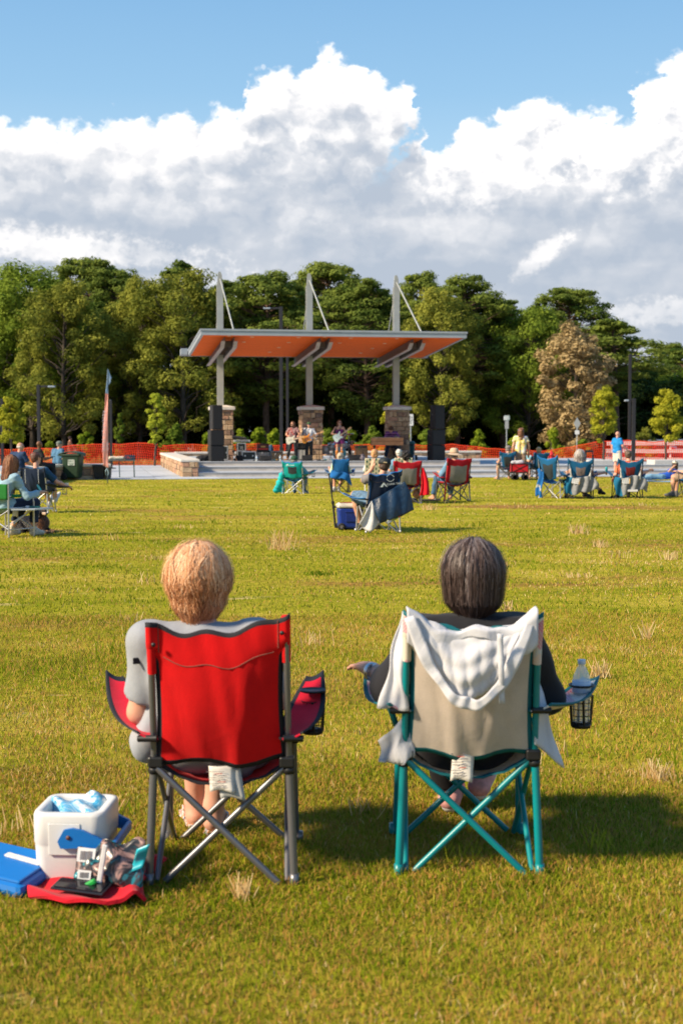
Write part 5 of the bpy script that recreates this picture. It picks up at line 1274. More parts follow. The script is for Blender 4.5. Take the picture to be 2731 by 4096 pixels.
def wedge(px0, px1, hpx, v, label, rz=0):
    pm = (px0+px1)/2; k = kk(pm, v); w, h = (px1-px0)*k, hpx*k; o = empty('monitor_wedge', sp(pm, v), TH+rz, label, 'stage monitor', 'floor monitors along the stage edge')
    b = MB(); M = Matrix.Rotation(R(90), 4, 'Z')
    b.prism([(-.18, 0), (.16, 0), (.19, h*.30), (.02, h), (-.14, h*.95)], w, 0, M=Matrix.Translation((w/2, 0, 0)) @ Matrix.Rotation(R(90), 4, 'Z')); b.build('cabinet', K_, o)
    g_ = MB(); g_.box((0, .115, h*.66), (w-.06, .018, h*.66), 0, rx=R(28)); g_.build('grille', K2, o)
    q = MB(); q.box((0, -.186, h*.5), (.16, .012, .03), 0, bev=.004); q.build('handle', mat('speaker_handle', (.03, .03, .03), .4), o)
wedge(1041, 1081, 22, -2.75, 'black floor monitor in front of the beige speaker cabinet')
wedge(1208, 1249, 23, -2.7, "black floor monitor at the bass player's feet")
wedge(1393, 1438, 24, -2.6, 'black floor monitor right of the singer')
wedge(946, 964, 24, -2.4, 'black floor monitor stood on end beside the silver edged flight case', .9)
wedge(1640, 1666, 18, -1.5, 'small black floor monitor right of the keyboard player')
def flight(px0, px1, y0, y1, v, dep, label, logo=False, zb=DK+.001, lid=True):
    def parts(o, w, h, d):
        b = MB(); b.box((0, 0, h/2+.03), (w-.02, d-.02, h-.08), 0); b.build('panel', mat('black_laminate', (.012, .016, .016), .5), o)
        e = MB(); t = .035
        for sx in (-1, 1):
            for sy in (-1, 1): e.box((sx*(w/2-t/2), sy*(d/2-t/2), h/2+.03), (t, t, h-.06), 0, bev=.006)
        for z in (.05, h-.01):
            for sy in (-1, 1): e.box((0, sy*(d/2-t/2), z), (w-2*t-.002, t, t), 0)
            for sx in (-1, 1): e.box((sx*(w/2-t/2), 0, z), (t, d-2*t-.002, t), 0)
        e.build('edging', ALU, o)
        for sx in (-1, 1):
            for sy in (-1, 1):
                c = MB(); c.lathe([(.0001, 0), (.02, 0), (.024, .014), (.02, .028), (.0001, .028)], 10, 0, c=(sx*(w/2-.06), sy*(d/2-.06), 0)); c.build('caster', K_, o)
        for sx in (-1, 1):
            l = MB(); l.box((sx*w*.28, -d/2-.003, h*.55), (.05, .012, .06), 0, bev=.003); l.build('latch', ALU, o)
        if logo:
            q = MB(); W_ = mat('stencil_white', (.6, .62, .6), .6)
            for x, z, a, c in ((-.05, .78, .045, .016), (-.03, .70, .014, .10), (.035, .72, .014, .15), (.02, .78, .03, .016), (0, .57, .13, .014), (0, .50, .13, .014), (-.062, .535, .012, .07), (.062, .535, .012, .07)):
                q.box((x, -d/2+.008, h*z), (a, .006, c), 0)
            q.build('stencil', W_, o)
    return box_thing('flight_case', 'flight case', label, px0, px1, y0, y1, v, dep, parts, 'flight cases on the stage')
flight(948, 982, 1768, 1836, -.6, .5, 'upright black flight case with silver edges and white stencil under the mixing desk', True)
flight(966, 1022, 1803, 1841, -2.2, .45, 'wide low black flight case with silver edges at the front of the stage')
flight(884, 911, 1776, 1834, -1.4, .4, 'tall black flight case half hidden behind the left speaker stack')
def mixer():
    v = -.6; z = DK+.001+72*kk(965, v); o = empty('mixing_desk', sp(967, v, z), TH, 'mixing desk on a silver edged tray standing on the upright flight case', 'mixing desk')
    b = MB(); b.box((0, 0, .05), (.70, .5, .09), 0, bev=.01); b.build('tray', ALU, o); s = MB(); s.box((0, -.252, .05), (.56, .008, .03), 0); s.build('slot', K_, o)
    d = MB(); d.box((-.10, .05, .18), (.62, .42, .10), 0, bev=.01, ry=R(9), rx=R(8)); dd = d.build('console', K_, o)
    for i in range(9):
        f = MB(); f.box((-.34+i*.06, -.06, .235-.009*i), (.018, .05, .03), 0, bev=.003); f.build('fader', mat('fader_grey', (.35, .36, .38), .5), dd)
mixer()
def amp(px0, px1, y0, y1, v, label, col, cloth, kind, z=DK+.001, dep=.3):
    pm = (px0+px1)/2; k = kk(pm, v); w, h = (px1-px0)*k, (y1-y0)*k; o = empty('guitar_amplifier' if kind != 'cab' else 'speaker_cabinet', sp(pm, v, z), TH, label, 'amplifier', 'amplifiers on the stage')
    b = MB(); t = .025
    for x, zz, a, c in ((0, h-t/2, w, t), (0, t/2, w, t), (-w/2+t/2, h/2, t, h-2*t-.001), (w/2-t/2, h/2, t, h-2*t-.001)): b.box((x, 0, zz), (a, dep, c), 0, bev=.005)
    b.box((0, .03, h/2), (w-2*t-.002, dep-.07, h-2*t-.002), 0); b.build('cabinet', col, o)
    if kind == 'head':
        g_ = MB(); g_.box((0, -dep/2+.025, h*.62), (w-.07, .03, h*.50), 0); g_.build('front_panel', cloth, o)
        q = MB(); q.box((0, -dep/2+.004, h*.56), (w*.38, .006, h*.20), 0); q.build('badge', mat('amber_badge', (.62, .32, .08), .5), o)
        r_ = MB(); r_.box((0, -dep/2+.02, h*.20), (w-.08, .03, h*.18), 0); r_.build('control_strip', mat('red_panel', (.60, .03, .02), .4), o)
    else:
        g_ = MB(); g_.box((0, -dep/2+.03, h*.44), (w-.06, .02, h*.76), 0); g_.build('speaker_cloth', cloth, o)
        if kind == 'combo':
            r_ = MB(); r_.box((0, -dep/2+.03, h*.91), (w-.06, .02, h*.12), 0); rr_ = r_.build('control_panel', mat('panel_dark', (.03, .04, .05), .4), o)
            for i in range(6):
                q = MB(); q.lathe([(.012, 0), (.012, .02), (.0001, .02)], 8, 0, M=Matrix.Translation((-w*.35+i*w*.14, -dep/2+.02, h*.91)) @ Matrix.Rotation(R(90), 4, 'X')); q.build('knob', ALU, rr_)
    q = MB(); q.tube([(-.08, 0, h), (-.07, 0, h+.022), (.07, 0, h+.022), (.08, 0, h)], .008, 6); q.build('handle', K_, o)
    return h
BEIGE = mat('beige_grille', (.40, .34, .28), .9, .15, 30, .4, 200); TWEED = mat('tan_grille', (.46, .28, .14), .9, .15, 30, .4, 200)
h_ = amp(1026, 1079, 1798, 1839, -1.7, 'beige fronted speaker cabinet under the dark red amplifier head', K_, BEIGE, 'cab')
amp(1028, 1075, 1771, 1797, -1.7, 'dark red amplifier head with amber badge on the beige cabinet', mat('oxblood_vinyl', (.07, .018, .014), .5), mat('oxblood_panel', (.10, .02, .018), .5), 'head', DK+.002+h_)
amp(1083, 1131, 1799, 1837, -1.6, 'tan fronted combo amplifier left of the long haired guitarist', mat('tweed_cover', (.42, .36, .30), .8), TWEED, 'combo')
h_ = amp(1186, 1222, 1788, 1838, -1.0, 'tall grey speaker cabinet between the two guitarists', K_, mat('silver_grille', (.42, .42, .40), .85, .1, 30, .4, 200), 'cab')
amp(1188, 1220, 1768, 1787, -1.0, 'black bass amplifier head standing on the tall grey cabinet', K_, K2, 'combo', DK+.002+h_)
amp(1419, 1468, 1779, 1836, -.6, 'orange wood combo amplifier with tan cloth right of the drum kit', WOODO, TWEED, 'combo', dep=.28)
# drum kit
def drums():
    o = empty('drum_kit', sp(1340, .4), TH, 'silver and white drum kit with teal bass drum hoop behind the singer', 'drum kit')
    sil = mat('drum_silver', (.46, .46, .44), .35, .1, 20, metal=.3); teal = mat('drum_hoop_teal', (.10, .42, .48), .4); hd = mat('drum_head', (.60, .62, .60), .6, .08)
    k = kk(1340, .4); X = lambda px: (px-1340)*k; Zp = lambda y: CAM_H+(HOR-y)*k-DK
    def drum(name, c, r, L, M):
        b = MB(); b.lathe([(r, -L/2), (r, L/2)], 24, 0, M=M); q = b.build(name, sil, o)
        for s in (-1, 1):
            e = MB(); e.lathe([(r+.004, s*L/2-.02), (r+.014, s*L/2), (r+.004, s*L/2+.02)], 24, 0, M=M); e.build('hoop', teal if name == 'bass_drum' else CHR, q)
            e = MB(); e.lathe([(.0001, s*L/2+.003), (r, s*L/2+.003), (r, s*L/2-.003), (.0001, s*L/2-.003)], 24, 0, M=M); e.build('head', hd, q)
        for i in range(6):
            a = i*math.pi/3; e = MB(); e.tube([M @ Vector((math.cos(a)*(r+.01), math.sin(a)*(r+.01), -L/2)), M @ Vector((math.cos(a)*(r+.01), math.sin(a)*(r+.01), L/2))], .006, 5); e.build('lug', CHR, q)
    drum('bass_drum', 0, .27, .36, Matrix.Translation((X(1356), -.05, .28)) @ Matrix.Rotation(R(90), 4, 'X'))
    drum('tom', 0, .15, .22, Matrix.Translation((X(1325), 0, Zp(1787))) @ Matrix.Rotation(R(18), 4, 'X'))
    drum('tom', 0, .16, .24, Matrix.Translation((X(1375), .05, Zp(1780))) @ Matrix.Rotation(R(18), 4, 'X'))
    drum('floor_tom', 0, .19, .36, Matrix.Translation((X(1302), .1, .42)))
    drum('snare_drum', 0, .17, .13, Matrix.Translation((X(1392), .35, .60)))
    for (px, y, r, tl, dy, nm) in ((1283, 1743, .22, 4, .2, 'cymbal'), (1324, 1770, .17, -6, -.1, 'cymbal'), (1397, 1736, .24, -10, .1, 'crash_cymbal'), (1412, 1766, .17, 3, .15, 'hi_hat'), (1272, 1762, .13, -3, .0, 'cymbal')):
        M = Matrix.Translation((X(px), dy, Zp(y))) @ Matrix.Rotation(R(tl), 4, 'Y') @ Matrix.Rotation(R(8), 4, 'X')
        b = MB(); b.lathe([(.0001, .035), (.03, .028), (.045, .008), (r, -.012), (r, -.016), (.045, .003), (.0001, .02)], 28, 0, M=M); q = b.build(nm, mat('bronze_cymbal', (.50, .38, .22), .25, .08, metal=.8), o)
        s = MB(); s.tube([(X(px), dy, .02), (X(px), dy, Zp(y)+.05)], .011, 6)
        for a in (0, 2.1, 4.2): s.tube([(X(px), dy, .25), (X(px)+.22*math.cos(a), dy+.22*math.sin(a), .01)], .009, 5)
        s.build('stand', CHR, q)
drums()
def mic_stand(px, v, ytop, label, boom=None, mc=None):
    k = kk(px, v); h = CAM_H+(HOR-ytop)*k-DK; o = empty('microphone_stand', sp(px, v), TH, label, 'microphone stand', 'microphone stands on the stage')
    s = MB(); s.tube([(0, 0, .02), (0, 0, h)], .011, 6); s.lathe([(.14, 0), (.14, .012), (.02, .03)], 16)
    s.build('pole', K_, o); e = Vector((0, 0, h))
    if boom:
        b = MB(); e = Vector((boom[0]*k, 0, h+boom[1]*k)); b.tube([(0, 0, h), e], .008, 6); b.build('boom_arm', K_, o)
    m = MB(); m.lathe([(.012, -.14), (.016, -.03), (.026, 0), (.026, .02), (.0001, .04)], 10, 0, M=Matrix.Translation(e) @ Matrix.Rotation(R(40), 4, 'X')); m.build('microphone', mc or mat('mic_grey', (.35, .36, .38), .4), o)
mic_stand(1361, -2.55, 1704, "straight microphone stand at the singer's mouth")
mic_stand(1277, -2.2, 1737, 'microphone stand with boom right of the bass player', (-12, -18))
mic_stand(1210, -2.3, 1712, 'thin straight microphone stand between the two guitarists')
mic_stand(1122, -2.4, 1808, 'short microphone stand aimed at the tan combo amplifier', (-20, -9))
mic_stand(1452, -1.9, 1801, 'short microphone stand with green clip aimed at the orange wood amplifier', (-16, 12), mat('clip_green', (.02, .35, .06), .5))
mic_stand(1068, -2.6, 1806, 'short microphone stand aimed at the beige cabinet', (-18, -6))
mic_stand(1401, -2.0, 1710, 'tall microphone stand right of the singer by the crash cymbal')
mic_stand(1608, -1.4, 1748, 'microphone stand at the right end of the wooden keyboard', (-26, 3))
def tripod():
    o = empty('camera_tripod', sp(935, -2.75), TH, 'small camera tripod with tan legs between the left speakers and a flight case', 'tripod')
    k = kk(935, -2.75)
    for a in (90+15, 210+15, 330+15):
        b = MB(); b.tube([(0, 0, 32*k), (.14*math.cos(R(a)), .14*math.sin(R(a)), .0)], [.014, .009], 6); b.build('leg', mat('tripod_tan', (.30, .17, .11), .5), o)
    b = MB(); b.box((0, 0, 36*k), (.07, .07, .09), 0, bev=.01); b.box((0, 0, 41*k), (.13, .09, .05), 0, bev=.01); b.build('head', K_, o)
tripod()
def keyboard():
    v = -1.75; k = kk(1548, v); z = CAM_H+(HOR-1781)*k; w = (1611-1485)*k
    o = empty('electric_organ', sp(1547, v), TH-.12, 'long orange wood keyboard console on thin dark legs at the right of the stage', 'keyboard')
    zz = z-DK; b = MB(); H = 31*k
    b.box((0, 0, zz+H*.25), (w, .55, H*.49), 0, bev=.008); b.box((0, -.006, zz+H*.76), (w+.006, .56, H*.46), 0, bev=.01); b.box((0, .004, zz+H*.505), (w-.02, .53, .03), 1)
    b.build('case', [WOODO, mat('shadow_gap', (.05, .02, .01), .8)], o)
    for s in (-1, 1):
        q = MB(); q.box((s*w*.34-.02, -.292, zz+H*.93), (.05, .012, .05), 0, bev=.004); q.build('latch', mat('brass', (.7, .5, .25), .3, metal=.7), o)
        for y in (-.2, .2):
            l = MB(); l.tube([(s*w*.40, y, zz), (s*w*.43, y*1.2, 0)], .018, 6); l.build('leg', mat('organ_leg', (.03, .05, .04), .4), o)
    c = MB(); c.box((0, .20, zz+H+.004), (w*.85, .12, .012), 0); c.build('keys', mat('ivory', (.6, .56, .48), .4), o)
    st = empty('stool', sp(1580, -.75), TH, 'black cushioned stool behind the keyboard player', 'stool'); b = MB(); b.box((0, 0, .56), (.5, .32, .09), 0, bev=.03); b.build('seat', K_, st)
    for s in (-1, 1):
        b = MB(); b.tube([(s*.18, 0, .5), (-s*.2, 0, 0)], .014, 6); b.build('leg', K_, st)
keyboard()
def bottle(name, loc, rz, label, h=.22, r=.032, water=True, cap=(.6, .6, .62), lab=(.15, .35, .6), group=None, cat='bottle', mt=None):
    o = empty(name, loc, rz, label, cat, group)
    PL = mt or mat('clear_plastic', (.75, .82, .86), .12, .01, spec=.7, alpha=.42)
    b = MB(); pr = [(.0001, .004), (r*.8, 0), (r, .01)]
    for i in range(7): z = .02+h*.42*i/7; pr += [(r, z), (r*.93, z+h*.02), (r, z+h*.04)]
    pr += [(r*.98, h*.50), (r*.98, h*.68), (r*.9, h*.74), (r*.55, h*.86), (r*.38, h*.90), (r*.38, h*.93)]
    b.lathe(pr, 18); b.build('body', PL, o)
    c = MB(); c.lathe([(r*.42, h*.925), (r*.44, h*.93), (r*.44, h*.995), (r*.40, h), (.0001, h)], 14); c.build('cap', mat('cap_%d' % int(cap[0]*100), cap, .4), o)
    l = MB(); l.lathe([(r+.0012, h*.48), (r+.0012, h*.66)], 18); l.build('label_band', mat('label_%d' % int(lab[2]*100), lab, .5, .1, 60, col2=(.6, .65, .7)), o)
    return o
for px, v, lab in ((1027, -2.85, 'small clear water bottle left of the floor monitor by the beige cabinet'), (1121, -2.8, 'clear water bottle at the front of the stage left of the long haired guitarist'), (1656, -2.4, 'pale blue drink bottle at the front of the stage near the right speaker stack')):
    bottle('water_bottle', sp(px, v), 0, lab, .26, .04, group='bottles on the stage')
def lump_bag(name, loc, rz, label, prims, m, cat='bag', wr=.008, h=.014, seed=0, grp=None, wf=16):
    o = solid(name, prims, h, m, None, k=.04, wr=wr, seed=seed, wf=wf); o.location = loc; o.rotation_euler = (0, 0, rz); return tag(o, label, cat, grp)
bp = mat('patterned_black', (.02, .02, .025), .8, .1, 14, col2=(.30, .26, .30))
o = lump_bag('backpack', sp(1449, -2.7), TH, 'black patterned backpack on the stage edge right of the floor monitor', [('cap', (0, 0, .10), (0, .02, .20), .13, .10), ('ell', (0, -.09, .10), (.10, .06, .09))], bp, 'backpack', seed=4)
b = MB(); b.tube([(-.05, 0, .28), (-.04, 0, .33), (.04, 0, .33), (.05, 0, .28)], .008, 6); b.build('strap', K_, o)
lump_bag('duffel_bag', sp(817, -2.4), TH+.2, 'dark soft bag lying left of the left speaker stack', [('cap', (-.22, 0, .11), (.22, .05, .13), .12, .14)], mat('black_nylon', (.02, .02, .022), .6), 'bag', .012, seed=6)
lump_bag('jacket', sp(997, -.4), TH, 'dark jacket heaped on cases behind the flight case', [('cap', (-.2, 0, .30), (.2, 0, .22), .14, .10), ('cap', (0, 0, .1), (0, 0, .25), .16, .16)], mat('dark_plum_cloth', (.03, .022, .03), .9), 'clothing', .015, seed=9)
lump_bag('gig_bag', sp(1083, -.9), TH, 'blue bag standing behind the dark red amplifier head', [('cap', (0, 0, .12), (0, .02, .58), .12, .10)], mat('denim_blue_bag', (.02, .07, .16), .8), 'bag', .008, seed=10)
# pedals and cables along the edge
for i, (px, v, w, c) in enumerate(((1098, -2.8, .34, (.03, .04, .05)), (1140, -2.75, .42, (.35, .38, .40)), (1168, -2.8, .3, (.05, .3, .3)), (1290, -2.7, .45, (.03, .03, .035)), (1325, -2.75, .4, (.4, .42, .44)), (1372, -2.8, .25, (.04, .04, .05)))):
    o = empty('pedal_board', sp(px, v), TH, ['black pedal board beside the short microphone stand', 'silver pedal board left of the long haired guitarist', "teal pedal board at the long haired guitarist's feet", 'black pedal board left of the bass drum', 'silver pedal board in front of the bass drum', "small dark pedal board at the singer's feet"][i], 'effects pedal', 'pedal boards on the stage')
    b = MB(); b.box((0, 0, .02), (w, .2, .035), 0, bev=.006); b.build('board', mat('pedalboard_%d' % i, c, .5), o)
    for j in range(3):
        q = MB(); q.box((-w*.3+j*w*.3, 0, .055), (w*.2, .12, .034), 0, bev=.006); q.build('pedal', mat('pedal_%d' % ((i+j) % 4), [(.5, .5, .5), (.02, .25, .3), (.55, .25, .03), (.05, .05, .06)][(i+j) % 4], .4), o)
o = empty('cable_coil', sp(1140, -2.2), TH, 'coil of orange cable standing by the tan combo amplifier', 'cable'); b = MB()
for q in range(3): b.tube([(.11*math.cos(t), .02*q, .12+.11*math.sin(t)) for t in np.linspace(0, 2*math.pi, 20)], .012, 6)
b.build('coil', mat('orange_cable', (.65, .25, .03), .5), o)
def guitar(label, hold, body_px, head_px, D, colr, guard, neckc, bass=False):
    """body centre and headstock given in photograph pixels at distance D; flat body faces the audience"""
    A = at(body_px[0], body_px[1], D); B = at(head_px[0], head_px[1], D-.05); d = (B-A); L = d.length; ang = math.atan2(d.z, d.x)
    o = empty('bass_guitar' if bass else 'electric_guitar', A, 0, label, 'guitar', 'guitars played on the stage')
    Mx = Matrix.Rotation(-ang, 4, 'Y')
    def P(pts, n=5):                # closed smooth outline
        out = []; N = len(pts)
        for i in range(N):
            p0, p1, p2, p3 = [Vector(pts[(i+q) % N]) for q in (-1, 0, 1, 2)]
            for j in range(n):
                t = j/n; out.append(tuple(.5*((2*p1)+(-p0+p2)*t+(2*p0-5*p1+4*p2-p3)*t*t+(-p0+3*p1-3*p2+p3)*t**3)))
        return out
    s = 1.0
    body = P([(-.20, .0), (-.17, .13), (-.05, .155), (.04, .115), (.12, .13), (.20, .165), (.205, .12), (.13, .04), (.13, -.05), (.18, -.10), (.16, -.145), (.07, -.115), (-.03, -.13), (-.14, -.165), (-.20, -.10)])
    b = MB(); b.prism(body[::-1], .045, 0, M=Mx @ Matrix.Translation((0, -.02, 0))); b.build('body', colr, o)
    g_ = MB(); g_.prism([(x*.58+.02, z*.55-.015) for x, z in body][::-1], .003, 0, M=Mx @ Matrix.Translation((0, -.0235, 0))); g_.build('pickguard', guard, o)
    for x in (-.06, .03):
        q = MB(); q.box((x, -.026, 0), (.018, .008, .07), 0, M=Mx); q.build('pickup', K_, o)
    n_ = MB(); n_.box(((.10+L-.08)/2, -.022, 0), (L-.18, .022, .05), 0, M=Mx, bev=.004); n_.build('neck', neckc, o)
    h_ = MB(); h_.prism([(L-.085, -.03), (L+.07, -.035), (L+.10, .0), (L+.08, .05), (L-.04, .055), (L-.09, .03)][::-1], .018, 0, M=Mx @ Matrix.Translation((0, -.028, 0))); h_.build('headstock', mat('maple', (.62, .36, .15), .4), o)
    st = MB(); up = Vector((0, .02, 0)); st.tube([Mx @ Vector((.19, .03, .15)), Mx @ Vector((.12, .06, .35)), Vector((.02, .16, .50)), Vector((-.14, .26, .30)), Mx @ Vector((-.19, .03, .02))], .016, 6); st.build('strap', hold, o)
    return o
CREAM = mat('cream_lacquer', (.66, .62, .50), .3, .05); SFG = mat('pale_green_lacquer', (.55, .68, .62), .3, .05); AMB = mat('amber_lacquer', (.70, .26, .03), .3, .12, 5)
HAIRB = mat('brown_hair', (.10, .045, .022), .6, .3, 40); HAIRR = mat('auburn_hair', (.20, .065, .022), .6, .3, 40)
# guitarist left
face_cam = math.pi+TH
def jj(**k): return k
striped = None
def stripe_mat(name, a, b_, sc, axis=0, dark=None):
    m = bpy.data.materials.new(name); m.use_nodes = True; t = m.node_tree; g = NT(t); b = t.nodes['Principled BSDF']
    s = g.n('ShaderNodeSeparateXYZ', Vector=t.nodes.new('ShaderNodeTexCoord').outputs['Object']).outputs[axis]
    f = g.sstep(g.m('SINE', g.m('MULTIPLY', s, sc)), .1, .4); g.set(b.inputs['Base Color'], g.mix(f, a, b_)); b.inputs['Roughness'].default_value = .85; MATS[name] = m; return m
def blotch_mat(name, cols, sc=9, rough=.85):
    m = bpy.data.materials.new(name); m.use_nodes = True; t = m.node_tree; g = NT(t); b = t.nodes['Principled BSDF']
    n = g.noise(t.nodes.new('ShaderNodeTexCoord').outputs['Object'], sc, 3, .6, 1.2)
    g.set(b.inputs['Base Color'], g.ramp(n, [(.30+.40*i/(len(cols)-1), c) for i, c in enumerate(cols)])); b.inputs['Roughness'].default_value = rough; MATS[name] = m; return m
BLKJ = mat('black_jeans', (.014, .017, .022), .85, .1)
def sper(px, v, rz, **kw): return dict(loc=sp(px, v), rz=TH+rz, **kw)
# facing the audience: local +x is to the photo's left
person('long haired bearded guitarist in striped shirt and black jeans with a cream guitar', sp(1172, -2.15), math.pi+TH-.35, dict(head=(0, .03, 1.60), hr=rotM(-.5), elR=(.30, .02, 1.15), wrR=(.13, .20, 1.06), elL=(-.30, .05, 1.15), wrL=(-.30, .27, 1.10), knR=(.14, .10, .50), anR=(.24, .05, .09), toR=(.30, .18, .035), knL=(-.12, .05, .5), anL=(-.14, -.02, .09)), STAND, SKIN, .92, .016, scale=.97,
       shirt=stripe_mat('striped_shirt', (.05, .012, .02), (.50, .30, .30), 95), sleeve=.6, trousers=BLKJ, hair=('beard', HAIRB), glasses=mat('glasses_black', (.01, .01, .012), .2), seed=51, group='band members on the stage')
guitar('cream electric guitar of the long haired guitarist', mat('red_strap', (.35, .03, .02), .7), (1163, 1760), (1207, 1749), 60.25, CREAM, CREAM, mat('pale_neck', (.55, .42, .28), .4))
person('bass player in green cap, blue sunglasses, white shirt and black trousers', sp(1236, -2.0), math.pi+TH-.05, dict(elR=(.31, .0, 1.14), wrR=(.14, .21, 1.06), elL=(-.33, .05, 1.15), wrL=(-.37, .24, 1.20)), STAND, SKIN, .98, .016, scale=.955,
       shirt=mat('pale_blue_shirt', (.50, .54, .60), .85, .05), sleeve=1.45, trousers=BLKJ, hair=('fringe', mat('grey_hair', (.32, .30, .28), .7, .2, 40)), hat=('cap', blotch_mat('camo_green', [(.02, .06, .03), (.05, .12, .05), (.14, .16, .08)], 30), mat('cap_green', (.02, .10, .05), .7)), shoes=K_, glasses=mat('glasses_blue', (.01, .08, .35), .2), seed=52, group='band members on the stage')
guitar('amber bass guitar of the man in the green cap', mat('navy_strap', (.02, .03, .06), .7), (1226, 1755), (1287, 1729), 60.5, AMB, mat('brown_guard', (.25, .09, .03), .4), mat('brown_neck', (.30, .14, .07), .4), True)
fl = blotch_mat('floral_dress', [(.015, .012, .04), (.02, .015, .06), (.35, .02, .22), (.02, .015, .06)], 14)
s_ = person('woman singer with long auburn hair, floral dress and tan boots playing a pale green guitar', sp(1357, -2.1), math.pi+TH, dict(elR=(.33, .0, 1.14), wrR=(.13, .22, 1.10), elL=(-.30, .06, 1.16), wrL=(-.26, .28, 1.20), shR=(.165, 0, 1.39), shL=(-.165, 0, 1.39)), STAND, SKIN, .84, .015, scale=1.01,
       dress=fl, hair=('long', HAIRR, .30), glasses=mat('glasses_black', (.01, .01, .012), .2), seed=53, group='band members on the stage')
BOOT = mat('tan_boots', (.62, .22, .03), .6, .1)
for s in (-1, 1): solid('boot', [('cyl', (.10*s, -.01, .06), (.102*s, .015, .42), .054, .070), ('cap', (.11*s, -.02, .05), (.125*s, .15, .04), .048, .040)], .014, BOOT, s_, k=.02)
guitar('pale green electric guitar of the woman singer', mat('dark_strap', (.03, .02, .03), .7), (1351, 1748), (1398, 1715), 60.5, SFG, mat('mint_guard', (.62, .72, .68), .4), mat('maple_neck', (.60, .42, .26), .4))
person('keyboard player with brown hair in a purple plaid shirt leaning over the wooden keyboard', sp(1563, -1.05), math.pi+TH, dict(pelvis=(0, -.12, .74), waist=(0, -.06, .88), chest=(.02, .08, 1.02), neck=(.05, .22, 1.14), head=(.07, .33, 1.22), hr=rotM(0, .9), shR=(.20, .14, 1.12), elR=(.28, .22, .88), wrR=(.16, .42, .90), shL=(-.16, .14, 1.12), elL=(-.28, .24, .90), wrL=(-.10, .42, .90), hipL=(-.1, -.1, .70), hipR=(.1, -.1, .70), knR=(.20, .20, .42), anR=(.26, .10, .09), toR=(.28, .25, .035), knL=(-.22, .18, .42), anL=(-.26, .0, .09), toL=(-.28, .15, .035)), STAND, SKIN, .95, .016, scale=1.08,
       shirt=stripe_mat('purple_plaid', (.13, .035, .15), (.34, .13, .30), 60, 2), sleeve=1.1, trousers=mat('dark_jeans', (.015, .03, .06), .85, .1), hair=('curly', HAIRB), shoes=K_, seed=54, group='band members on the stage')
person('drummer in black mostly hidden behind the singer and the drums', sp(1381, .95), math.pi+TH, dict(elR=(.3, .1, .62), wrR=(.2, .35, .75), elL=(-.3, .1, .62), wrL=(-.2, .35, .75)), SIT, SKIN, .95, .018, scale=1.0, shirt=BLKJ, trousers=BLKJ, hair=('short', HAIRB), seed=55, group='band members on the stage')
o = empty('rubbish_bin', SW(UX(1636, 4.5), 4.5, DK), TH, 'dark green litter bin right of the right stone pier under the keep right sign', 'bin'); b = MB(); b.lathe([(.24, 0), (.27, .62), (.29, .64), (.29, .70), (.22, .76), (.0001, .78)], 18); b.build('body', mat('bin_teal', (.015, .07, .06), .5), o)
b = MB(); b.box((0, -.27, .60), (.24, .04, .10), 0, bev=.01); b.build('opening', K_, o)
# ------------------------------------------------------------------ foreground pair of chairs
def spot(px, py):
    lo, hi = 2.5, 100
    for _ in range(50):
        m = (lo+hi)/2
        if at(px, py, m).z > float(gz(m)): lo = m
        else: hi = m
    p = at(px, py, lo); return Vector((p.x, p.y, gzl(p.x, p.y)))
RED = fabric('red_polyester', (.80, .006, .008), .34, .3, col2=(.66, .004, .006)); PINKR = fabric('crimson_arm_cloth', (.88, .015, .055), .35, .3)
BLK = mat('black_binding', (.012, .012, .018), .8)
STEEL = mat('grey_tube', (.17, .17, .18), .35, .05, 4, metal=.55)
c1loc = Vector((-.412, 5.07, 0))
c1 = camp_chair('bright red camp chair with black binding and grey legs, nearest chair at the left', c1loc, 0, RED, BLK, STEEL, W=.452, slant=.022, seed=3, cup=1, HT=.945, splay=(.20, .07), arm_z=(.52, .64), arm_fab=PINKR, sag=.05)
care_tag(c1, .0, -.255, .418, .085, .085, skew=.006); care_tag(c1, .022, -.249, .412, .085, .105, lines=False, skew=.02, mt=mat('tag_paper_grey', (.42, .42, .40), .85))
TEAL = mat('teal_tube', (.0, .20, .22), .35, .05, 4, spec=.5); TEALB = mat('teal_binding', (.0, .115, .14), .7)
TAN = fabric('tan_canvas', (.76, .66, .57), .40, .22)
def patchwork():
    m = bpy.data.materials.new('patchwork_print'); m.use_nodes = True; t = m.node_tree; g = NT(t); b = t.nodes['Principled BSDF']
    p = t.nodes.new('ShaderNodeTexCoord').outputs['Object']
    v = g.n('ShaderNodeTexVoronoi', Vector=p, Scale=13.0, _distance='CHEBYCHEV'); cc = g.n('ShaderNodeSeparateXYZ', Vector=v.outputs['Color'])
    base = g.ramp(cc.outputs[0], [(0, (.60, .54, .44)), (.3, (.55, .12, .20)), (.45, (.50, .50, .52)), (.6, (.62, .46, .40)), (.75, (.55, .22, .28)), (.9, (.62, .58, .50))], 'CONSTANT')
    s1 = g.m('SINE', g.m('MULTIPLY', g.m('ADD', g.n('ShaderNodeSeparateXYZ', Vector=p).outputs[0], g.m('MULTIPLY', g.n('ShaderNodeSeparateXYZ', Vector=p).outputs[2], g.m('SUBTRACT', g.m('MULTIPLY', cc.outputs[1], 3), 1.5))), 620))
    g.set(b.inputs['Base Color'], g.mix(g.m('MULTIPLY', g.sstep(s1, 0, .3), .55), base, (.62, .58, .52))); b.inputs['Roughness'].default_value = .85; MATS['patchwork_print'] = m; return m
PATCH = patchwork()
c2loc = Vector((.449, 5.18, 0))
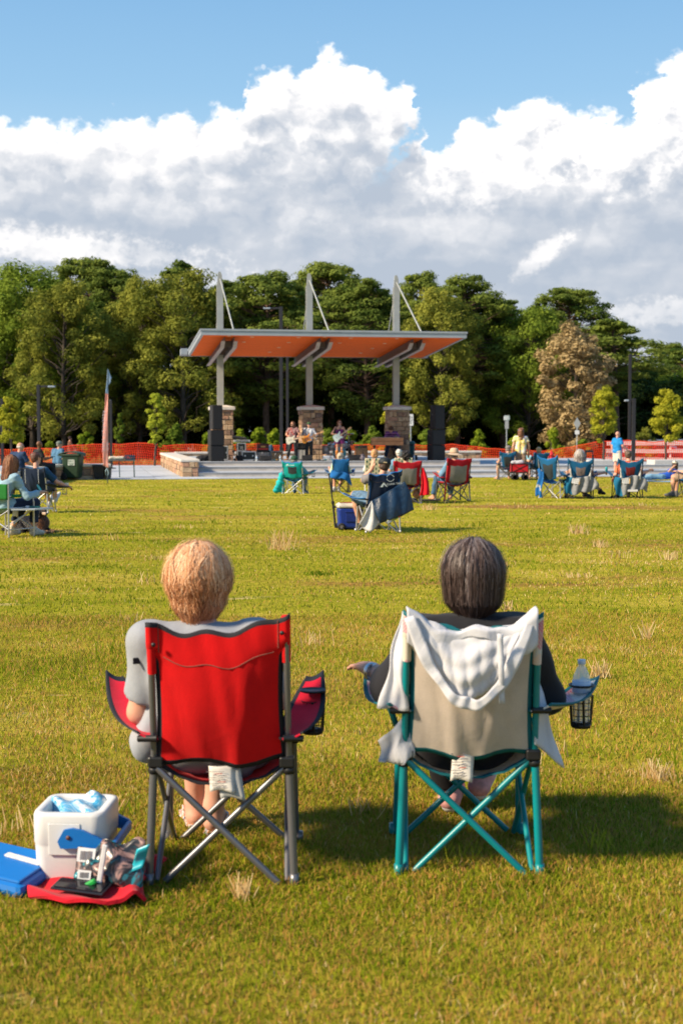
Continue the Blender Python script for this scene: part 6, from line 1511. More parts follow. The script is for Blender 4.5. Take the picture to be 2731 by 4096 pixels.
c2 = camp_chair('tan camp chair with teal frame and patchwork trim, nearest chair at the right', c2loc, 0, TAN, TEALB, TEAL, W=.448, seed=5, cup=1, HT=.945, slant=-.006, splay=(.09, .27), arm_z=(.595, .61), topband=PATCH, arm_fab=PATCH, black_back=PATCH, sag=.06, arm_tilt=-.01)
care_tag(c2, -.02, -.258, .462, .075, .118, skew=-.012)
GREY = fabric('heather_grey_cotton', (.30, .32, .36), .05, .3)
HEAD1 = dict(head=(-.088, -.10, 1.035), neck=(-.075, -.15, .885))
p1 = person('woman with short fluffy blond hair and grey t-shirt sitting in the bright red chair', c1loc, 0, dict(HEAD1, pelvis=(-.05, -.05, .47), waist=(-.06, -.12, .60), chest=(-.07, -.16, .74), shL=(-.245, -.15, .845), shR=(.10, -.15, .845), elL=(-.30, -.10, .575), wrL=(-.24, .14, .56), elR=(.17, -.06, .60), wrR=(.12, .16, .56),
    hipL=(-.17, -.02, .46), hipR=(.06, -.02, .46), knL=(-.15, .42, .50), anL=(-.17, .50, .10), toL=(-.20, .63, .035), knR=(-.04, .40, .50), anR=(-.085, .39, .11), toR=(-.07, .53, .035)), skin=SKIN_P, shirt=GREY, trousers=GREY, leg=.85, h=.010, sleeve=.80, b=1.04, seed=1, shirt_wr=.008)
BL = [(0, (.17, .055, .018)), (.33, (.42, .17, .065)), (.62, (.72, .38, .19)), (1, (.95, .70, .46))]
solid('hair_base', [('ell', (-.088, -.12, 1.045), (.094, .106, .108)), ('ell', (-.088, -.155, .965), (.070, .055, .075))], .010, mat('blond_undercoat', (.40, .19, .08), .8, .2, 40), p1, wr=.003, wf=50, cuts=[((0, -.045, 1.07), (0, 1, -.75))])
strands('hair', HEAD1, p1, BL, 14000, .26, -.30, 1, w=.0012, curl=.8, rx=.103, ry=.116, rz=.118, volume=1.16, flip=2.0)
def sole(par, J, loc, m1, m2, w=.045):
    for S in 'LR':
        an, to = Vector(J['an'+S]), Vector(J['to'+S]); d = Vector((to.x-an.x, to.y-an.y, 0)).normalized(); n = Vector((d.y, -d.x, 0)); c = Vector((an.x, an.y, 0))-d*.055
        b = MB(); pts = []
        for t, ww in ((0, .024), (.02, .034), (.07, .036), (.14, .036), (.20, .046), (.235, .042), (.262, .020)): pts.append((t, ww))
        L = [c+d*t+n*ww for t, ww in pts]; Rr = [c+d*t-n*ww for t, ww in pts[::-1]]; P_ = L+Rr; N = len(P_)
        b.add([(*p.xy, .002) for p in P_]+[(*p.xy, .016) for p in P_], [tuple(range(N-1, -1, -1)), tuple(range(N, 2*N))]+[(i, (i+1) % N, N+(i+1) % N, N+i) for i in range(N)]); q = b.build('flip_flop', m1, par)
        s = MB(); s.tube([c+d*.20+Vector((0, 0, .03)), c+d*.15+n*.035+Vector((0, 0, .055)), c+d*.10+n*.038+Vector((0, 0, .014))], .005, 6); s.tube([c+d*.20+Vector((0, 0, .03)), c+d*.15-n*.035+Vector((0, 0, .055)), c+d*.10-n*.038+Vector((0, 0, .014))], .005, 6); s.build('strap', m2, q)
FLO = blotch_mat('floral_sole', [(.02, .25, .45), (.6, .6, .6), (.65, .20, .04), (.02, .35, .30)], 60)
sole(p1, dict(anL=(-.17, .50, .10), toL=(-.20, .63, .035), anR=(-.085, .39, .11), toR=(-.07, .53, .035)), None, FLO, FLO)
solid('shirt_tail', [('cap', (-.20, -.13, .62), (-.275, -.12, .47), .05, .062), ('cap', (-.275, -.12, .47), (-.20, -.05, .43), .062, .06)], .010, GREY, p1, wr=.006, seed=3)
sb = MB(); sb.box((-.288, -.215, .775), (.036, .006, .022), 0, rz=R(35), bev=.002); sb.build('sleeve_tag', BLK, p1)

BLKS = fabric('black_jersey', (.014, .014, .018), .02, .3); HEAD2 = dict(head=(.022, -.10, 1.045), neck=(.02, -.14, .89))
p2 = person('woman with dark bobbed hair in black sitting in the tan and teal chair', c2loc, 0, dict(HEAD2, shL=(-.165, -.15, .845), shR=(.185, -.15, .845), elL=(-.265, -.08, .645), wrL=(-.325, .10, .665), elR=(.285, -.06, .61), wrR=(.24, .15, .56),
    knL=(-.12, .42, .50), anL=(.00, .60, .10), toL=(.03, .73, .06), knR=(.14, .42, .52), anR=(.13, .66, .14), toR=(.17, .78, .12)), skin=SKIN_P, shirt=BLKS, trousers=mat('black_trousers', (.012, .012, .015), .85), h=.010, sleeve=1.35, b=1.02, hands=(.35, .6), hd=((-.55, .8, .15), None), seed=2, shirt_wr=.007)
DKH = [(0, (.016, .010, .008)), (.45, (.055, .032, .026)), (.75, (.13, .09, .08)), (1, (.36, .31, .30))]
solid('hair_base', [('ell', (.022, -.12, 1.05), (.094, .104, .106)), ('ell', (.022, -.14, 1.0), (.085, .068, .066))], .010, mat('dark_undercoat', (.035, .02, .016), .7, .2, 40), p2, wr=.002, wf=50, cuts=[((0, -.045, 1.08), (0, 1, -.75))])
strands('hair', HEAD2, p2, DKH, 13000, .295, -.10, 2, w=.0012, curl=.10, rx=.107, ry=.114, rz=.121, volume=1.07, flip=9.0)
wb = MB(); M_ = Matrix.Translation((-.338, .085, .668)) @ Matrix.Rotation(R(35), 4, 'Z') @ Matrix.Rotation(R(90), 4, 'X')
wb.lathe([(.031, -.008), (.034, -.004), (.034, .006), (.031, .010)], 16, 0, M=M_); w_ = wb.build('bracelet', mat('silver', (.6, .6, .62), .25, metal=.9), p2)
for (an, to) in (((.00, .60, .10), (.03, .73, .06)), ((.13, .66, .14), (.17, .78, .12))):
    an, to = Vector(an), Vector(to); heel = an+(an-to).normalized()*.03+Vector((0, 0, -.05)); q = solid('shoe', [('cap', heel, to+(to-heel).normalized()*.03, .042, .038), ('cap', an+Vector((0, 0, .01)), heel, .046, .044), ('cap', an, an.lerp(to, .6), .044, .038)], .009, mat('pink_mesh_shoe', (.62, .30, .28), .8, .1, 60), p2, k=.02)
    solid('shoe_sole', [('cap', heel+Vector((0, 0, -.022)), to+(to-heel).normalized()*.035+Vector((0, 0, -.022)), .036, .032)], .009, mat('white_rubber', (.66, .64, .64), .6), q)
# white hoodie thrown over the back of the tan chair
WH = fabric('white_sweat_cloth', (.74, .74, .77), .35, .8, col2=(.66, .66, .70))
def hoodie():
    o = empty('hooded_sweatshirt', c2loc, 0, 'white hooded sweatshirt hung over the back of the tan and teal chair', 'sweatshirt')
    def rim(u):      # U shape of the hood edge, left top to right top
        s = 2*u-1; x = -.012+.208*s; z = .935-.290*(1-s*s); y = -.385-.055*(1-s*s); return Vector((x, y, z))
    def fill(u, v):
        s = 2*u-1; t = v; w = .208
        zt = .940-.055*(1-s*s)+.012*math.sin(s*8); zb = .935-.278*(1-s*s)
        z = zt+(zb-zt)*t; x = -.012+w*s; y = -.352-.05*math.sin(math.pi*min(1, t*.8))*(1-s*s)-.010*math.sin(s*7+t*3)*t-.007*abs(math.sin(s*11+t*6*s+1))*(.3+t)-.004*math.sin(t*21+s*4)*(1-abs(s)); return (x, y-.012, z)
    b = MB(); b.sheet(fill, 60, 36, .003); b.build('hood', WH, o)
    def band(u, v):
        p = rim(u); q = 2*u-1; n = Vector((2.6*q, 0, -1)).normalized(); return p+n*(v-.5)*(.036+.008*math.sin(u*17))+Vector((0, -.003-.004*math.sin(u*23)-.003*math.sin(u*61), .004*math.sin(u*31)))
    b = MB(); b.sheet(band, 70, 4, .004); b.build('hood_edge', WH, o)
    def yoke(u, v):  # cloth lying over the top of the backrest
        s = 2*u-1; z = .955-.072*(1-s*s)+.012*math.sin(s*6+1)-(.10-.035*math.cos(s*4))*max(0, v-.35)/.65*(.35+.65*abs(s)); y = -.30-.085*min(1, v/.35) if v < .35 else -.385-.006*math.sin(s*9); return (s*.222-.005, y, z+(-.012 if v < .1 else 0)+.004*math.sin(s*15+v*4))
    b = MB(); b.sheet(yoke, 60, 10, .003); b.build('collar', WH, o)
    def left(u, v):  # front panel hanging down left of the post
        x = -.222-(.018+.080*v)*u-.006*math.sin(v*11+u*4); z = .935-.34*v; y = -.30+.06*u+.012*math.sin(u*9+v*3); return (x, y, z)
    b = MB(); b.sheet(left, 16, 26, .003); b.build('sleeve', WH, o)
    def left2(u, v):
        x = -.200-.120*u*(1-.15*v)+.008*math.sin(v*9); z = .60-.13*u-.0-.18*v*(1-.15*math.sin(u*7)); y = -.27+.05*u+.02*math.sin(u*8+v*2); return (x, y, max(.40, z))
    b = MB(); b.sheet(left2, 12, 14, .006); b.build('front_panel', WH, o)
    def right(u, v):
        x = .222+(.03+.085*v)*u+.005*math.sin(v*8); z = .64-.275*v*(.62+.38*u)+.03*u*(1-v); y = -.25+.07*u+.012*math.sin(u*8+v*5); return (x, y, z)
    b = MB(); b.sheet(right, 12, 14, .006); b.build('front_panel', WH, o)
    b = MB(); b.sheet(lambda u, v: (.082+.010*(u-.5)*2+.010*v, -.445+.02*v+.004*math.sin(v*9), .885-.24*v), 2, 12, .004); b.build('drawstring', WH, o)
hoodie()
bottle('water_bottle', c2loc+Vector((.224+.03+.27*.72+.0, .10, .475)), 0, "clear water bottle with pale blue label in the tan chair's cup holder", .235, .034, lab=(.30, .42, .62), cap=(.55, .6, .66))
# cooler group at the left
def cooler_small():
    x0, y0 = -.925, 4.91; WHT = mat('white_insulated_plastic', (.62, .62, .61), .4, .03, 8, .05, 120); BLU = mat('blue_plastic', (.006, .14, .46), .4, .04)
    o = empty('cool_box', (x0, y0, 0), R(-3), 'open white cool box with blue swing handle, on the grass left of the red chair', 'cooler')
    b = MB(); w, d, h, t = .245, .27, .262, .03
    def rr_(a, c, r, z, n=6):
        out = []
        for qx, qy, s in ((1, 1, 0), (-1, 1, 90), (-1, -1, 180), (1, -1, 270)):
            for k in range(n+1):
                q = R(s+90*k/n); out.append((qx*(a/2-r)+r*math.cos(q), qy*(c/2-r)+r*math.sin(q), z))
        return out
    rings = [rr_(w*.90, d*.90, .035, .0), rr_(w*.94, d*.94, .042, .012), rr_(w, d, .045, h*.55), rr_(w, d, .045, h*.58), rr_(w+.006, d+.006, .047, h*.60), rr_(w+.008, d+.008, .047, h-.012), rr_(w, d, .045, h), rr_(w-.02, d-.02, .04, h+.001), rr_(w-t*2+.006, d-t*2+.006, .03, h), rr_(w-t*2, d-t*2, .028, h-.01), rr_(w-t*2-.01, d-t*2-.01, .026, .04)]
    n = len(rings[0]); vs = [p for r_ in rings for p in r_]; fs = [(i*n+j, i*n+(j+1) % n, (i+1)*n+(j+1) % n, (i+1)*n+j) for i in range(len(rings)-1) for j in range(n)]
    fs += [tuple(range(n-1, -1, -1)), tuple((len(rings)-1)*n+j for j in range(n))]; b.add(vs, fs, 0, True); b.build('body', WHT, o)
    q = MB(); q.box((-.01, -d/2-.004, .175), (.11, .006, .11), 0, bev=.004); q.build('handle_recess', WHT, o)
    hb = MB(); yf = d/2+.016
    for s in (-1, 1):
        hb.prism([(-.030, .172), (-.008, .212), (.022, .218), (.060, .210), (.155, .165), (.160, .137), (.150, .130), (.03, .150), (.0, .148), (-.02, .148)][::-1], .014, 0, M=Matrix.Translation((0, s*yf-.007, 0)))
    hb.box((.156, 0, .149), (.018, 2*yf-.016, .034), 0, bev=.006); ho = hb.build('handle', BLU, o)
    hb = MB(); hb.lathe([(.0001, -.003), (.007, -.003), (.008, .002)], 10, 0, M=Matrix.Translation((.008, -yf-.009, .187)) @ Matrix.Rotation(R(90), 4, 'X')); hb.build('pivot', mat('rust_pin', (.10, .04, .03), .6), ho)
    ice = lump_bag('ice_pack', (x0-.01, y0+.02, .195), R(20), 'clear and blue ice pack bag inside the open white cool box', [('cap', (-.045, 0, .01), (.07, .03, .02), .042, .045), ('cap', (-.05, .06, .02), (.06, .07, .025), .04, .04), ('cap', (-.03, -.06, .0), (.08, -.06, .01), .035, .03)], blotch_mat('blue_white_film', [(.55, .62, .66), (.02, .30, .55), (.60, .66, .70), (.03, .36, .60)], 13, .25), 'ice pack', .010, .008, 8, wf=22)
    # lid
    lo = empty('box_cover', (-1.15, 4.84, .035), R(-24), 'blue cool box cover with white rubber strip lying at the left edge', 'cooler cover'); lo.rotation_euler = (R(8), R(4), R(-24))
    b = MB(); b.box((0, 0, .012), (.30, .26, .052), 0, bev=.022); b.box((0, 0, .042), (.262, .222, .014), 0, bev=.006); b.build('shell', BLU, lo)
    b = MB(); b.box((.045, .028, .052), (.155, .026, .008), 0, rz=R(-4), bev=.003); b.build('grip_strip', mat('white_rubber_strip', (.66, .66, .64), .7, .1, 90, .6, 200), lo)
    b = MB(); b.lathe([(.020, 0), (.020, .008), (.0001, .008)], 14, 0, M=Matrix.Translation((.04, -.130, .012)) @ Matrix.Rotation(R(90), 4, 'X')); b.build('catch', BLU, lo)
    # red cloth
    def mat_fn(u, v):
        a = -1.03+.385*u; y = 4.62+.34*v-.07*math.sin(math.pi*u)*(1-v)-.05*(1-u)*0+.04*u*(v-.2)
        cr = max(0, (u-.80)/.2); z = .010+.018*abs(math.sin(u*9+v*5))*.5+.010*math.sin(v*11+u*4)+.05*cr*math.sin(math.pi*min(1, cr*1.1))*(1-.3*v)
        return (a-.03*math.sin(v*4), y, z+.012)
    draped('cloth_bag', 'flat red cloth bag spread on the grass under the snack bag', 'bag', (0, 0, 0), 0, mat_fn, 30, 18, fabric('red_felt', (.62, .006, .02), .05, .4), .012)
    b = MB(); b.box((0, 0, 0), (.185, .085, .008), 0, bev=.003); t_ = b.build('tablet', mat('dark_tablet', (.015, .018, .024), .3, .05), None); t_.location = (-.865, 4.655, .050); t_.rotation_euler = (R(6), R(3), R(-13)); tag(t_, 'thin black tablet case lying on the red cloth bag', 'tablet')
    b = MB(); b.box((0, .0, .006), (.165, .07, .003), 0); sc = b.build('screen', mat('dark_screen', (.008, .010, .014), .12, spec=.7), t_)
    # snack bag
    sn = empty('snack_bag', (-.785, 4.70, .035), R(-8), 'crumpled dark foil snack bag with teal and pink print and white labels', 'snack bag')
    FO = blotch_mat('foil_print', [(.015, .015, .02), (.35, .21, .18), (.03, .03, .035), (.012, .015, .02), (.02, .26, .32), (.10, .10, .11)], 15, .28)
    def bag(u, v, s=1):
        x = -.115+.235*u; z = .128*(v)+.012*math.sin(u*13+v*9)+.02*u*v; th = .036*math.sin(math.pi*min(1, .15+v*.8))*math.sin(math.pi*min(1, max(0, u*.9+.08))); y = s*th+.05*v+.009*fold_noise(u*.5, v*.5, 3*s); return (x, y, z)
    b = MB(); b.sheet(lambda u, v: bag(u, v, -1), 22, 16, .003); b.sheet(lambda u, v: bag(u, v, 1), 22, 16, .003); so = b.build('pouch', FO, sn)
    W2 = mat('white_label', (.66, .66, .68), .6); INK = mat('tag_ink', (.2, .2, .2), .8)
    for (u, v, w, h) in ((.16, .68, .062, .048), (.17, .38, .046, .030)):
        p = bag(u, v, -1); l = MB(); l.box((p[0], p[1]-.010, p[2]), (w, .002, h), 0, rx=R(-12), ry=R(4)); lo_ = l.build('label', W2, sn)
        l = MB()
        for i in range(7): l.box((p[0]-w*.3+w*.1*i, p[1]-.0125, p[2]), (w*(.03+.02*(i % 3)), .001, h*.6), 0, rx=R(-12), ry=R(4))
        l.build('barcode', INK, lo_)
    p = bag(.46, .5, -1); l = MB(); l.box((p[0]-.005, p[1]-.018, p[2]+.01), (.018, .010, .17), 0, ry=R(10), bev=.004); l.build('bag_clip', W2, sn)
    l = MB(); l.box((p[0]-.055, p[1]-.035, .012), (.085, .018, .020), 0, ry=R(-32), bev=.006); l.build('clip_end', mat('green_plastic', (.01, .32, .05), .4), sn)
    l = MB(); l.sheet(lambda u, v: (.075+.045*u+.03*v, .0+.01*math.sin(v*5), .05+.085*v+.02*u), 5, 8, .003); l.build('side_flap', mat('cyan_foil', (.02, .40, .50), .3), sn)
cooler_small()

# ------------------------------------------------------------------ listeners on the lawn
def hair_m(n, c): return mat(n, c, .6, .28, 40)
H_BLOND = hair_m('blond_hair', (.50, .33, .17)); H_WHITE = hair_m('white_hair', (.58, .56, .52)); H_BLACK = hair_m('black_hair', (.018, .014, .014)); H_GREY = hair_m('salt_hair', (.24, .22, .21)); H_DKB = hair_m('dark_brown_hair', (.06, .032, .020))
LSTEEL = mat('light_tube', (.42, .43, .45), .35, .05, metal=.5); BSTEEL = mat('black_tube', (.02, .02, .022), .4)
DEN = mat('denim', (.05, .12, .22), .85, .15, 20); LDEN = mat('light_denim', (.14, .28, .42), .85, .12, 14)
BL1 = fabric('blue_chair_cloth', (.010, .13, .38), .15, .3); NAVY = fabric('navy_chair_cloth', (.010, .022, .055), .10, .3); TURQ = fabric('turquoise_chair_cloth', (.0, .36, .36), .2, .3)
BTRIM = mat('royal_trim', (.006, .14, .42), .6); MESH = mat('dark_mesh', (.02, .03, .035), .8); GREYP = fabric('grey_mesh_panel', (.30, .29, .27), .25, .15); CRIM = fabric('crimson_chair_cloth', (.46, .008, .020), .2, .3)
LAWN = 'listeners sitting on the lawn'
def seat_at(px, py, rz, scale=1.0, dep=.25):
    p = spot(px, py); p = Vector((p.x, p.y, 0))+Vector((-math.sin(rz), math.cos(rz), 0))*dep*scale; p.z = gzl(p.x, p.y); return p
def logo_mark(par, x, y, z, s, text=None, col=(.62, .66, .66), rx=0):
    W_ = mat('print_%d' % int(col[0]*100), col, .6)
    b = MB(); b.prism([(x-.05*s, z-.022*s), (x-.012*s, z+.028*s), (x+.005*s, z+.030*s), (x+.045*s, z-.022*s), (x+.02*s, z-.012*s), (x, z+.008*s), (x-.018*s, z-.022*s)], .002, 0, M=Matrix.Translation((0, y, 0))); q = b.build('logo', W_, par)
    if text: lettering('lettering', text, .036*s, W_, par, Matrix.Translation((x+.14*s, y, z-.008*s)) @ Matrix.Rotation(R(90), 4, 'X'))
# turquoise chair
l = seat_at(1172, 1976, -.22)
c = camp_chair('turquoise camp chair with dark mesh panel at the left of the middle group', l, -.22, TURQ, BTRIM, LSTEEL, MESH, panel='block', seed=11, res=.6, HT=.88, W=.52, splay=(.08, .24), arm_fab=TURQ, cup=1)
logo_mark(c, -.10, -.425, .77, 1.0); b = MB(); b.box((.02, -.425, .768), (.13, .002, .012), 0); b.build('lettering', mat('print_62', (.62, .66, .66), .6), c)
person('man in dark green cap slouched in the turquoise chair', l, -.22, slump(dict(elR=(.30, .02, .52), wrR=(.42, .22, .60), elL=(-.27, -.05, .48)), .15), SIT, SKIN, 1.08, .016, shirt=mat('sea_green_shirt', (.12, .33, .36), .85), sleeve=1.0, trousers=DEN, shoes=DEN, hair=('fringe', H_GREY), hat=('cap', mat('cap_dark_green', (.015, .06, .03), .8)), group=LAWN, seed=61)
q = pt_rot(l, -.22, (-.36, -.22, 0)); lump_bag('carry_bag', q, -.22, 'turquoise carry sack hanging from the left arm of the turquoise chair', [('cap', (.05, 0, .50), (-.02, -.02, .26), .075, .07), ('cap', (-.02, -.02, .26), (-.10, -.02, .10), .075, .085), ('cap', (.06, .02, .30), (.06, .02, .08), .06, .05)], blotch_mat('turquoise_sack', [(.0, .34, .36), (.0, .40, .42), (.0, .30, .33)], 8), 'bag', .008, .014, 3)
# blue chair, blond woman
l = seat_at(1362, 1971, .06)
c = camp_chair('plain blue camp chair with black legs beside the turquoise chair', l, .06, BL1, BL1, BSTEEL, seed=12, res=.6, HT=.92, W=.43, splay=(.16, .16), cup=2, sag=.015, mesh_cup=mat('grey_mesh_cup', (.2, .22, .24), .7))
person('woman with grey blond hair and pale green top in the plain blue chair', l, .06, slump(dict(elL=(-.24, -.05, .50), anL=(-.14, .34, .10), toL=(-.16, .48, .035), anR=(-.02, .36, .10), toR=(0, .50, .035)), .07), SIT, SKIN, .92, .016, shirt=mat('pale_green_top', (.42, .58, .46), .85), sleeve=1.2, trousers=mat('tan_shorts', (.40, .30, .22), .85), leg=.6, shoes=mat('white_shoes', (.6, .6, .6), .6), hair=('bob', hair_m('ash_blond_hair', (.44, .37, .28))), group=LAWN, seed=62)
def rag(u, v): s = 2*u-1; return (s*(.24+.07*v), -.30-.05*(1-s*s)-.02*v+.02*math.sin(s*6+v*3), .56-.10*s*.4-.24*v*(.6+.4*abs(s))*(1.1+.25*s)+.02*math.sin(s*5))
draped('towel', 'blue towel hung across the back of the plain blue chair', 'towel', l, .06, rag, 18, 10, fabric('blue_towel', (.01, .13, .40), .1, .4), .01)
# two woven lawn chairs
def web_chair(label, loc, rz, W=.50, HT=.92):
    o = empty('webbed_lawn_chair', loc, rz, label, 'lawn chair', 'webbed lawn chairs'); WF = mat('white_tube', (.62, .62, .60), .4); WB = mat('cream_webbing', (.62, .58, .46), .8, .05); GW = mat('green_webbing', (.0, .10, .085), .8)
    f = MB(); h = W/2
    for s in (-1, 1): f.tube([(s*h, .30, .01), (s*h, -.20, .42), (s*h, -.38, HT)], .013, 8); f.tube([(s*h, -.28, .01), (s*h, .26, .42), (s*h, .26, .62), (s*h, -.26, .62)], .012, 8)
    f.tube([(-h, -.38, HT), (h, -.38, HT)], .013, 8); f.tube([(-h, .30, .012), (h, .30, .012)], .012, 8); f.tube([(-h, -.28, .012), (h, -.28, .012)], .012, 8); f.build('frame', WF, o)
    nc, nr = 13, 16
    def bf(u, v): t = v; return ((2*u-1)*(h+.012), -.205-.175*t-.016, .435+(HT+.015-.435)*t)
    def mf(u, v):
        c, r_ = int(u*nc), int(v*nr)
        if c % 2 == 1 and ((r_//2+(c//2)) % 2 == 0) and (r_ % 2 <= 1): return 1
        return 0
    b = MB(); b.sheet(bf, nc*2, nr, .006, 0, mf); b.build('backrest', [WB, GW], o)
    b = MB(); b.sheet(lambda u, v: ((2*u-1)*(h+.01), -.20+.46*v, .42-.04*math.sin(math.pi*u)*math.sin(math.pi*v)), nc*2, 14, .006, 0, mf); b.build('seat', [WB, GW], o)
    return o
def at_h(px, D): p = at(px, HOR, D); return Vector((p.x, D, gzl(p.x, D)))
l = at_h(1497, 38.2); web_chair('woven green and cream lawn chair in front of the woman with orange blond hair', l, 0)
person('woman with orange blond hair and pale top in the left woven lawn chair', l, 0, dict(head=(0, -.14, 1.05), neck=(0, -.17, .9)), SIT, SKIN, .95, .016, shirt=mat('pale_blue_top', (.50, .58, .66), .85), sleeve=1.1, trousers=mat('tan_shorts', (.40, .30, .22), .85), leg=.8, hair=('bob', hair_m('strawberry_hair', (.55, .28, .12))), group=LAWN, seed=63)
l = at_h(1611, 38.8); web_chair('woven green and cream lawn chair partly hidden behind the dark haired person', l, 0, .46)
person('white haired person in light blue shirt in the right woven lawn chair', l+Vector((-.10, 0, 0)), .1, dict(head=(-.03, -.14, 1.05), neck=(0, -.17, .9)), SIT, SKIN, 1.12, .016, shirt=LDEN, sleeve=.9, trousers=DEN, hair=('short', H_WHITE), group=LAWN, seed=64)
# crimson chairs
l = seat_at(1626, 2014, .12)
c = camp_chair('crimson camp chair with grey mesh panel, left one of the crimson pair', l, .12, CRIM, CRIM, STEEL, GREYP, panel='wide', seed=14, res=.6, HT=.96, W=.60, scale=1.0, splay=(.10, .12), rr=.014)
person('person with black curly hair in the left crimson chair', l, .12, dict(head=(.0, -.12, 1.045)), SIT, SKIN, 1.0, .016, shirt=mat('plum_shirt', (.10, .03, .05), .85), sleeve=.9, trousers=DEN, shoes=K_, hair=('curly', H_BLACK), group=LAWN, seed=65)
def sashes(u, v): x = .33+.05*math.sin(v*2.6)+(u-.5)*(.07+.14*v); return (x+.03*v, -.30+.03*math.sin(u*7), .80-.60*v+.05*math.sin(v*3)*(u-.5))
draped('jacket', 'bright red jacket knotted round the right post of the left crimson chair', 'clothing', l, .12, sashes, 10, 20, fabric('scarlet_cloth', (.70, .006, .02), .15, .4), .014)
lump_bag('hanging_bag', pt_rot(l, .12, (.30, -.05, .22)), 0, 'tan and black handbag hanging under the left crimson chair', [('ell', (0, 0, .0), (.13, .07, .11)), ('cap', (-.08, 0, .08), (0, 0, .18), .05, .03)], blotch_mat('tan_black_leather', [(.02, .02, .02), (.32, .17, .10), (.36, .20, .12)], 6), 'bag')
b = MB(); b.box((0, 0, .04), (.26, .22, .07), 0, bev=.03); b.box((0, -.02, .08), (.14, .12, .02), 1, bev=.01); o = b.build('shoe_pair', [K_, mat('beige_lining', (.5, .42, .33), .8)], None, spot(1648, 2008)); tag(o, 'pair of dark slip on shoes on the grass under the left crimson chair', 'shoes')
l = seat_at(1828, 2009, .34)
c = camp_chair('crimson camp chair with grey mesh panel and red strap, right one of the crimson pair', l, .34, CRIM, CRIM, STEEL, GREYP, panel='wide', seed=15, res=.6, HT=.97, W=.57, slant=.0, splay=(.06, .10), rr=.014, cup=1, mesh_cup=CRIM)
person('person in wide tan sun hat and denim shirt in the right crimson chair', l, .34, dict(head=(-.02, -.10, 1.04), elL=(-.30, -.08, .60), elR=(.28, -.05, .58), knL=(-.20, .42, .50), anL=(-.26, .50, .10), toL=(-.30, .64, .04)), SIT, SKIN, 1.1, .015, shirt=LDEN, sleeve=1.25, trousers=DEN, hair=('fringe', H_GREY), hat=('sun', mat('tan_hat_cloth', (.48, .36, .25), .9, .06, 30), mat('tan_band', (.36, .24, .16), .9)), group=LAWN, seed=66)
b = MB(); b.sheet(lambda u, v: (-.30+.03*(u-.5)-.06*v, -.40+.05*v, .80-.78*v), 2, 14, .004); o = b.build('carry_strap', fabric('scarlet_cloth', (.70, .006, .02), .15, .4), None, l, .34); tag(o, 'long red strap hanging down the left of the right crimson chair', 'strap')
q = spot(1718, 2006); b = MB(); b.box((0, 0, .02), (.50, .20, .035), 0, bev=.01); o = b.build('chair_bag', K_, None, q); tag(o, 'flat black bag on the grass left of the person in the sun hat', 'bag')

# ------------------------------------------------------------------ near navy chair, cap man, wheeled cooler
l = seat_at(1532, 2130, .30); RZ = .30
c = camp_chair('navy camp chair with royal blue binding and white mountain print, middle of the lawn', l, RZ, NAVY, BTRIM, LSTEEL, seed=16, res=1, HT=.94, W=.50, splay=(.24, .14), arm_z=(.52, .60), cup=1, slant=.035, sag=.04, arm_fab=NAVY)
logo_mark(c, -.05, -.434, .735, 1.25); lettering('lettering', 'OZARK TRAIL', .040, mat('print_62', (.62, .66, .66), .6), c, Matrix.Translation((.115, -.435, .755)) @ Matrix.Rotation(R(90), 4, 'X') @ Matrix.Rotation(R(5), 4, 'Z'))
b = MB()
for i in range(14):
    a = i*2*math.pi/14
    if abs(math.sin(a)) > .2: b.box((.05+.058*math.cos(a), -.433, .845+.052*math.sin(a)), (.016, .002, .010), 0, ry=-a+math.pi/2)
b.build('ring_print', mat('print_62', (.62, .66, .66), .6), c)
person('man in black cap and grey shirt in the navy chair, hand raised to his face', l, RZ, dict(head=(.06, -.12, 1.015), hr=rotM(-.25, .1, .12), shL=(-.16, -.15, .84), elL=(-.22, .04, .80), wrL=(-.105, -.03, .98), shR=(.19, -.15, .82), elR=(.34, -.02, .60), wrR=(.40, .22, .52), knL=(-.26, .36, .56), anL=(-.16, .40, .10), knR=(.16, .42, .48)), SIT, SKIN, 1.12, .012, hands=(.25, .5), hd=((.1, .05, 1), None), shirt=mat('grey_jersey', (.17, .16, .17), .85, .08), sleeve=1.0, trousers=mat('faded_denim', (.10, .18, .28), .85, .3, 25), leg=.9, hair=('short', H_DKB), hat=('cap', mat('cap_black', (.012, .018, .024), .7), mat('brass', (.7, .5, .25), .3, metal=.7)), shoes=K_, group=LAWN, seed=67)
TARP = mat('navy_nylon', (.008, .028, .065), .4, .2, 6, .9, 22, spec=.4); TG = mat('grey_nylon', (.50, .50, .50), .5, .1, 6, .7, 14)
def tarp(u, v):
    s = u; top = Vector((-.235+.52*s, -.40, .50+.29*s)); bot = Vector((-.14+.57*s, -.47-.06*math.sin(s*3), .16+.20*s)); p = top.lerp(bot, v)
    p.y += -.05*math.sin(math.pi*v)*(.6+.4*math.sin(s*5))+.014*math.sin(s*17+v*5); p.x += .03*math.sin(v*4)*(s-.3); return p
draped('rain_sheet', 'crumpled navy nylon sheet draped diagonally across the back of the navy chair', 'sheet', l, RZ, tarp, 30, 18, TARP, .006)
def tarp2(u, v):
    p = Vector((-.245, -.405, .50)).lerp(Vector((-.43, -.40, .16)), v)
    q = Vector((-.235, -.41, .495)).lerp(Vector((-.13, -.475, .165)), v); r_ = p.lerp(q, u); r_.z -= .13*v*math.sin(math.pi*min(1, u*1.0+.0))*(.9)+0; r_.y -= .03*math.sin(u*9+v*3)*v; r_.z = max(.02, r_.z); return r_
draped('rain_sheet', 'light grey corner of nylon hanging to the grass left of the navy chair', 'sheet', l, RZ, tarp2, 14, 16, TG, .006)
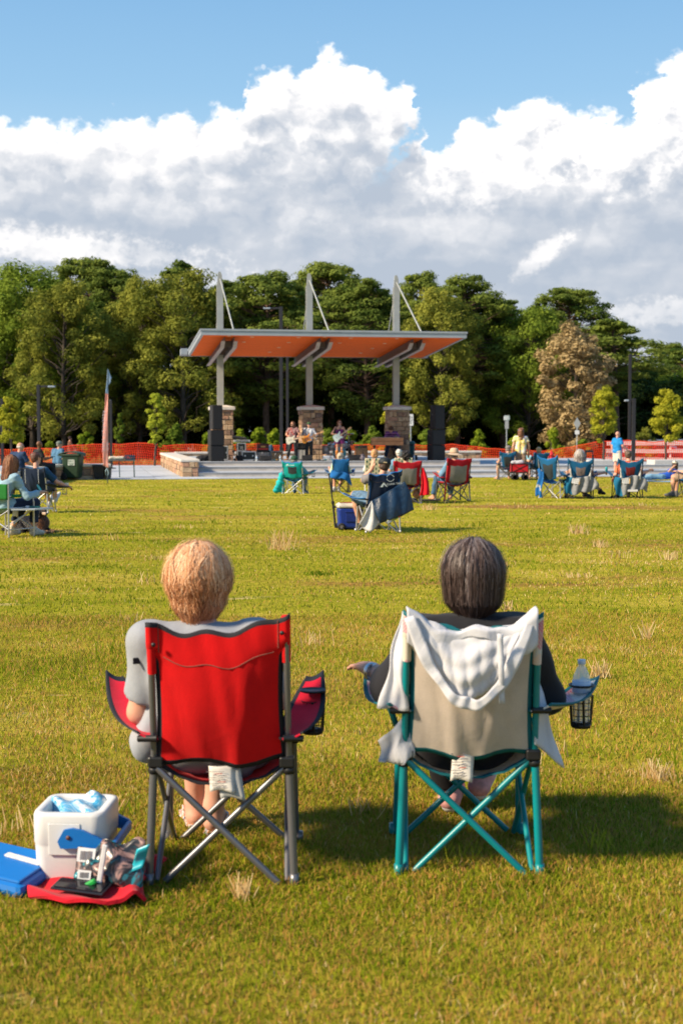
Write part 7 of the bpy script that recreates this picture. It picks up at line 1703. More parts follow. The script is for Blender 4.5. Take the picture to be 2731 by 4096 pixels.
b = MB(); M_ = Matrix.Translation((.145, -.50, .265)) @ Matrix.Rotation(R(-27), 4, 'Y'); b.box((0, 0, 0), (.36, .010, .060), 0, M=M_, bev=.003)
for x, c_, w in ((-.15, 1, .07), (.12, 1, .06), (.02, 3, .03), (.06, 4, .04), (-.03, 2, .05)): b.box((x, -.007, 0), (w, .003, .045), c_, M=M_)
o = b.build('product_card', [mat('lime_card', (.48, .50, .12), .5, .2, 30), mat('white_label', (.66, .66, .68), .6), mat('green_card', (.12, .22, .04), .6), mat('red_panel', (.60, .03, .02), .4), mat('navy_print', (.03, .05, .12), .6)], None, l, RZ); tag(o, 'narrow yellow green printed card hanging across the back of the navy chair', 'card')
# wheeled cooler
def wheeled():
    p = spot(1392, 2120); o = empty('wheeled_cooler', p+Vector((.03, .17, 0)), R(6), 'royal blue wheeled cooler with white lid and long black pull handle', 'cooler')
    CB = mat('cooler_blue', (.010, .035, .25), .4, .06, 10); b = MB(); b.box((0, 0, .185), (.40, .34, .33), 0, bev=.035, taper=.93); b.build('body', CB, o)
    b = MB(); b.box((0, -.168, .215), (.17, .014, .17), 0, bev=.006); b.box((0, -.172, .285), (.19, .022, .02), 0, bev=.006); b.build('handle_recess', mat('cooler_blue_deep', (.008, .025, .18), .4), o)
    b = MB(); b.box((0, 0, .375), (.415, .355, .060), 0, bev=.02); b.box((0, 0, .41), (.36, .30, .02), 0, bev=.008); b.build('lid', mat('cooler_white', (.66, .62, .55), .45), o)
    for x in (-.13,):
        for s in (-1, 1):
            q = MB(); M_ = Matrix.Translation((x-.02, s*.165, .055)) @ Matrix.Rotation(R(90), 4, 'X'); q.lathe([(.032, -.02), (.052, -.02), (.058, -.01), (.058, .01), (.052, .02), (.032, .02)], 20, 0, M=M_); w = q.build('wheel', K_, o)
            q = MB(); q.lathe([(.0001, -.014), (.032, -.018)], 20, 0, M=M_); q.lathe([(.0001, .016), (.032, .018)], 20, 0, M=M_)
            for i in range(6): a = i*math.pi/3; q.box((x-.02+.018*math.cos(a), s*.165-.021*1, .055+.018*math.sin(a)), (.026, .004, .005), 1, ry=-a)
            q.build('rim', [mat('rim_dark', (.05, .04, .04), .5), mat('rim_light', (.4, .36, .34), .5)], w)
    q = MB(); q.tube([(-.235, -.05, .04), (-.275, -.05, .43)], .017, 8); q.tube([(-.275, -.05, .43), (-.335, -.05, .86)], .011, 8); q.box((-.275, -.05, .43), (.045, .045, .05), 0, bev=.01); q.ell((-.337, -.05, .87), (.016, .03, .014)); q.box((-.225, -.05, .05), (.04, .06, .04), 0); q.box((-.255, -.05, .36), (.06, .05, .03), 0)
    q.build('pull_handle', K_, o)
    T = o.location
    b = MB(); b.lathe([(.024, 0), (.026, .01), (.026, .06), (.016, .075), (.014, .09), (.0001, .092)], 12); r_ = b.build('sauce_bottle', mat('red_glass', (.55, .03, .015), .2, spec=.6), None, T+Vector((.09, -.02, .421))); tag(r_, 'small red bottle standing on the white lid of the wheeled cooler', 'bottle')
    b = MB(); b.box((0, 0, .006), (.20, .05, .010), 0, rz=R(6)); b.box((.03, .03, .008), (.14, .03, .014), 0, rz=R(-8)); r_ = b.build('folding_knife', mat('brown_leather', (.30, .09, .03), .6), None, T+Vector((-.06, -.08, .421))); tag(r_, 'brown strap lying on the white lid of the wheeled cooler', 'strap')
wheeled()

# ------------------------------------------------------------------ right hand group
STEELBLUE = fabric('steel_blue_cloth', (.006, .10, .235), .12, .3)
def rocker_tags(c, y=-.40):
    logo_mark(c, 0, y-.012, .865, .75, col=(.55, .50, .36))
l = seat_at(2028, 1920, .0, 1.08)
c = camp_chair('steel blue camp chair with dark mesh back, left end of the right hand group', l, 0, STEELBLUE, STEELBLUE, STEEL, MESH, panel='center', panel_shape='vee', seed=21, res=.6, HT=.95, W=.52, splay=(.14, .10), scale=1.1, sag=.06); rocker_tags(c, -.42)
person('man in camouflage cap and tie-dyed blue shirt in the leftmost steel blue chair', l, 0, dict(head=(.05, -.10, 1.06), hr=rotM(-.9), elL=(-.30, -.05, .60), wrL=(-.30, .15, .62), knL=(-.26, .38, .50), anL=(-.25, .40, .10), toL=(-.36, .50, .035)), SIT, SKIN, 1.05, .016, scale=1.05, shirt=blotch_mat('tie_dye_blue', [(.10, .30, .45), (.45, .55, .62), (.12, .08, .30), (.30, .45, .20)], 7), trousers=mat('tan_shorts', (.40, .30, .22), .85), leg=.7, hair=('fringe', H_GREY), hat=('cap', blotch_mat('grey_camo', [(.08, .07, .07), (.22, .20, .19), (.10, .09, .10)], 30)), group=LAWN, seed=71)
d = Vector((at(2082, HOR, 52).x, 52, float(gz(52))))
w_ = person('woman with long brown hair, blue headband and tie-dyed t-shirt standing beside the red wagon', d, .05, dict(elL=(-.25, -.0, 1.12), wrL=(-.26, .05, .86), elR=(.27, -.0, 1.12), wrR=(.27, .05, .86)), STAND, SKIN, .95, .016, scale=1.1, shirt=blotch_mat('tie_dye_yellow', [(.16, .12, .42), (.62, .62, .66), (.66, .60, .50), (.75, .62, .08), (.45, .12, .35)], 4.5), sleeve=.5, trousers=mat('khaki_shorts', (.30, .20, .14), .85), leg=.9, hair=('long', hair_m('brown_long_hair', (.17, .07, .035)), .24), shoes=K_, group='people standing by the plaza', seed=72)
b = MB(); b.lathe([(.094, -.012), (.099, 0), (.094, .012)], 20, 0, M=Matrix.Translation((0, .0, 1.645)) @ Matrix.Rotation(R(12), 4, 'X'), sy=1.12); b.build('headband', mat('blue_band', (.10, .14, .42), .7), w_)
def wagon():
    D = 51.5; p = at(2076, HOR, D); z = float(gz(D)); k = D/F_PX; o = empty('folding_wagon', (p.x, D, z), 0, 'red folding wagon with black frame and grey wheels on the plaza edge', 'wagon')
    b = MB(); b.box((0, 0, .44), (.62, .40, .30), 0, bev=.02); b.build('tub', fabric('wagon_red', (.50, .008, .02), .05, .3), o)
    f = MB()
    for y in (-.21, .21):
        f.tube([(-.30, y, .28), (.28, y, .58)], .012, 6); f.tube([(-.30, y, .58), (.28, y, .28)], .012, 6); f.tube([(-.32, y, .60), (.32, y, .60)], .014, 6); f.tube([(-.32, y, .27), (.32, y, .27)], .014, 6)
        for x in (-.31, .31): f.tube([(x, y, .20), (x, y, .61)], .013, 6)
    f.build('frame', K_, o)
    for x in (-.18, .20):
        for s in (-1, 1):
            q = MB(); M_ = Matrix.Translation((x, s*.21, .11)) @ Matrix.Rotation(R(90), 4, 'X'); q.lathe([(.08, -.03), (.10, -.03), (.108, 0), (.10, .03), (.08, .03)], 18, 0, M=M_); w = q.build('wheel', K_, o); q = MB(); q.lathe([(.0001, -.02), (.078, -.03)], 14, 0, M=M_); q.lathe([(.0001, .02), (.078, .03)], 14, 0, M=M_); q.build('rim', mat('rim_grey', (.30, .31, .33), .5), w)
    t = lump_bag('folded_blanket', (p.x-.05, D, z+.60), 0, 'striped blanket bundled on top of the red folding wagon', [('cap', (-.18, 0, .04), (.14, 0, .05), .07, .09)], blotch_mat('striped_blanket', [(.10, .10, .12), (.55, .55, .58), (.15, .25, .40)], 12), 'blanket')
wagon()
l = seat_at(2160, 1918, .25, 1.05)
c = camp_chair('dark steel blue camp chair of the blond woman behind the empty chair', l, .25, STEELBLUE, STEELBLUE, STEEL, panel_shape='vee', seed=22, res=.6, HT=.93, W=.55, scale=1.08, splay=(.12, .10), cup=2)
person('blond woman in dark blue shirt holding out her arm, behind the empty steel blue chair', l, .25, dict(head=(.0, -.06, 1.07), elL=(-.32, .05, .66), wrL=(-.40, .24, .72), knL=(-.22, .40, .48), anL=(-.24, .42, .10)), SIT, SKIN, .95, .016, shirt=mat('teal_navy_shirt', (.012, .07, .13), .85), trousers=mat('dark_shorts', (.04, .05, .08), .85), leg=.7, hair=('bob', H_BLOND), group=LAWN, seed=73)
person('small child in pale blue top standing beside the blond woman', Vector((at(2112, HOR, 52.6).x, 52.6, float(gz(52.6)))), -.5, None, STAND, SKIN, .95, .016, scale=.60, shirt=mat('baby_blue', (.25, .50, .62), .85), sleeve=.6, trousers=mat('baby_blue_shorts', (.15, .35, .5), .85), leg=.6, hair=('short', H_BLOND), group='people standing by the plaza', seed=74)
RZ = -.75; l = seat_at(2212, 1992, RZ, 1.1, .1)
c = camp_chair('empty steel blue camp chair turned to the right with a blue towel hanging behind', l, RZ, STEELBLUE, BL1, LSTEEL, MESH, panel='center', panel_shape='vee', seed=23, res=.6, HT=.98, W=.52, scale=1.08, splay=(.06, .10), sag=.09)
def tw(u, v): return (-.30+.20*u+.03*math.sin(v*6), -.37-.05*u+.03*math.sin(u*9+v*5), .70-.66*v+.05*math.sin(u*5))
draped('towel', 'blue towel with grey stripe hanging to the grass at the empty chair', 'towel', l, RZ, tw, 10, 20, [fabric('blue_towel', (.01, .13, .40), .1, .4), mat('stripe_grey', (.35, .38, .40), .85)], .012, lambda u, v: 1 if .60 < v < .68 else 0)
def cover_chair(px, py, rz, label, seed, panel, coverlab, flip=1):
    l = seat_at(px, py, rz, 1.05)
    c = camp_chair(label, l, rz, STEELBLUE, STEELBLUE, BSTEEL, panel, panel='block', panel_shape='vee', seed=seed, res=.7, HT=.95, W=.57, scale=1.04, splay=(.10, .10), sag=.10, bulge=.06); rocker_tags(c, -.438)
    G = mat('grey_raincoat', (.19, .20, .215), .6, .2, 7, .6, 10); BLc = fabric('steel_blue_lining', (.008, .13, .25), .1, .3)
    def cov(u, v):
        s = 2*u-1; x = s*(.36+.05*v+.03*math.sin(v*5+seed))+.04*flip*v; z = .56-.05*abs(s)+.03*math.sin(s*4+seed)-.38*v*(1-.16*s*flip)-.03*math.sin(s*7+seed)*v; y = -.34-.06*(1-s*s)+.03*math.sin(s*11+v*4+seed); return (x, y, max(.06, z))
    def mf(u, v): return 1 if (u < .22) else 0
    draped('chair_cover', coverlab, 'chair cover', l, rz, cov, 34, 16, [G, BLc], .010, mf)
    for s in (-1, 1):
        b = MB(); b.sheet(lambda u, v, s=s: (s*(.27-.03*u-.17*v*0)-s*.08*(1-v)*u-s*.02, -.37-.03*math.sin(u*5), .46+.30*v*(1-.5*u)), 6, 8, .01); o = b.build('cover_flap', mat('crumpled_silver', (.42, .43, .42), .6, .3, 20, .6, 20), None, l, rz)
        tag(o, ('left' if s < 0 else 'right')+' flap of pale crumpled lining over the '+('grey haired woman' if seed == 24 else 'orange shirted man')+"'s chair", 'cover flap')
    o = empty('paper_tag', l, rz, 'white card with yellow edge pinned to the grey cover behind the '+('grey haired woman' if seed == 24 else 'man in orange'), 'card', 'cards pinned to the chair covers')
    b = MB(); M_ = Matrix.Translation((-.13, -.43, .44)) @ Matrix.Rotation(R(9 if seed == 24 else 2), 4, 'Y'); b.box((0, 0, 0), (.17, .004, .12), 0, M=M_); b.box((.095, 0, 0), (.018, .005, .125), 1, M=M_); b.build('card', [mat('white_label', (.66, .66, .68), .6), mat('yellow_edge', (.75, .42, .06), .6)], o)
    b = MB()
    for i in range(3):
        for j in range(2): b.box((-.05+.05*i, -.004, -.02+.045*j), (.028, .002, .02), 0, M=M_)
    b.build('print', mat('print_grey', (.42, .43, .45), .7), o)
    return l
l = cover_chair(2318, 1993, -.06, 'steel blue camp chair of the woman with long wavy grey hair', 24, mat('grey_brown_panel', (.17, .13, .13), .8, .2, 12), 'grey rain cover bunched over the lower back of the grey haired woman\'s chair', 1)
g_ = person('woman with long wavy grey hair holding a teal can, legs stretched to the right', l, -.06, dict(head=(.0, -.12, 1.06), elR=(.34, .02, .58), wrR=(.62, .26, .62), knR=(.28, .42, .50), anR=(.58, .62, .18), toR=(.68, .68, .10), knL=(.02, .44, .50), anL=(.20, .60, .12), toL=(.30, .70, .05)), SIT, SKIN, 1.0, .015, hands=(.5, .9), shirt=mat('slate_top', (.16, .20, .26), .85), sleeve=.5, trousers=mat('mauve_trousers', (.22, .09, .12), .85), leg=.95, shoes=K_, group=LAWN, seed=75)
strands('hair', dict(head=(0, -.12, 1.06)), g_, [(0, (.14, .11, .10)), (.5, (.36, .32, .29)), (1, (.68, .65, .62))], 1500, .42, .10, 5, w=.006, curl=1.6, rx=.105, ry=.115, rz=.118, volume=1.2)
b = MB(); b.lathe([(.0001, 0), (.026, .002), (.031, .012), (.031, .125), (.027, .138), (.0001, .139)], 14); o = b.build('drink_can', mat('teal_can', (.02, .38, .42), .3, metal=.3), None, pt_rot(l, -.06, (.70, .33, .62))); tag(o, 'teal drink can in the raised hand of the grey haired woman', 'can')
l = cover_chair(2515, 1994, .02, 'steel blue camp chair with dark red panel of the man in the orange shirt', 25, fabric('maroon_panel', (.17, .014, .014), .1, .2), 'grey rain cover with blue edge over the lower back of the orange shirted man\'s chair', 1)
b = MB(); b.box((0, 0, 0), (.24, .004, .05), 0, bev=.001); o = b.build('name_strip', mat('white_label', (.66, .66, .68), .6), None, pt_rot(l, .02, (.04, -.44, .21))); tag(o, 'short white strip near the hem of the grey cover behind the man in orange', 'patch')
person('man with short brown hair and orange shirt, arm stretched to the right along his chair', l, .02, dict(head=(-.0, -.10, 1.05), hr=rotM(-.3), elR=(.36, .05, .60), wrR=(.60, .22, .68), elL=(-.30, -.10, .58), wrL=(-.32, .02, .50)), SIT, SKIN_P, 1.15, .015, hands=(.5, .9), shirt=mat('orange_polo', (.75, .17, .07), .85, .06), sleeve=.8, collar='polo', trousers=DEN, shoes=K_, hair=('short', hair_m('greying_brown_hair', (.13, .085, .06))), group=LAWN, seed=76)
# person cut by the right edge
l = seat_at(2762, 1990, 1.0, 1.0, .0)
c = camp_chair('blue camp chair with grey legs cut by the right edge of the photo', l, 1.0, BL1, BL1, STEEL, seed=26, res=.6, HT=.9, W=.52)
person('person in teal shirt and khaki shorts sitting sideways at the right edge', l, 1.0, dict(elL=(-.25, .05, .60), wrL=(-.2, .28, .62)), SIT, SKIN, 1.15, .016, shirt=mat('aqua_shirt', (.16, .46, .50), .85), trousers=mat('khaki_camo', (.34, .24, .16), .85, .2, 10, col2=(.17, .12, .10)), leg=.95, shoes=mat('grey_shoes', (.10, .10, .11), .6), hair=('short', H_DKB), group=LAWN, seed=77)
# girl lying on a blanket
D = 50.0; p = at(2665, HOR, D); zg = gzl(p.x, D)
b = MB(); b.sheet(lambda u, v: (-1.1+1.9*u, -.45+.9*v, .02+.012*math.sin(u*9+v*5)), 20, 10, .012); o = b.build('picnic_blanket', fabric('pale_blanket', (.22, .36, .55), .05, .3), None, (p.x, D, zg)); tag(o, 'pale blue blanket on the grass under the lying girl', 'blanket')
LIE = dict(pelvis=(-.10, 0, .16), waist=(.02, 0, .17), chest=(.16, .0, .24), neck=(.28, .02, .42), head=(.32, .06, .58), hr=rotM(-.1),
           shL=(.16, .17, .36), elL=(.30, .25, .10), wrL=(.42, .30, .08), shR=(.30, -.14, .36), elR=(.02, -.30, .34), wrR=(.20, -.22, .50), hipL=(-.18, .08, .14), hipR=(-.18, -.08, .14), knL=(-.58, .12, .10), knR=(-.56, -.10, .18), anL=(-.95, .14, .08), anR=(-.90, -.02, .10), toL=(-1.08, .14, .05), toR=(-1.03, 0, .06))
person('girl in royal blue top, jeans and white cap lying propped on a blanket', (p.x, D, zg+.03), 0, LIE, STAND, SKIN, .85, .015, shirt=mat('royal_top', (.008, .07, .42), .85), sleeve=.5, trousers=LDEN, hair=('long', H_DKB, .24), hat=('cap', mat('cream_cap', (.62, .60, .50), .8)), shoes=K_, group=LAWN, seed=78)
# standing man, hydrant, bollard
D = 58.0; p = at(2468, HOR, D)
m_ = person('bald man in blue polo shirt and light shorts walking to the right by the plaza', (p.x, D, -.27), -1.0, dict(elR=(.25, .05, 1.14), wrR=(.20, .25, 1.05), elL=(-.24, -.06, 1.13), wrL=(-.25, .0, .88)), STAND, SKIN_P, 1.1, .016, scale=1.02, shirt=mat('azure_polo', (.006, .20, .50), .85), sleeve=.75, collar='polo', trousers=blotch_mat('pale_shorts', [(.50, .45, .36), (.58, .54, .46)], 10), leg=.95, shoes=K_, group='people standing by the plaza', seed=79)
D = 74; p = at(2204, HOR, D); o = empty('fire_hydrant', (p.x, D, float(gz(D))), 0, 'red fire hydrant in front of the orange fence behind the blond woman', 'fire hydrant'); RH = mat('hydrant_red', (.55, .02, .02), .4)
b = MB(); b.lathe([(.17, 0), (.17, .04), (.11, .05), (.11, .55), (.14, .57), (.14, .61), (.11, .64), (.07, .74), (.03, .76), (.03, .81), (.0001, .82)], 16); b.build('barrel', RH, o)
for s in (-1, 1): b = MB(); b.lathe([(.06, 0), (.075, .06), (.04, .09), (.0001, .09)], 12, 0, M=Matrix.Translation((s*.10, 0, .46)) @ Matrix.Rotation(R(90*s), 4, 'Y')); b.build('outlet', RH, o)
D = 66; p = at(2355, 1830, D); o = empty('bollard', (p.x, D, float(gz(D))), 0, 'short dark square framed post right of the diamond sign', 'bollard'); b = MB()
for x in (-.16, .16): b.box((x, 0, .42), (.06, .06, .84), 0, bev=.01)
b.box((0, 0, .82), (.38, .07, .10), 0, bev=.01); b.build('frame', DARK, o)

# ------------------------------------------------------------------ barrier and cars at the right
def barrier():
    D = 80.6; k = D/F_PX; WP = mat('barrier_white', (.68, .62, .60), .6, .06, 4); x0 = (2422-CX)*k; z0 = float(gz(D)); o = empty('board_barrier', (x0, D, z0), 0, 'white three board barrier in front of the parked cars', 'barrier')
    L = (2900-2422)*k; Z = lambda y: CAM_H+(HOR-y)*k-z0
    for i, (ya, yb, xa, xb) in enumerate(((1765, 1781, 0, L), (1797, 1812, -.04, L), (1829, 1842, -.05, L))):
        xs = np.linspace(xa, xb, 4)
        for a, c in zip(xs[:-1], xs[1:]):
            b = MB(); b.box(((a+c)/2, 0, (Z(ya)+Z(yb))/2+.012*math.sin(i+a)), (c-a-.02, .05, Z(ya)-Z(yb)), 0, ry=R(.35*math.sin(a*2+i))); b.build('board', WP, o)
    for px in (2527, 2680, 2850):
        b = MB(); x = (px-2422)*k; b.box((x, .07, Z(1762)/2), (.11, .09, Z(1762)), 0, bev=.01); b.build('post', WP, o)
barrier()
def car(px, D, rz, label, colr, kind='sedan', L=4.6):
    p = at(px, HOR, D); z = float(gz(D)); o = empty('parked_car', (p.x, D, z), rz, label, 'car', 'cars parked behind the barrier')
    H = 1.45 if kind == 'sedan' else 1.68; W = 1.8; h = L/2
    prof = ([(-h, .45), (-h+.05, .75), (-h+.35, .92), (-h+.9, .98), (h-1.25, .98), (h-.35, .86), (h-.05, .66), (h, .42), (h-.1, .26), (-h+.1, .26)] if kind == 'sedan' else
            [(-h, .5), (-h+.03, .95), (-h+.12, 1.08), (h-1.2, 1.06), (h-.3, .96), (h-.03, .74), (h, .45), (h-.1, .30), (-h+.1, .30)])
    cab = ([(-h+.55, .96), (-h+1.15, 1.36), (-h+1.6, H), (-.1, H), (.35, H-.06), (h-1.15, .97)] if kind == 'sedan' else [(-h+.06, 1.06), (-h+.28, 1.58), (-h+.6, H), (.3, H), (.6, H-.06), (h-1.15, 1.05)])
    P_ = mat('paint_'+label.split()[0], colr, .25, .03, 2, coat=.6, spec=.5)
    def body(poly, w, inset):
        b = MB(); n = len(poly); vs = []
        for y, s in ((-w/2, inset), (-w/2+.12, 1), (w/2-.12, 1), (w/2, inset)):
            cx = sum(a for a, _ in poly)/n; cz = sum(a for _, a in poly)/n
            for x, zz in poly: vs.append((cx+(x-cx)*s, y, cz+(zz-cz)*s))
        fs = [tuple(range(n)), tuple(3*n+i for i in range(n-1, -1, -1))]+[(r_*n+i, r_*n+n+i, r_*n+n+(i+1) % n, r_*n+(i+1) % n) for r_ in range(3) for i in range(n)]
        b.add(vs, fs); return b
    body(prof, W, .965).build('body', P_, o); c = body(cab, W-.22, .93).build('cabin', P_, o)
    GL = mat('car_glass', (.02, .025, .03), .06, spec=.8)
    for s in (-1, 1):
        for (xa, xb) in ((-.55*h+.1, -.12*h), (-.08*h, .36*h)):
            b = MB(); zt = H-.10; b.prism([(xa, 1.02), (xb+.12, 1.02), (xb-.05, zt-.04), (xa+.14, zt)], .01, 0, M=Matrix.Translation((0, s*(W/2-.108)-.005, 0))); b.build('window', GL, c)
    for (xa, xb, za, zb) in ((h-1.18, .42, 1.0, H-.10), (-h+.62 if kind == 'sedan' else -h+.08, -h+1.12 if kind == 'sedan' else -h+.27, 1.0 if kind == 'sedan' else 1.1, H-.14)):
        b = MB(); w = (W-.5)/2; b.add([(xa, -w, za+.02), (xa, w, za+.02), (xb, w*.9, zb+.02), (xb, -w*.9, zb+.02), (xa, -w, za), (xa, w, za), (xb, w*.9, zb), (xb, -w*.9, zb)], [(0,1,2,3),(7,6,5,4),(0,4,5,1),(1,5,6,2),(2,6,7,3),(3,7,4,0)]); b.build('windscreen', GL, c)
    for x in (-h+.85, h-.85):
        for s in (-1, 1):
            M_ = Matrix.Translation((x, s*(W/2-.10), .32)) @ Matrix.Rotation(R(90), 4, 'X'); b = MB(); b.lathe([(.20, -.11), (.30, -.11), (.32, -.06), (.32, .06), (.30, .11), (.20, .11)], 22, 0, M=M_); w = b.build('wheel', mat('tyre', (.02, .02, .02), .85), o); b = MB(); b.lathe([(.0001, -.09), (.20, -.105)], 18, 0, M=M_); b.lathe([(.0001, .09), (.20, .105)], 18, 0, M=M_); b.build('rim', mat('alloy', (.4, .4, .42), .3, metal=.7), w)
    for s in (-1, 1):
        b = MB(); b.box((h-.10, s*.62, .70), (.16, .34, .12), 0, bev=.03); b.build('headlight', mat('lamp_clear', (.6, .62, .62), .1, spec=.7), o); b = MB(); b.box((-h+.08, s*.68, .80), (.10, .24, .16), 0, bev=.03); b.build('tail_light', mat('lamp_red', (.4, .01, .01), .2), o)
    return o
car(2600, 92, R(172), 'red parked car seen through the white board barrier', (.42, .015, .02))
car(2560, 97, R(178), 'white sport utility car parked behind the red car', (.62, .62, .62), 'suv', 4.8)
car(2720, 99, R(176), 'silver car parked at the right edge behind the barrier', (.50, .51, .53), 'suv', 4.7)
# ------------------------------------------------------------------ left hand side
def wall_sitter(px, D, seat_y, rz, label, scale=1.0, **kw):
    p = at(px, HOR, D); z = .30-.40*scale
    kw['J'] = dict(kw['J'], **{k+s: (x*(1 if s == 'R' else -1), y, z_) for s in 'LR' for k, (x, y, z_) in (('kn', (.13, .40, .42)), ('an', (.14, .44, -.03)), ('to', (.16, .58, -.12)))})
    return person(label, (p.x, D, z), rz, kw.pop('J', None), SIT, kw.pop('skin', SKIN), kw.pop('b', 1.1), .015, scale=scale, group='men sitting on the stone seat wall', **kw)
wall_sitter(80, 43.0, 0, -.55, 'white haired man in navy t-shirt and jeans, nearest of the men sitting on the wall', 1.05, J=dict(pelvis=(0, -.05, .50), head=(.06, -.03, 1.11), hr=rotM(-.5), waist=(0, -.07, .63), chest=(.01, -.08, .79), neck=(.03, -.07, .95), shL=(-.19, -.08, .90), shR=(.20, -.06, .90), elL=(-.26, .02, .64), elR=(.27, .04, .64), wrR=(.22, .28, .58), wrL=(-.2, .26, .58)), shirt=mat('navy_tee', (.010, .035, .10), .85), sleeve=.85, trousers=LDEN, shoes=K_, hair=('fringe', H_WHITE), glasses=mat('glasses_black', (.01, .01, .012), .2), seed=81)
wall_sitter(160, 48.6, 0, -1.0, 'bald man in black t-shirt and trousers holding a tablet on the wall', 1.03, skin=SKIN_D, J=dict(pelvis=(0, -.05, .50), head=(.03, -.02, 1.13), hr=rotM(.15, -.05), waist=(0, -.06, .64), chest=(0, -.06, .80), neck=(0, -.04, .96), shL=(-.19, -.06, .91), shR=(.19, -.06, .91), elR=(.25, .05, .64), wrR=(.14, .28, .68), elL=(-.25, .05, .64), wrL=(-.10, .28, .68)), shirt=mat('black_tee', (.012, .013, .014), .85), sleeve=.8, trousers=BLKJ, shoes=K_, seed=82)
p = at(160, HOR, 48.6); b = MB(); b.box((0, 0, 0), (.22, .15, .012), 0, bev=.003); o = b.build('tablet', mat('dark_tablet', (.015, .018, .024), .3, .05), None, (p.x+.36, 48.75, .615)); o.rotation_euler = (0, R(-14), R(-30)); tag(o, 'dark tablet held by the bald man on the wall', 'tablet')
wall_sitter(236, 51.9, 0, -.5, 'man in grey flat cap and steel blue shirt sitting on the wall behind the bin', 1.0, J=dict(pelvis=(0, -.05, .50), head=(.05, -.02, 1.11), hr=rotM(-.8), waist=(0, -.06, .63), chest=(0, -.06, .79), neck=(.02, -.05, .95), shL=(-.18, -.07, .90), shR=(.18, -.06, .90)), shirt=mat('steel_blue_shirt', (.06, .16, .28), .85, .08), sleeve=.9, trousers=DEN, shoes=K_, hair=('short', H_GREY), hat=('cap', mat('grey_cap', (.14, .17, .15), .85)), seed=83)
D = 84.0; p = at(280, HOR, D)
person('man in brown t-shirt and dark cap walking behind the orange fence', (p.x, D, CAM_H+(HOR-1738)/F_PX*D-1.84), -1.15, dict(elR=(.25, .12, 1.16), wrR=(.20, .38, 1.22), elL=(-.25, .12, 1.14), wrL=(-.2, .36, 1.04), knR=(.1, .22, .52), anR=(.1, .20, .10)), STAND, SKIN, 1.0, .018, shirt=mat('brown_tee', (.15, .06, .035), .85), trousers=mat('grey_tan_shorts', (.26, .17, .13), .85), leg=.9, hat=('cap', mat('dark_plum_cap', (.04, .02, .02), .8)), hair=('short', H_DKB), shoes=K_, seed=84)
# wheelie bin
def wheelie():
    p = spot(285, 1921); o = empty('wheelie_bin', p+Vector((0, .3, 0)), R(-8), 'dark green wheeled refuse bin with white label at the lawn edge', 'bin'); G = mat('bin_green', (.018, .045, .022), .5, .15, 12)
    b = MB(); b.box((.02, 0, .50), (.66, .62, .86), 0, bev=.05, taper=.80); b.box((0, 0, .91), (.76, .70, .07), 0, bev=.02); b.build('body', G, o)
    b = MB()
    n = 10; vs = []
    for i in range(n+1):
        x = -.40+.80*i/n; z = .95+.085*math.sin(math.pi*i/n)**.6
        for y in (-.36, .36): vs.append((x, y, z)); 
    vs2 = [(x, y, z-.03) for x, y, z in vs]; fs = [(2*i, 2*i+1, 2*i+3, 2*i+2) for i in range(n)]; m = len(vs); fs += [(m+2*i+2, m+2*i+3, m+2*i+1, m+2*i) for i in range(n)]+[(2*i, 2*i+2, m+2*i+2, m+2*i) for i in range(n)]+[(2*i+3, 2*i+1, m+2*i+1, m+2*i+3) for i in range(n)]+[(1, 0, m, m+1), (2*n, 2*n+1, m+2*n+1, m+2*n)]
    b.add(vs+vs2, fs, 0, True); b.box((.40, 0, .90), (.06, .60, .10), 0, bev=.015); b.build('lid', mat('bin_lid_green', (.02, .06, .035), .5), o)
    b = MB(); b.tube([(-.36, -.28, .94), (-.45, -.26, .90), (-.45, .26, .90), (-.36, .28, .94)], .02, 8); b.build('handle', G, o)
    for s in (-1, 1):
        M_ = Matrix.Translation((-.24, s*.30, .13)) @ Matrix.Rotation(R(90), 4, 'X'); q = MB(); q.lathe([(.07, -.04), (.12, -.04), (.135, -.02), (.135, .02), (.12, .04), (.07, .04)], 22, 0, M=M_); w = q.build('wheel', K_, o)
        q = MB(); q.lathe([(.0001, -.03), (.07, -.03)], 16, 0, M=M_)
        for i in range(8): a = i*math.pi/4; q.box((-.24+.06*math.cos(a), s*.30-.045, .13+.06*math.sin(a)), (.09, .008, .012), 0, ry=-a)
        q.build('rim', K2, w)
    b = MB(); b.box((0, 0, 0), (.24, .006, .21), 0); l = b.build('label_plate', mat('bin_label', (.50, .54, .50), .6), o); l.location = (.06, -.305, .64)
    lettering('lettering', 'BAY', .115, mat('label_green', (.03, .10, .05), .6), l, Matrix.Translation((0, -.005, .045)) @ Matrix.Rotation(R(90), 4, 'X'))
    q = MB()
    for i in range(3): q.box((0, -.005, -.03-.028*i), (.20-.03*i, .002, .014), 0)
    q.build('print', mat('label_green', (.03, .10, .05), .6), l)
wheelie()
def tote(px0, px1, y0, y1, label, rz, col):
    p = spot((px0+px1)/2, y1); k = p.y/F_PX; w, h = (px1-px0)*k, (y1-y0)*k; o = empty('storage_tote', p+Vector((0, -.12, 0)), rz, label, 'storage tote', 'dark storage totes by the flag')
    b = MB(); b.box((0, 0, h*.5), (w*.92, .42, h*.78), 0, bev=.03, taper=.84); b.box((0, 0, h*.06), (w*.62, .3, h*.1), 0)
    for i in range(5): b.box((-w*.34+w*.17*i, -.213, h*.5), (.012, .012, h*.6), 0)
    b.build('body', col, o); b = MB(); b.box((0, 0, h*.93), (w, .48, h*.13), 0, bev=.02); b.box((0, -.25, h*.86), (w*.3, .03, .04), 0, bev=.005); b.build('lid', col, o)
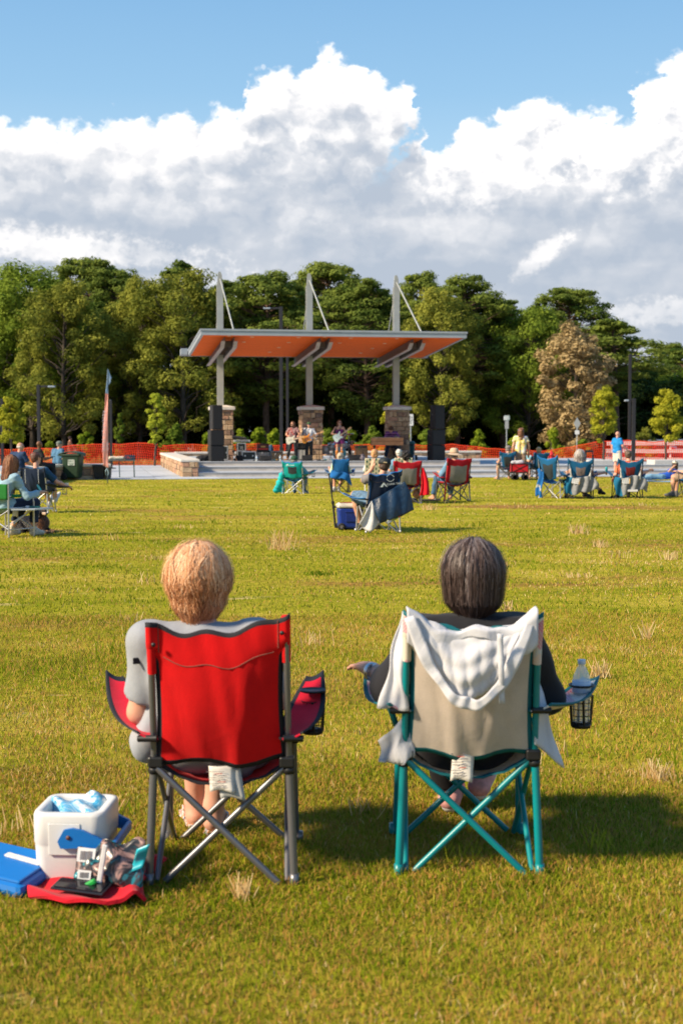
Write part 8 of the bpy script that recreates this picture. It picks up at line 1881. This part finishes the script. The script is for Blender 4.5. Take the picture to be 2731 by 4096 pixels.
tote(377, 426, 1857, 1917, 'dark brown storage tote with lid left of the flag pole', 0, mat('tote_dark', (.035, .03, .03), .55, .1, 10)); tote(426, 450, 1864, 1917, 'grey plastic tub just right of the flag pole', .1, mat('tub_grey', (.12, .12, .12), .55))
b = MB(); b.box((0, 0, .10), (.26, .2, .20), 0, bev=.02); b.box((0, 0, .22), (.20, .15, .04), 1, bev=.01); p = spot(404, 1890); o = b.build('orange_box', [mat('orange_plastic_box', (.62, .13, .01), .5), mat('orange_lid', (.55, .10, .01), .5)], None, Vector((p.x, p.y+1.0, .02))); o.location.z = CAM_H+(HOR-1862)/F_PX*o.location.y; tag(o, 'small orange box standing on the wall behind the dark tote', 'box')
def table():
    D = 54.3; p = at(487, HOR, D); k = D/F_PX; z = -.258; w = (540-433)*k; o = empty('folding_table', (p.x, D, z), R(10), 'small folding table with dark green metal legs on the plaza', 'table'); h = CAM_H+(HOR-1841)*k-z; GR = mat('table_green', (.008, .05, .04), .45)
    b = MB(); b.box((0, 0, h), (w, .6, .03), 0, bev=.005); b.build('tabletop', mat('table_top', (.10, .12, .11), .5), o)
    for x in (-w/2+.02, -w*.1, w/2-.06):
        for y in (-.26, .26):
            b = MB(); b.tube([(x, y, h-.016), (x+.02, y, 0)], .014, 6); b.build('leg', GR, o)
    b = MB()
    for y in (-.27, .27):
        b.tube([(-w/2, y, h*.78), (w/2-.05, y, h*.78)], .010, 6)
        for a, c in ((-.45, -.3), (-.2, -.1), (-.1, .1), (.1, .2), (.3, .45)): b.tube([(w*a, y, h-.02), (w*c, y, h*.78)], .007, 5)
    b.build('brace', GR, o)
    T = Matrix.Rotation(R(10), 3, 'Z')
    q = o.location+T @ Vector((-.20, 0, h+.016)); bb = lump_bag('folded_linen', q, R(10), 'bundle of cream cloth on the folding table', [('cap', (-.24, 0, .07), (.24, 0, .07), .075, .075), ('cap', (-.22, .1, .06), (.22, .1, .06), .06, .06)], mat('cream_cloth', (.55, .50, .40), .9, .08, 20), 'cloth', .006)
    q = o.location+T @ Vector((.30, 0, h+.016)); o2 = empty('crate', q, R(10), 'dark blue slotted crate at the right end of the folding table', 'crate'); b = MB(); b.box((0, 0, .02), (.36, .4, .03), 0)
    for i in range(6): b.box((-.165+.066*i, -.19, .09), (.04, .02, .13), 0)
    for i in range(6): b.box((-.165+.066*i, .19, .09), (.04, .02, .13), 0)
    for s in (-1, 1): b.box((s*.175, 0, .09), (.02, .36, .13), 0)
    b.box((0, -.19, .165), (.38, .03, .03), 0); b.box((0, .19, .165), (.38, .03, .03), 0); b.build('body', mat('crate_blue', (.03, .06, .10), .6), o2)
    q = o.location+T @ Vector((.30, 0, h-.15)); 
table()
def flag():
    base = spot(431, 1932); D = base.y; k = D/F_PX; o = empty('feather_flag', base, 0, 'tall salmon feather flag with pale blue tip and grey lettering at the lawn edge', 'flag')
    def W_(px, py): p = at(px, py, D); return (p.x-base.x, p.z-base.z)
    pts = [(431, 1932), (432, 1870), (434, 1800), (434, 1700), (433.5, 1600), (433, 1540), (432, 1473)]
    b = MB(); b.tube([(W_(*p)[0], .012, W_(*p)[1]) for p in pts], [.016, .016, .016, .014, .012, .010, .006], 8); b.build('pole', mat('flag_pole_dark', (.05, .06, .07), .4), o)
    L = [(1476, 431.5), (1520, 428.5), (1573, 423.5), (1620, 420.5), (1700, 415), (1760, 412), (1800, 411.5), (1858, 414)]; Rr = [(1476, 432.5), (1573, 433.5), (1720, 433), (1760, 434), (1800, 435), (1872, 435)]
    ly = [a for a, _ in L]; lx = [c for _, c in L]; ry = [a for a, _ in Rr]; rx = [c for _, c in Rr]
    def fn(u, v):
        y = 1477+(1862-1477)*v+10*u*v; x = np.interp(y, ly, lx)+(np.interp(y, ry, rx)-np.interp(y, ly, lx))*u; X, Z = W_(x, y); return (X, -.02*math.sin(u*4+v*9)-.01, Z)
    b = MB(); b.sheet(fn, 6, 44, .003, 0, lambda u, v: 1 if v < .253 else 0); b.build('banner', [fabric('salmon_banner', (.98, .52, .46), .5, .15), fabric('pale_blue_banner', (.50, .64, .80), .5, .15)], o)
    b = MB(); b.add([(*((W_(434, 1478)[0],)), 0, W_(434, 1478)[1]), (W_(447.5, 1513)[0], .03, W_(447.5, 1513)[1]), (W_(443, 1517)[0], .0, W_(443, 1517)[1]), (W_(444.5, 1527)[0], .02, W_(444.5, 1527)[1]), (W_(435, 1541)[0], 0, W_(435, 1541)[1])]+[(W_(434, 1478)[0], .004, W_(434, 1478)[1]), (W_(447.5, 1513)[0], .034, W_(447.5, 1513)[1]), (W_(443, 1517)[0], .004, W_(443, 1517)[1]), (W_(444.5, 1527)[0], .024, W_(444.5, 1527)[1]), (W_(435, 1541)[0], .004, W_(435, 1541)[1])], [(0,1,2),(0,2,4),(2,3,4),(7,6,5),(9,7,5),(9,8,7),(0,5,6,1),(1,6,7,2),(2,7,8,3),(3,8,9,4),(4,9,5,0)]); b.build('streamer', fabric('pale_blue_banner', (.50, .64, .80), .5, .15), o)
    LT = mat('flag_grey_print', (.55, .47, .55), .7); x, z = W_(416.5, 1725)
    q = lettering('lettering', 'RESEARCH PARK', .150, LT, o, Matrix.Translation((x, -.038, z)) @ Matrix.Rotation(R(90), 4, 'X') @ Matrix.Rotation(R(-91.5), 4, 'Z'), sp_=1.3); 
    x, z = W_(430, 1785); lettering('lettering', 'STATE', .10, LT, o, Matrix.Translation((x, -.038, z)) @ Matrix.Rotation(R(90), 4, 'X') @ Matrix.Rotation(R(-90), 4, 'Z'))
    b = MB(); b.tube([(0, -.02, .50), (-.06, -.05, .42), (-.05, -.03, .28), (.01, -.03, .2), (.04, -.03, .35), (.0, -.02, .48)], .012, 6); b.build('tie', mat('pale_rope', (.30, .45, .52), .7), o)
flag()
# navy chair man
RZ = -.10; l = seat_at(140, 2052, RZ)
c = camp_chair('navy camp chair with grey piping at the left edge group', l, RZ, NAVY, BLK, LSTEEL, seed=31, res=.8, HT=.86, W=.46, splay=(.08, .30), arm_z=(.55, .47), cup=1, sag=.015, mesh_cup=mat('grey_mesh_cup', (.2, .22, .24), .7), slant=-.01)
b = MB()
for x in (-.12, .13): b.sheet(lambda u, v, x=x: (x+.010*(u-.5)+.01*(1-v), -.425+.02*abs(v-.5), .56+.27*v), 2, 10, .004)
b.build('piping', mat('grey_piping', (.34, .36, .38), .7), c)
person('man with short brown hair and glasses in the navy chair with grey piping', l, RZ, slump(dict(head=(-.01, -.09, 1.03), hr=rotM(-.6), elR=(.36, -.02, .58), wrR=(.50, .17, .50), anR=(.15, .58, .25), toR=(.19, .66, .32), knR=(.14, .42, .50), anL=(.03, .60, .18), toL=(.04, .68, .26), knL=(-.08, .42, .50)), .05), SIT, SKIN_P, 1.1, .013, hands=(.5, .5), shirt=mat('navy_blue_shirt', (.012, .06, .13), .85), sleeve=.85, trousers=mat('dark_shorts', (.04, .05, .08), .85), leg=.8, hair=('short', hair_m('warm_brown_hair', (.12, .05, .035))), shoes=mat('white_shoes', (.6, .6, .6), .6), glasses=mat('glasses_black', (.01, .01, .012), .2), group=LAWN, seed=85)
q = pt_rot(l, RZ, (.49, .20, .47)); b = MB(); b.lathe([(.0001, 0), (.028, .001), (.036, .09), (.033, .09)], 14); o = b.build('plastic_cup', mat('clear_plastic', (.93, .96, .98), .06), None, q); tag(o, 'clear plastic cup on the right arm of the navy chair with piping', 'cup')
# green director chair with side table
def director():
    A_, B_ = spot(37, 2154), spot(110, 2149)
    o = empty('director_chair', (A_.x, A_.y, A_.z), 0, 'green folding director chair with silver frame and side table at the left edge', 'director chair')
    AL = mat('bright_aluminium', (.50, .50, .53), .3, .05, metal=.7); GC = fabric('green_chair_cloth', (.02, .20, .035), .25, .35); r_ = .014
    # side frame seen from behind: rear post A, front post B; the chair faces right and away
    a0 = Vector((0, 0, 0)); d = Vector((.27, .42, 0)); n = Vector((-.46, .20, 0)); H = .78; f = MB()
    for off in (Vector((0, 0, 0)), n):
        f.tube([a0+off, a0+off+Vector((0, 0, H))], r_, 10); f.tube([a0+d+off, a0+d+off+Vector((0, 0, .50)), a0+d+off+Vector((-.01, -.015, .575)), a0+d*.86+off+Vector((0, 0, .605)), a0+off+Vector((0, 0, .605))], r_, 10)
        f.tube([a0+off+Vector((0, 0, .43)), a0+d+off+Vector((0, 0, .43))], r_*.8, 8)
    f.tube([a0+Vector((0, 0, .12)), a0+n+Vector((0, 0, .40))], r_*.9, 8); f.tube([a0+n+Vector((0, 0, .12)), a0+Vector((0, 0, .40))], r_*.9, 8)
    f.tube([a0+d+Vector((0, 0, .12)), a0+d+n+Vector((0, 0, .40))], r_*.9, 8); f.tube([a0+d+n+Vector((0, 0, .12)), a0+d+Vector((0, 0, .40))], r_*.9, 8)
    f.tube([a0+Vector((0, 0, .12)), a0+d+Vector((0, 0, .12))], r_*.7, 8); f.build('frame', AL, o)
    b = MB(); b.sheet(lambda u, v: a0+n*u+Vector((-.01, -.012-.02*math.sin(math.pi*u), .555+.225*v)), 14, 8, .010); b.build('backrest', GC, o)
    b = MB(); b.sheet(lambda u, v: a0+n*u+d*v+Vector((0, 0, .435-.02*math.sin(math.pi*u))), 12, 8, .012); b.build('seat', fabric('dark_green_cloth', (.008, .075, .02), .1, .3), o)
    for off in (Vector((0, 0, 0)), n): b = MB(); b.tube([a0+off+d*.10+Vector((0, 0, .605)), a0+off+d*.74+Vector((0, 0, .607))], .024, 10); b.build('armrest', mat('green_foam', (.008, .15, .04), .8), o)
    tn = Vector((.34, .02, 0)); b = MB(); q0 = a0+d*.05+Vector((.02, -.02, .425)); P_ = [q0, q0+d*.92, q0+d*.90+tn*.85, q0+d*.60+tn, q0+d*.10+tn*.9]
    b.add([tuple(p) for p in P_]+[tuple(p+Vector((0, 0, -.022))) for p in P_], [tuple(range(5)), tuple(range(9, 4, -1))]+[(i, 5+i, 5+(i+1) % 5, (i+1) % 5) for i in range(5)]); b.build('side_table', mat('light_grey_plastic', (.50, .54, .58), .4), o)
    b = MB(); b.tube([a0+d*.1+Vector((.03, 0, .20)), q0+tn*.5+d*.3+Vector((0, 0, -.02))], .010, 6); b.build('table_strut', AL, o)
    T = Vector(o.location)
    bb = MB(); bb.box((0, 0, .012), (.15, .09, .022), 0, bev=.004); bb.box((-.10, -.02, .016), (.05, .05, .03), 1, bev=.004); e = bb.build('phone', [mat('dark_teal_case', (.01, .12, .10), .5), mat('white_label', (.66, .66, .68), .6)], None, T+q0+d*.62+tn*.35+Vector((0, 0, .001))); tag(e, 'teal phone case with white card on the side table of the green chair', 'phone')
    bb = MB(); bb.sheet(lambda u, v: a0+n*.12+d*(.25+.22*u)+Vector((.02, -.02, .40-.09*v)), 3, 4, .002); e = bb.build('care_tag', mat('tag_paper', (.60, .57, .52), .85), o)
    return T+d*.5+n*.5, d.normalized()
CT, dd = director(); rz = math.atan2(-dd.x, dd.y)
LB = fabric('pale_blue_linen', (.30, .46, .56), .12, .35)
wj = dict(head=(.09, .02, 1.07), hr=rotM(-.2, .15), neck=(.05, -.04, .92), chest=(.02, -.06, .76), shR=(.20, -.04, .86), elR=(.30, .10, .60), wrR=(.32, .36, .64), knR=(.12, .44, .48), anR=(.13, .40, .10), toR=(.15, .54, .035), knL=(-.08, .42, .48), anL=(-.14, .22, .10), toL=(-.15, .36, .035))
w_ = person('woman with long auburn hair in a loose pale blue shirt in the green director chair', CT, rz, wj, SIT, SKIN, .98, .012, shirt=LB, sleeve=1.8, trousers=mat('navy_capris', (.010, .02, .055), .85), leg=1.75, shoes=blotch_mat('checked_slip_on', [(.55, .50, .42), (.60, .55, .46), (.06, .05, .05)], 40), group=LAWN, seed=86, shirt_wr=.007)
strands('hair', wj, w_, [(0, (.06, .018, .008)), (.5, (.20, .07, .03)), (1, (.42, .19, .09))], 2200, .62, .03, 6, w=.004, curl=.5, rx=.096, ry=.108, rz=.112, volume=1.08)
b = MB(); b.lathe([(.062, -.006), (.068, 0), (.062, .006), (.056, 0)], 20, 0, M=Matrix.Translation(pt_rot(CT, rz, (.26, .40, .70))) @ Matrix.Rotation(R(60), 4, 'Y')); o = b.build('leash_ring', mat('mint_plastic', (.05, .42, .38), .4), None); tag(o, 'mint green ring held by the woman with long auburn hair', 'ring')
# black and tan dog lying on the grass, head up, looking right
def dog():
    P0 = spot(150, 2134); o_loc = P0; f = lambda x, y, z: (x, y, z)
    pr = [('cap', f(-.55, .10, .15), f(-.15, .04, .17), .14, .155), ('cap', f(-.15, .04, .17), f(.03, 0, .21), .155, .13), ('cap', f(.0, 0, .22), f(.055, -.02, .35), .105, .082), ('ell', f(.075, -.03, .405), (.082, .072, .070)),
          ('cap', f(.11, -.06, .385), f(.185, -.085, .362), .045, .030), ('cap', f(.05, .03, .10), f(.20, .03, .035), .05, .032), ('cap', f(.03, -.09, .10), f(.16, -.11, .035), .052, .034), ('cap', f(.16, -.11, .035), f(.27, -.13, .03), .034, .028), ('cap', f(.20, .03, .035), f(.30, .0, .03), .032, .027),
          ('cap', f(-.50, -.06, .14), f(-.30, -.16, .06), .11, .06), ('cap', f(-.30, -.16, .06), f(-.45, -.19, .035), .045, .035), ('cap', f(-.65, .1, .10), f(-.88, .0, .05), .055, .025), ('cap', f(.03, -.06, .22), f(.06, -.08, .10), .085, .075)]
    fur = bpy.data.materials.new('dog_coat'); fur.use_nodes = True; t = fur.node_tree; g = NT(t); b = t.nodes['Principled BSDF']; p = t.nodes.new('ShaderNodeTexCoord').outputs['Object']
    n = g.noise(g.n('ShaderNodeVectorMath', _operation='MULTIPLY', i0=p, i1=(1, 1, .45)).outputs[0], 60, 4, .7)
    def black(nm, c1, c2): m = mat(nm, c1, .6, .2, 60, .8, 90, col2=c2); return m
    BK = black('black_fur', (.016, .011, .010), (.004, .003, .003)); TN = black('tan_fur', (.42, .22, .11), (.20, .09, .04)); MZ = black('pale_muzzle_fur', (.50, .38, .28), (.35, .24, .16)); RU = black('rust_fur', (.13, .045, .018), (.03, .012, .006)); NS = mat('dog_nose', (.01, .01, .012), .3)
    def mf(x, y, z):
        m = np.zeros(len(x), int); m = np.where((x > .115) & (z > .33) & (z < .385) & (y < -.035), 2, m); m = np.where((x > .12) & (z > .385) & (z < .40), 2, m)
        m = np.where((x > .07) & (x < .12) & (z < .355) & (z > .28), 3, m); m = np.where((x > .06) & (z < .30) & (z > .12) & (np.sin(z*80+y*60) > .2), 3, m); m = np.where((x > .12) & (z < .075), 1, m); m = np.where((x > .205) & (z > .33), 4, m)
        m = np.where((np.abs(x-.125) < .016) & (np.abs(z-.448) < .012) & (y < -.05), 1, m); return m
    o = solid('dog', pr, .0095, [BK, TN, MZ, RU, NS], None, k=.03, wr=.004, seed=4, mfn=mf, wf=30); o.location = P0+Vector((.03, .12, 0)); o.scale = (.80, .80, .80); o.rotation_euler = (0, 0, R(-25)); tag(o, 'long haired black and tan dog lying by the green chair with its head up', 'dog')
    for (a, c, r0) in (((.055, -.095, .42), (.045, -.115, .30), .030), ((.045, .045, .43), (.02, .075, .32), .030)): solid('ear', [('cap', a, c, r0, r0*1.25), ('cap', c, (c[0]-.005, c[1], c[2]-.05), r0*1.2, r0*.7)], .009, BK, o, wr=.004, seed=2, wf=40)
    e = MB()
    for y in (-.088, .005): e.ell((.135, y-.004, .425), (.010, .010, .009), 0, 8)
    e.build('eye', mat('dog_eye', (.03, .015, .008), .1, spec=.8), o)
    e = MB(); e.ell((.216, -.094, .366), (.018, .020, .014), 0, 10); e.build('nose', NS, o)
    e = MB(); e.lathe([(.100, -.010), (.106, 0), (.100, .010)], 20, 0, M=Matrix.Translation((.035, -.02, .25)) @ Matrix.Rotation(R(28), 4, 'Y')); c_ = e.build('collar', mat('teal_collar', (.01, .22, .25), .6), o)
    e = MB(); e.lathe([(.0001, 0), (.018, .0), (.018, .004), (.0001, .004)], 12, 0, M=Matrix.Translation((.125, -.055, .20)) @ Matrix.Rotation(R(80), 4, 'Y')); e.build('name_tag', mat('silver', (.6, .6, .62), .25, metal=.9), c_)
    # shaggy coat: hairs rooted on the body
    r_ = np.random.default_rng(5); V, Q = isosurf(pr, .013, .03); C = V[Q].mean(1); nn = np.cross(V[Q[:, 2]]-V[Q[:, 0]], V[Q[:, 3]]-V[Q[:, 1]]); nn /= np.linalg.norm(nn, axis=1)[:, None]
    ok = (C[:, 2] > .03) & ~((C[:, 0] > .03) & (C[:, 2] > .29)); C, nn = C[ok], nn[ok]; rep = 3; C = np.repeat(C, rep, 0)+r_.normal(0, .006, (len(C)*rep, 3)); nn = np.repeat(nn, rep, 0)
    L = .05*r_.uniform(.6, 1.3, len(C))[:, None]; dirn = nn*.45+np.array([-.25, 0, -.85])+r_.normal(0, .2, nn.shape); dirn /= np.linalg.norm(dirn, axis=1)[:, None]; side = np.cross(dirn, nn); side /= np.linalg.norm(side, axis=1)[:, None]+1e-9; w = .0028
    Vv = np.stack([C-side*w, C+side*w, C+dirn*L+side*w*.2, C+dirn*L-side*w*.2], 1).reshape(-1, 3); Vv[:, 2] = np.maximum(Vv[:, 2], .004)
    tone = np.where((C[:, 0] > .05) & (C[:, 2] > .10) & (C[:, 2] < .32), .75, .2)+r_.normal(0, .15, len(C)); mesh_np('coat', Vv, np.arange(len(Vv)).reshape(-1, 4), tintmat('coat_hair', [(0, (.003, .002, .002)), (.45, (.014, .009, .008)), (.7, (.10, .035, .015)), (1, (.30, .13, .05))], .5), rnd=np.repeat(np.clip(tone, 0, 1), 4), parent=o)
    e = MB(); q = P0+Vector((.42, .10, 0)); e.sheet(lambda u, v: (q.x-.20+.42*v, q.y-.05+.012*(u-.5)*2-.10*v, q.z+.035-.010*math.sin(v*8)+.02*(1-v)), 2, 14, .004); lo = e.build('leash', mat('brown_leash', (.10, .05, .03), .7), None); tag(lo, "brown leash trailing on the grass from the dog's paws", 'leash')
dog()
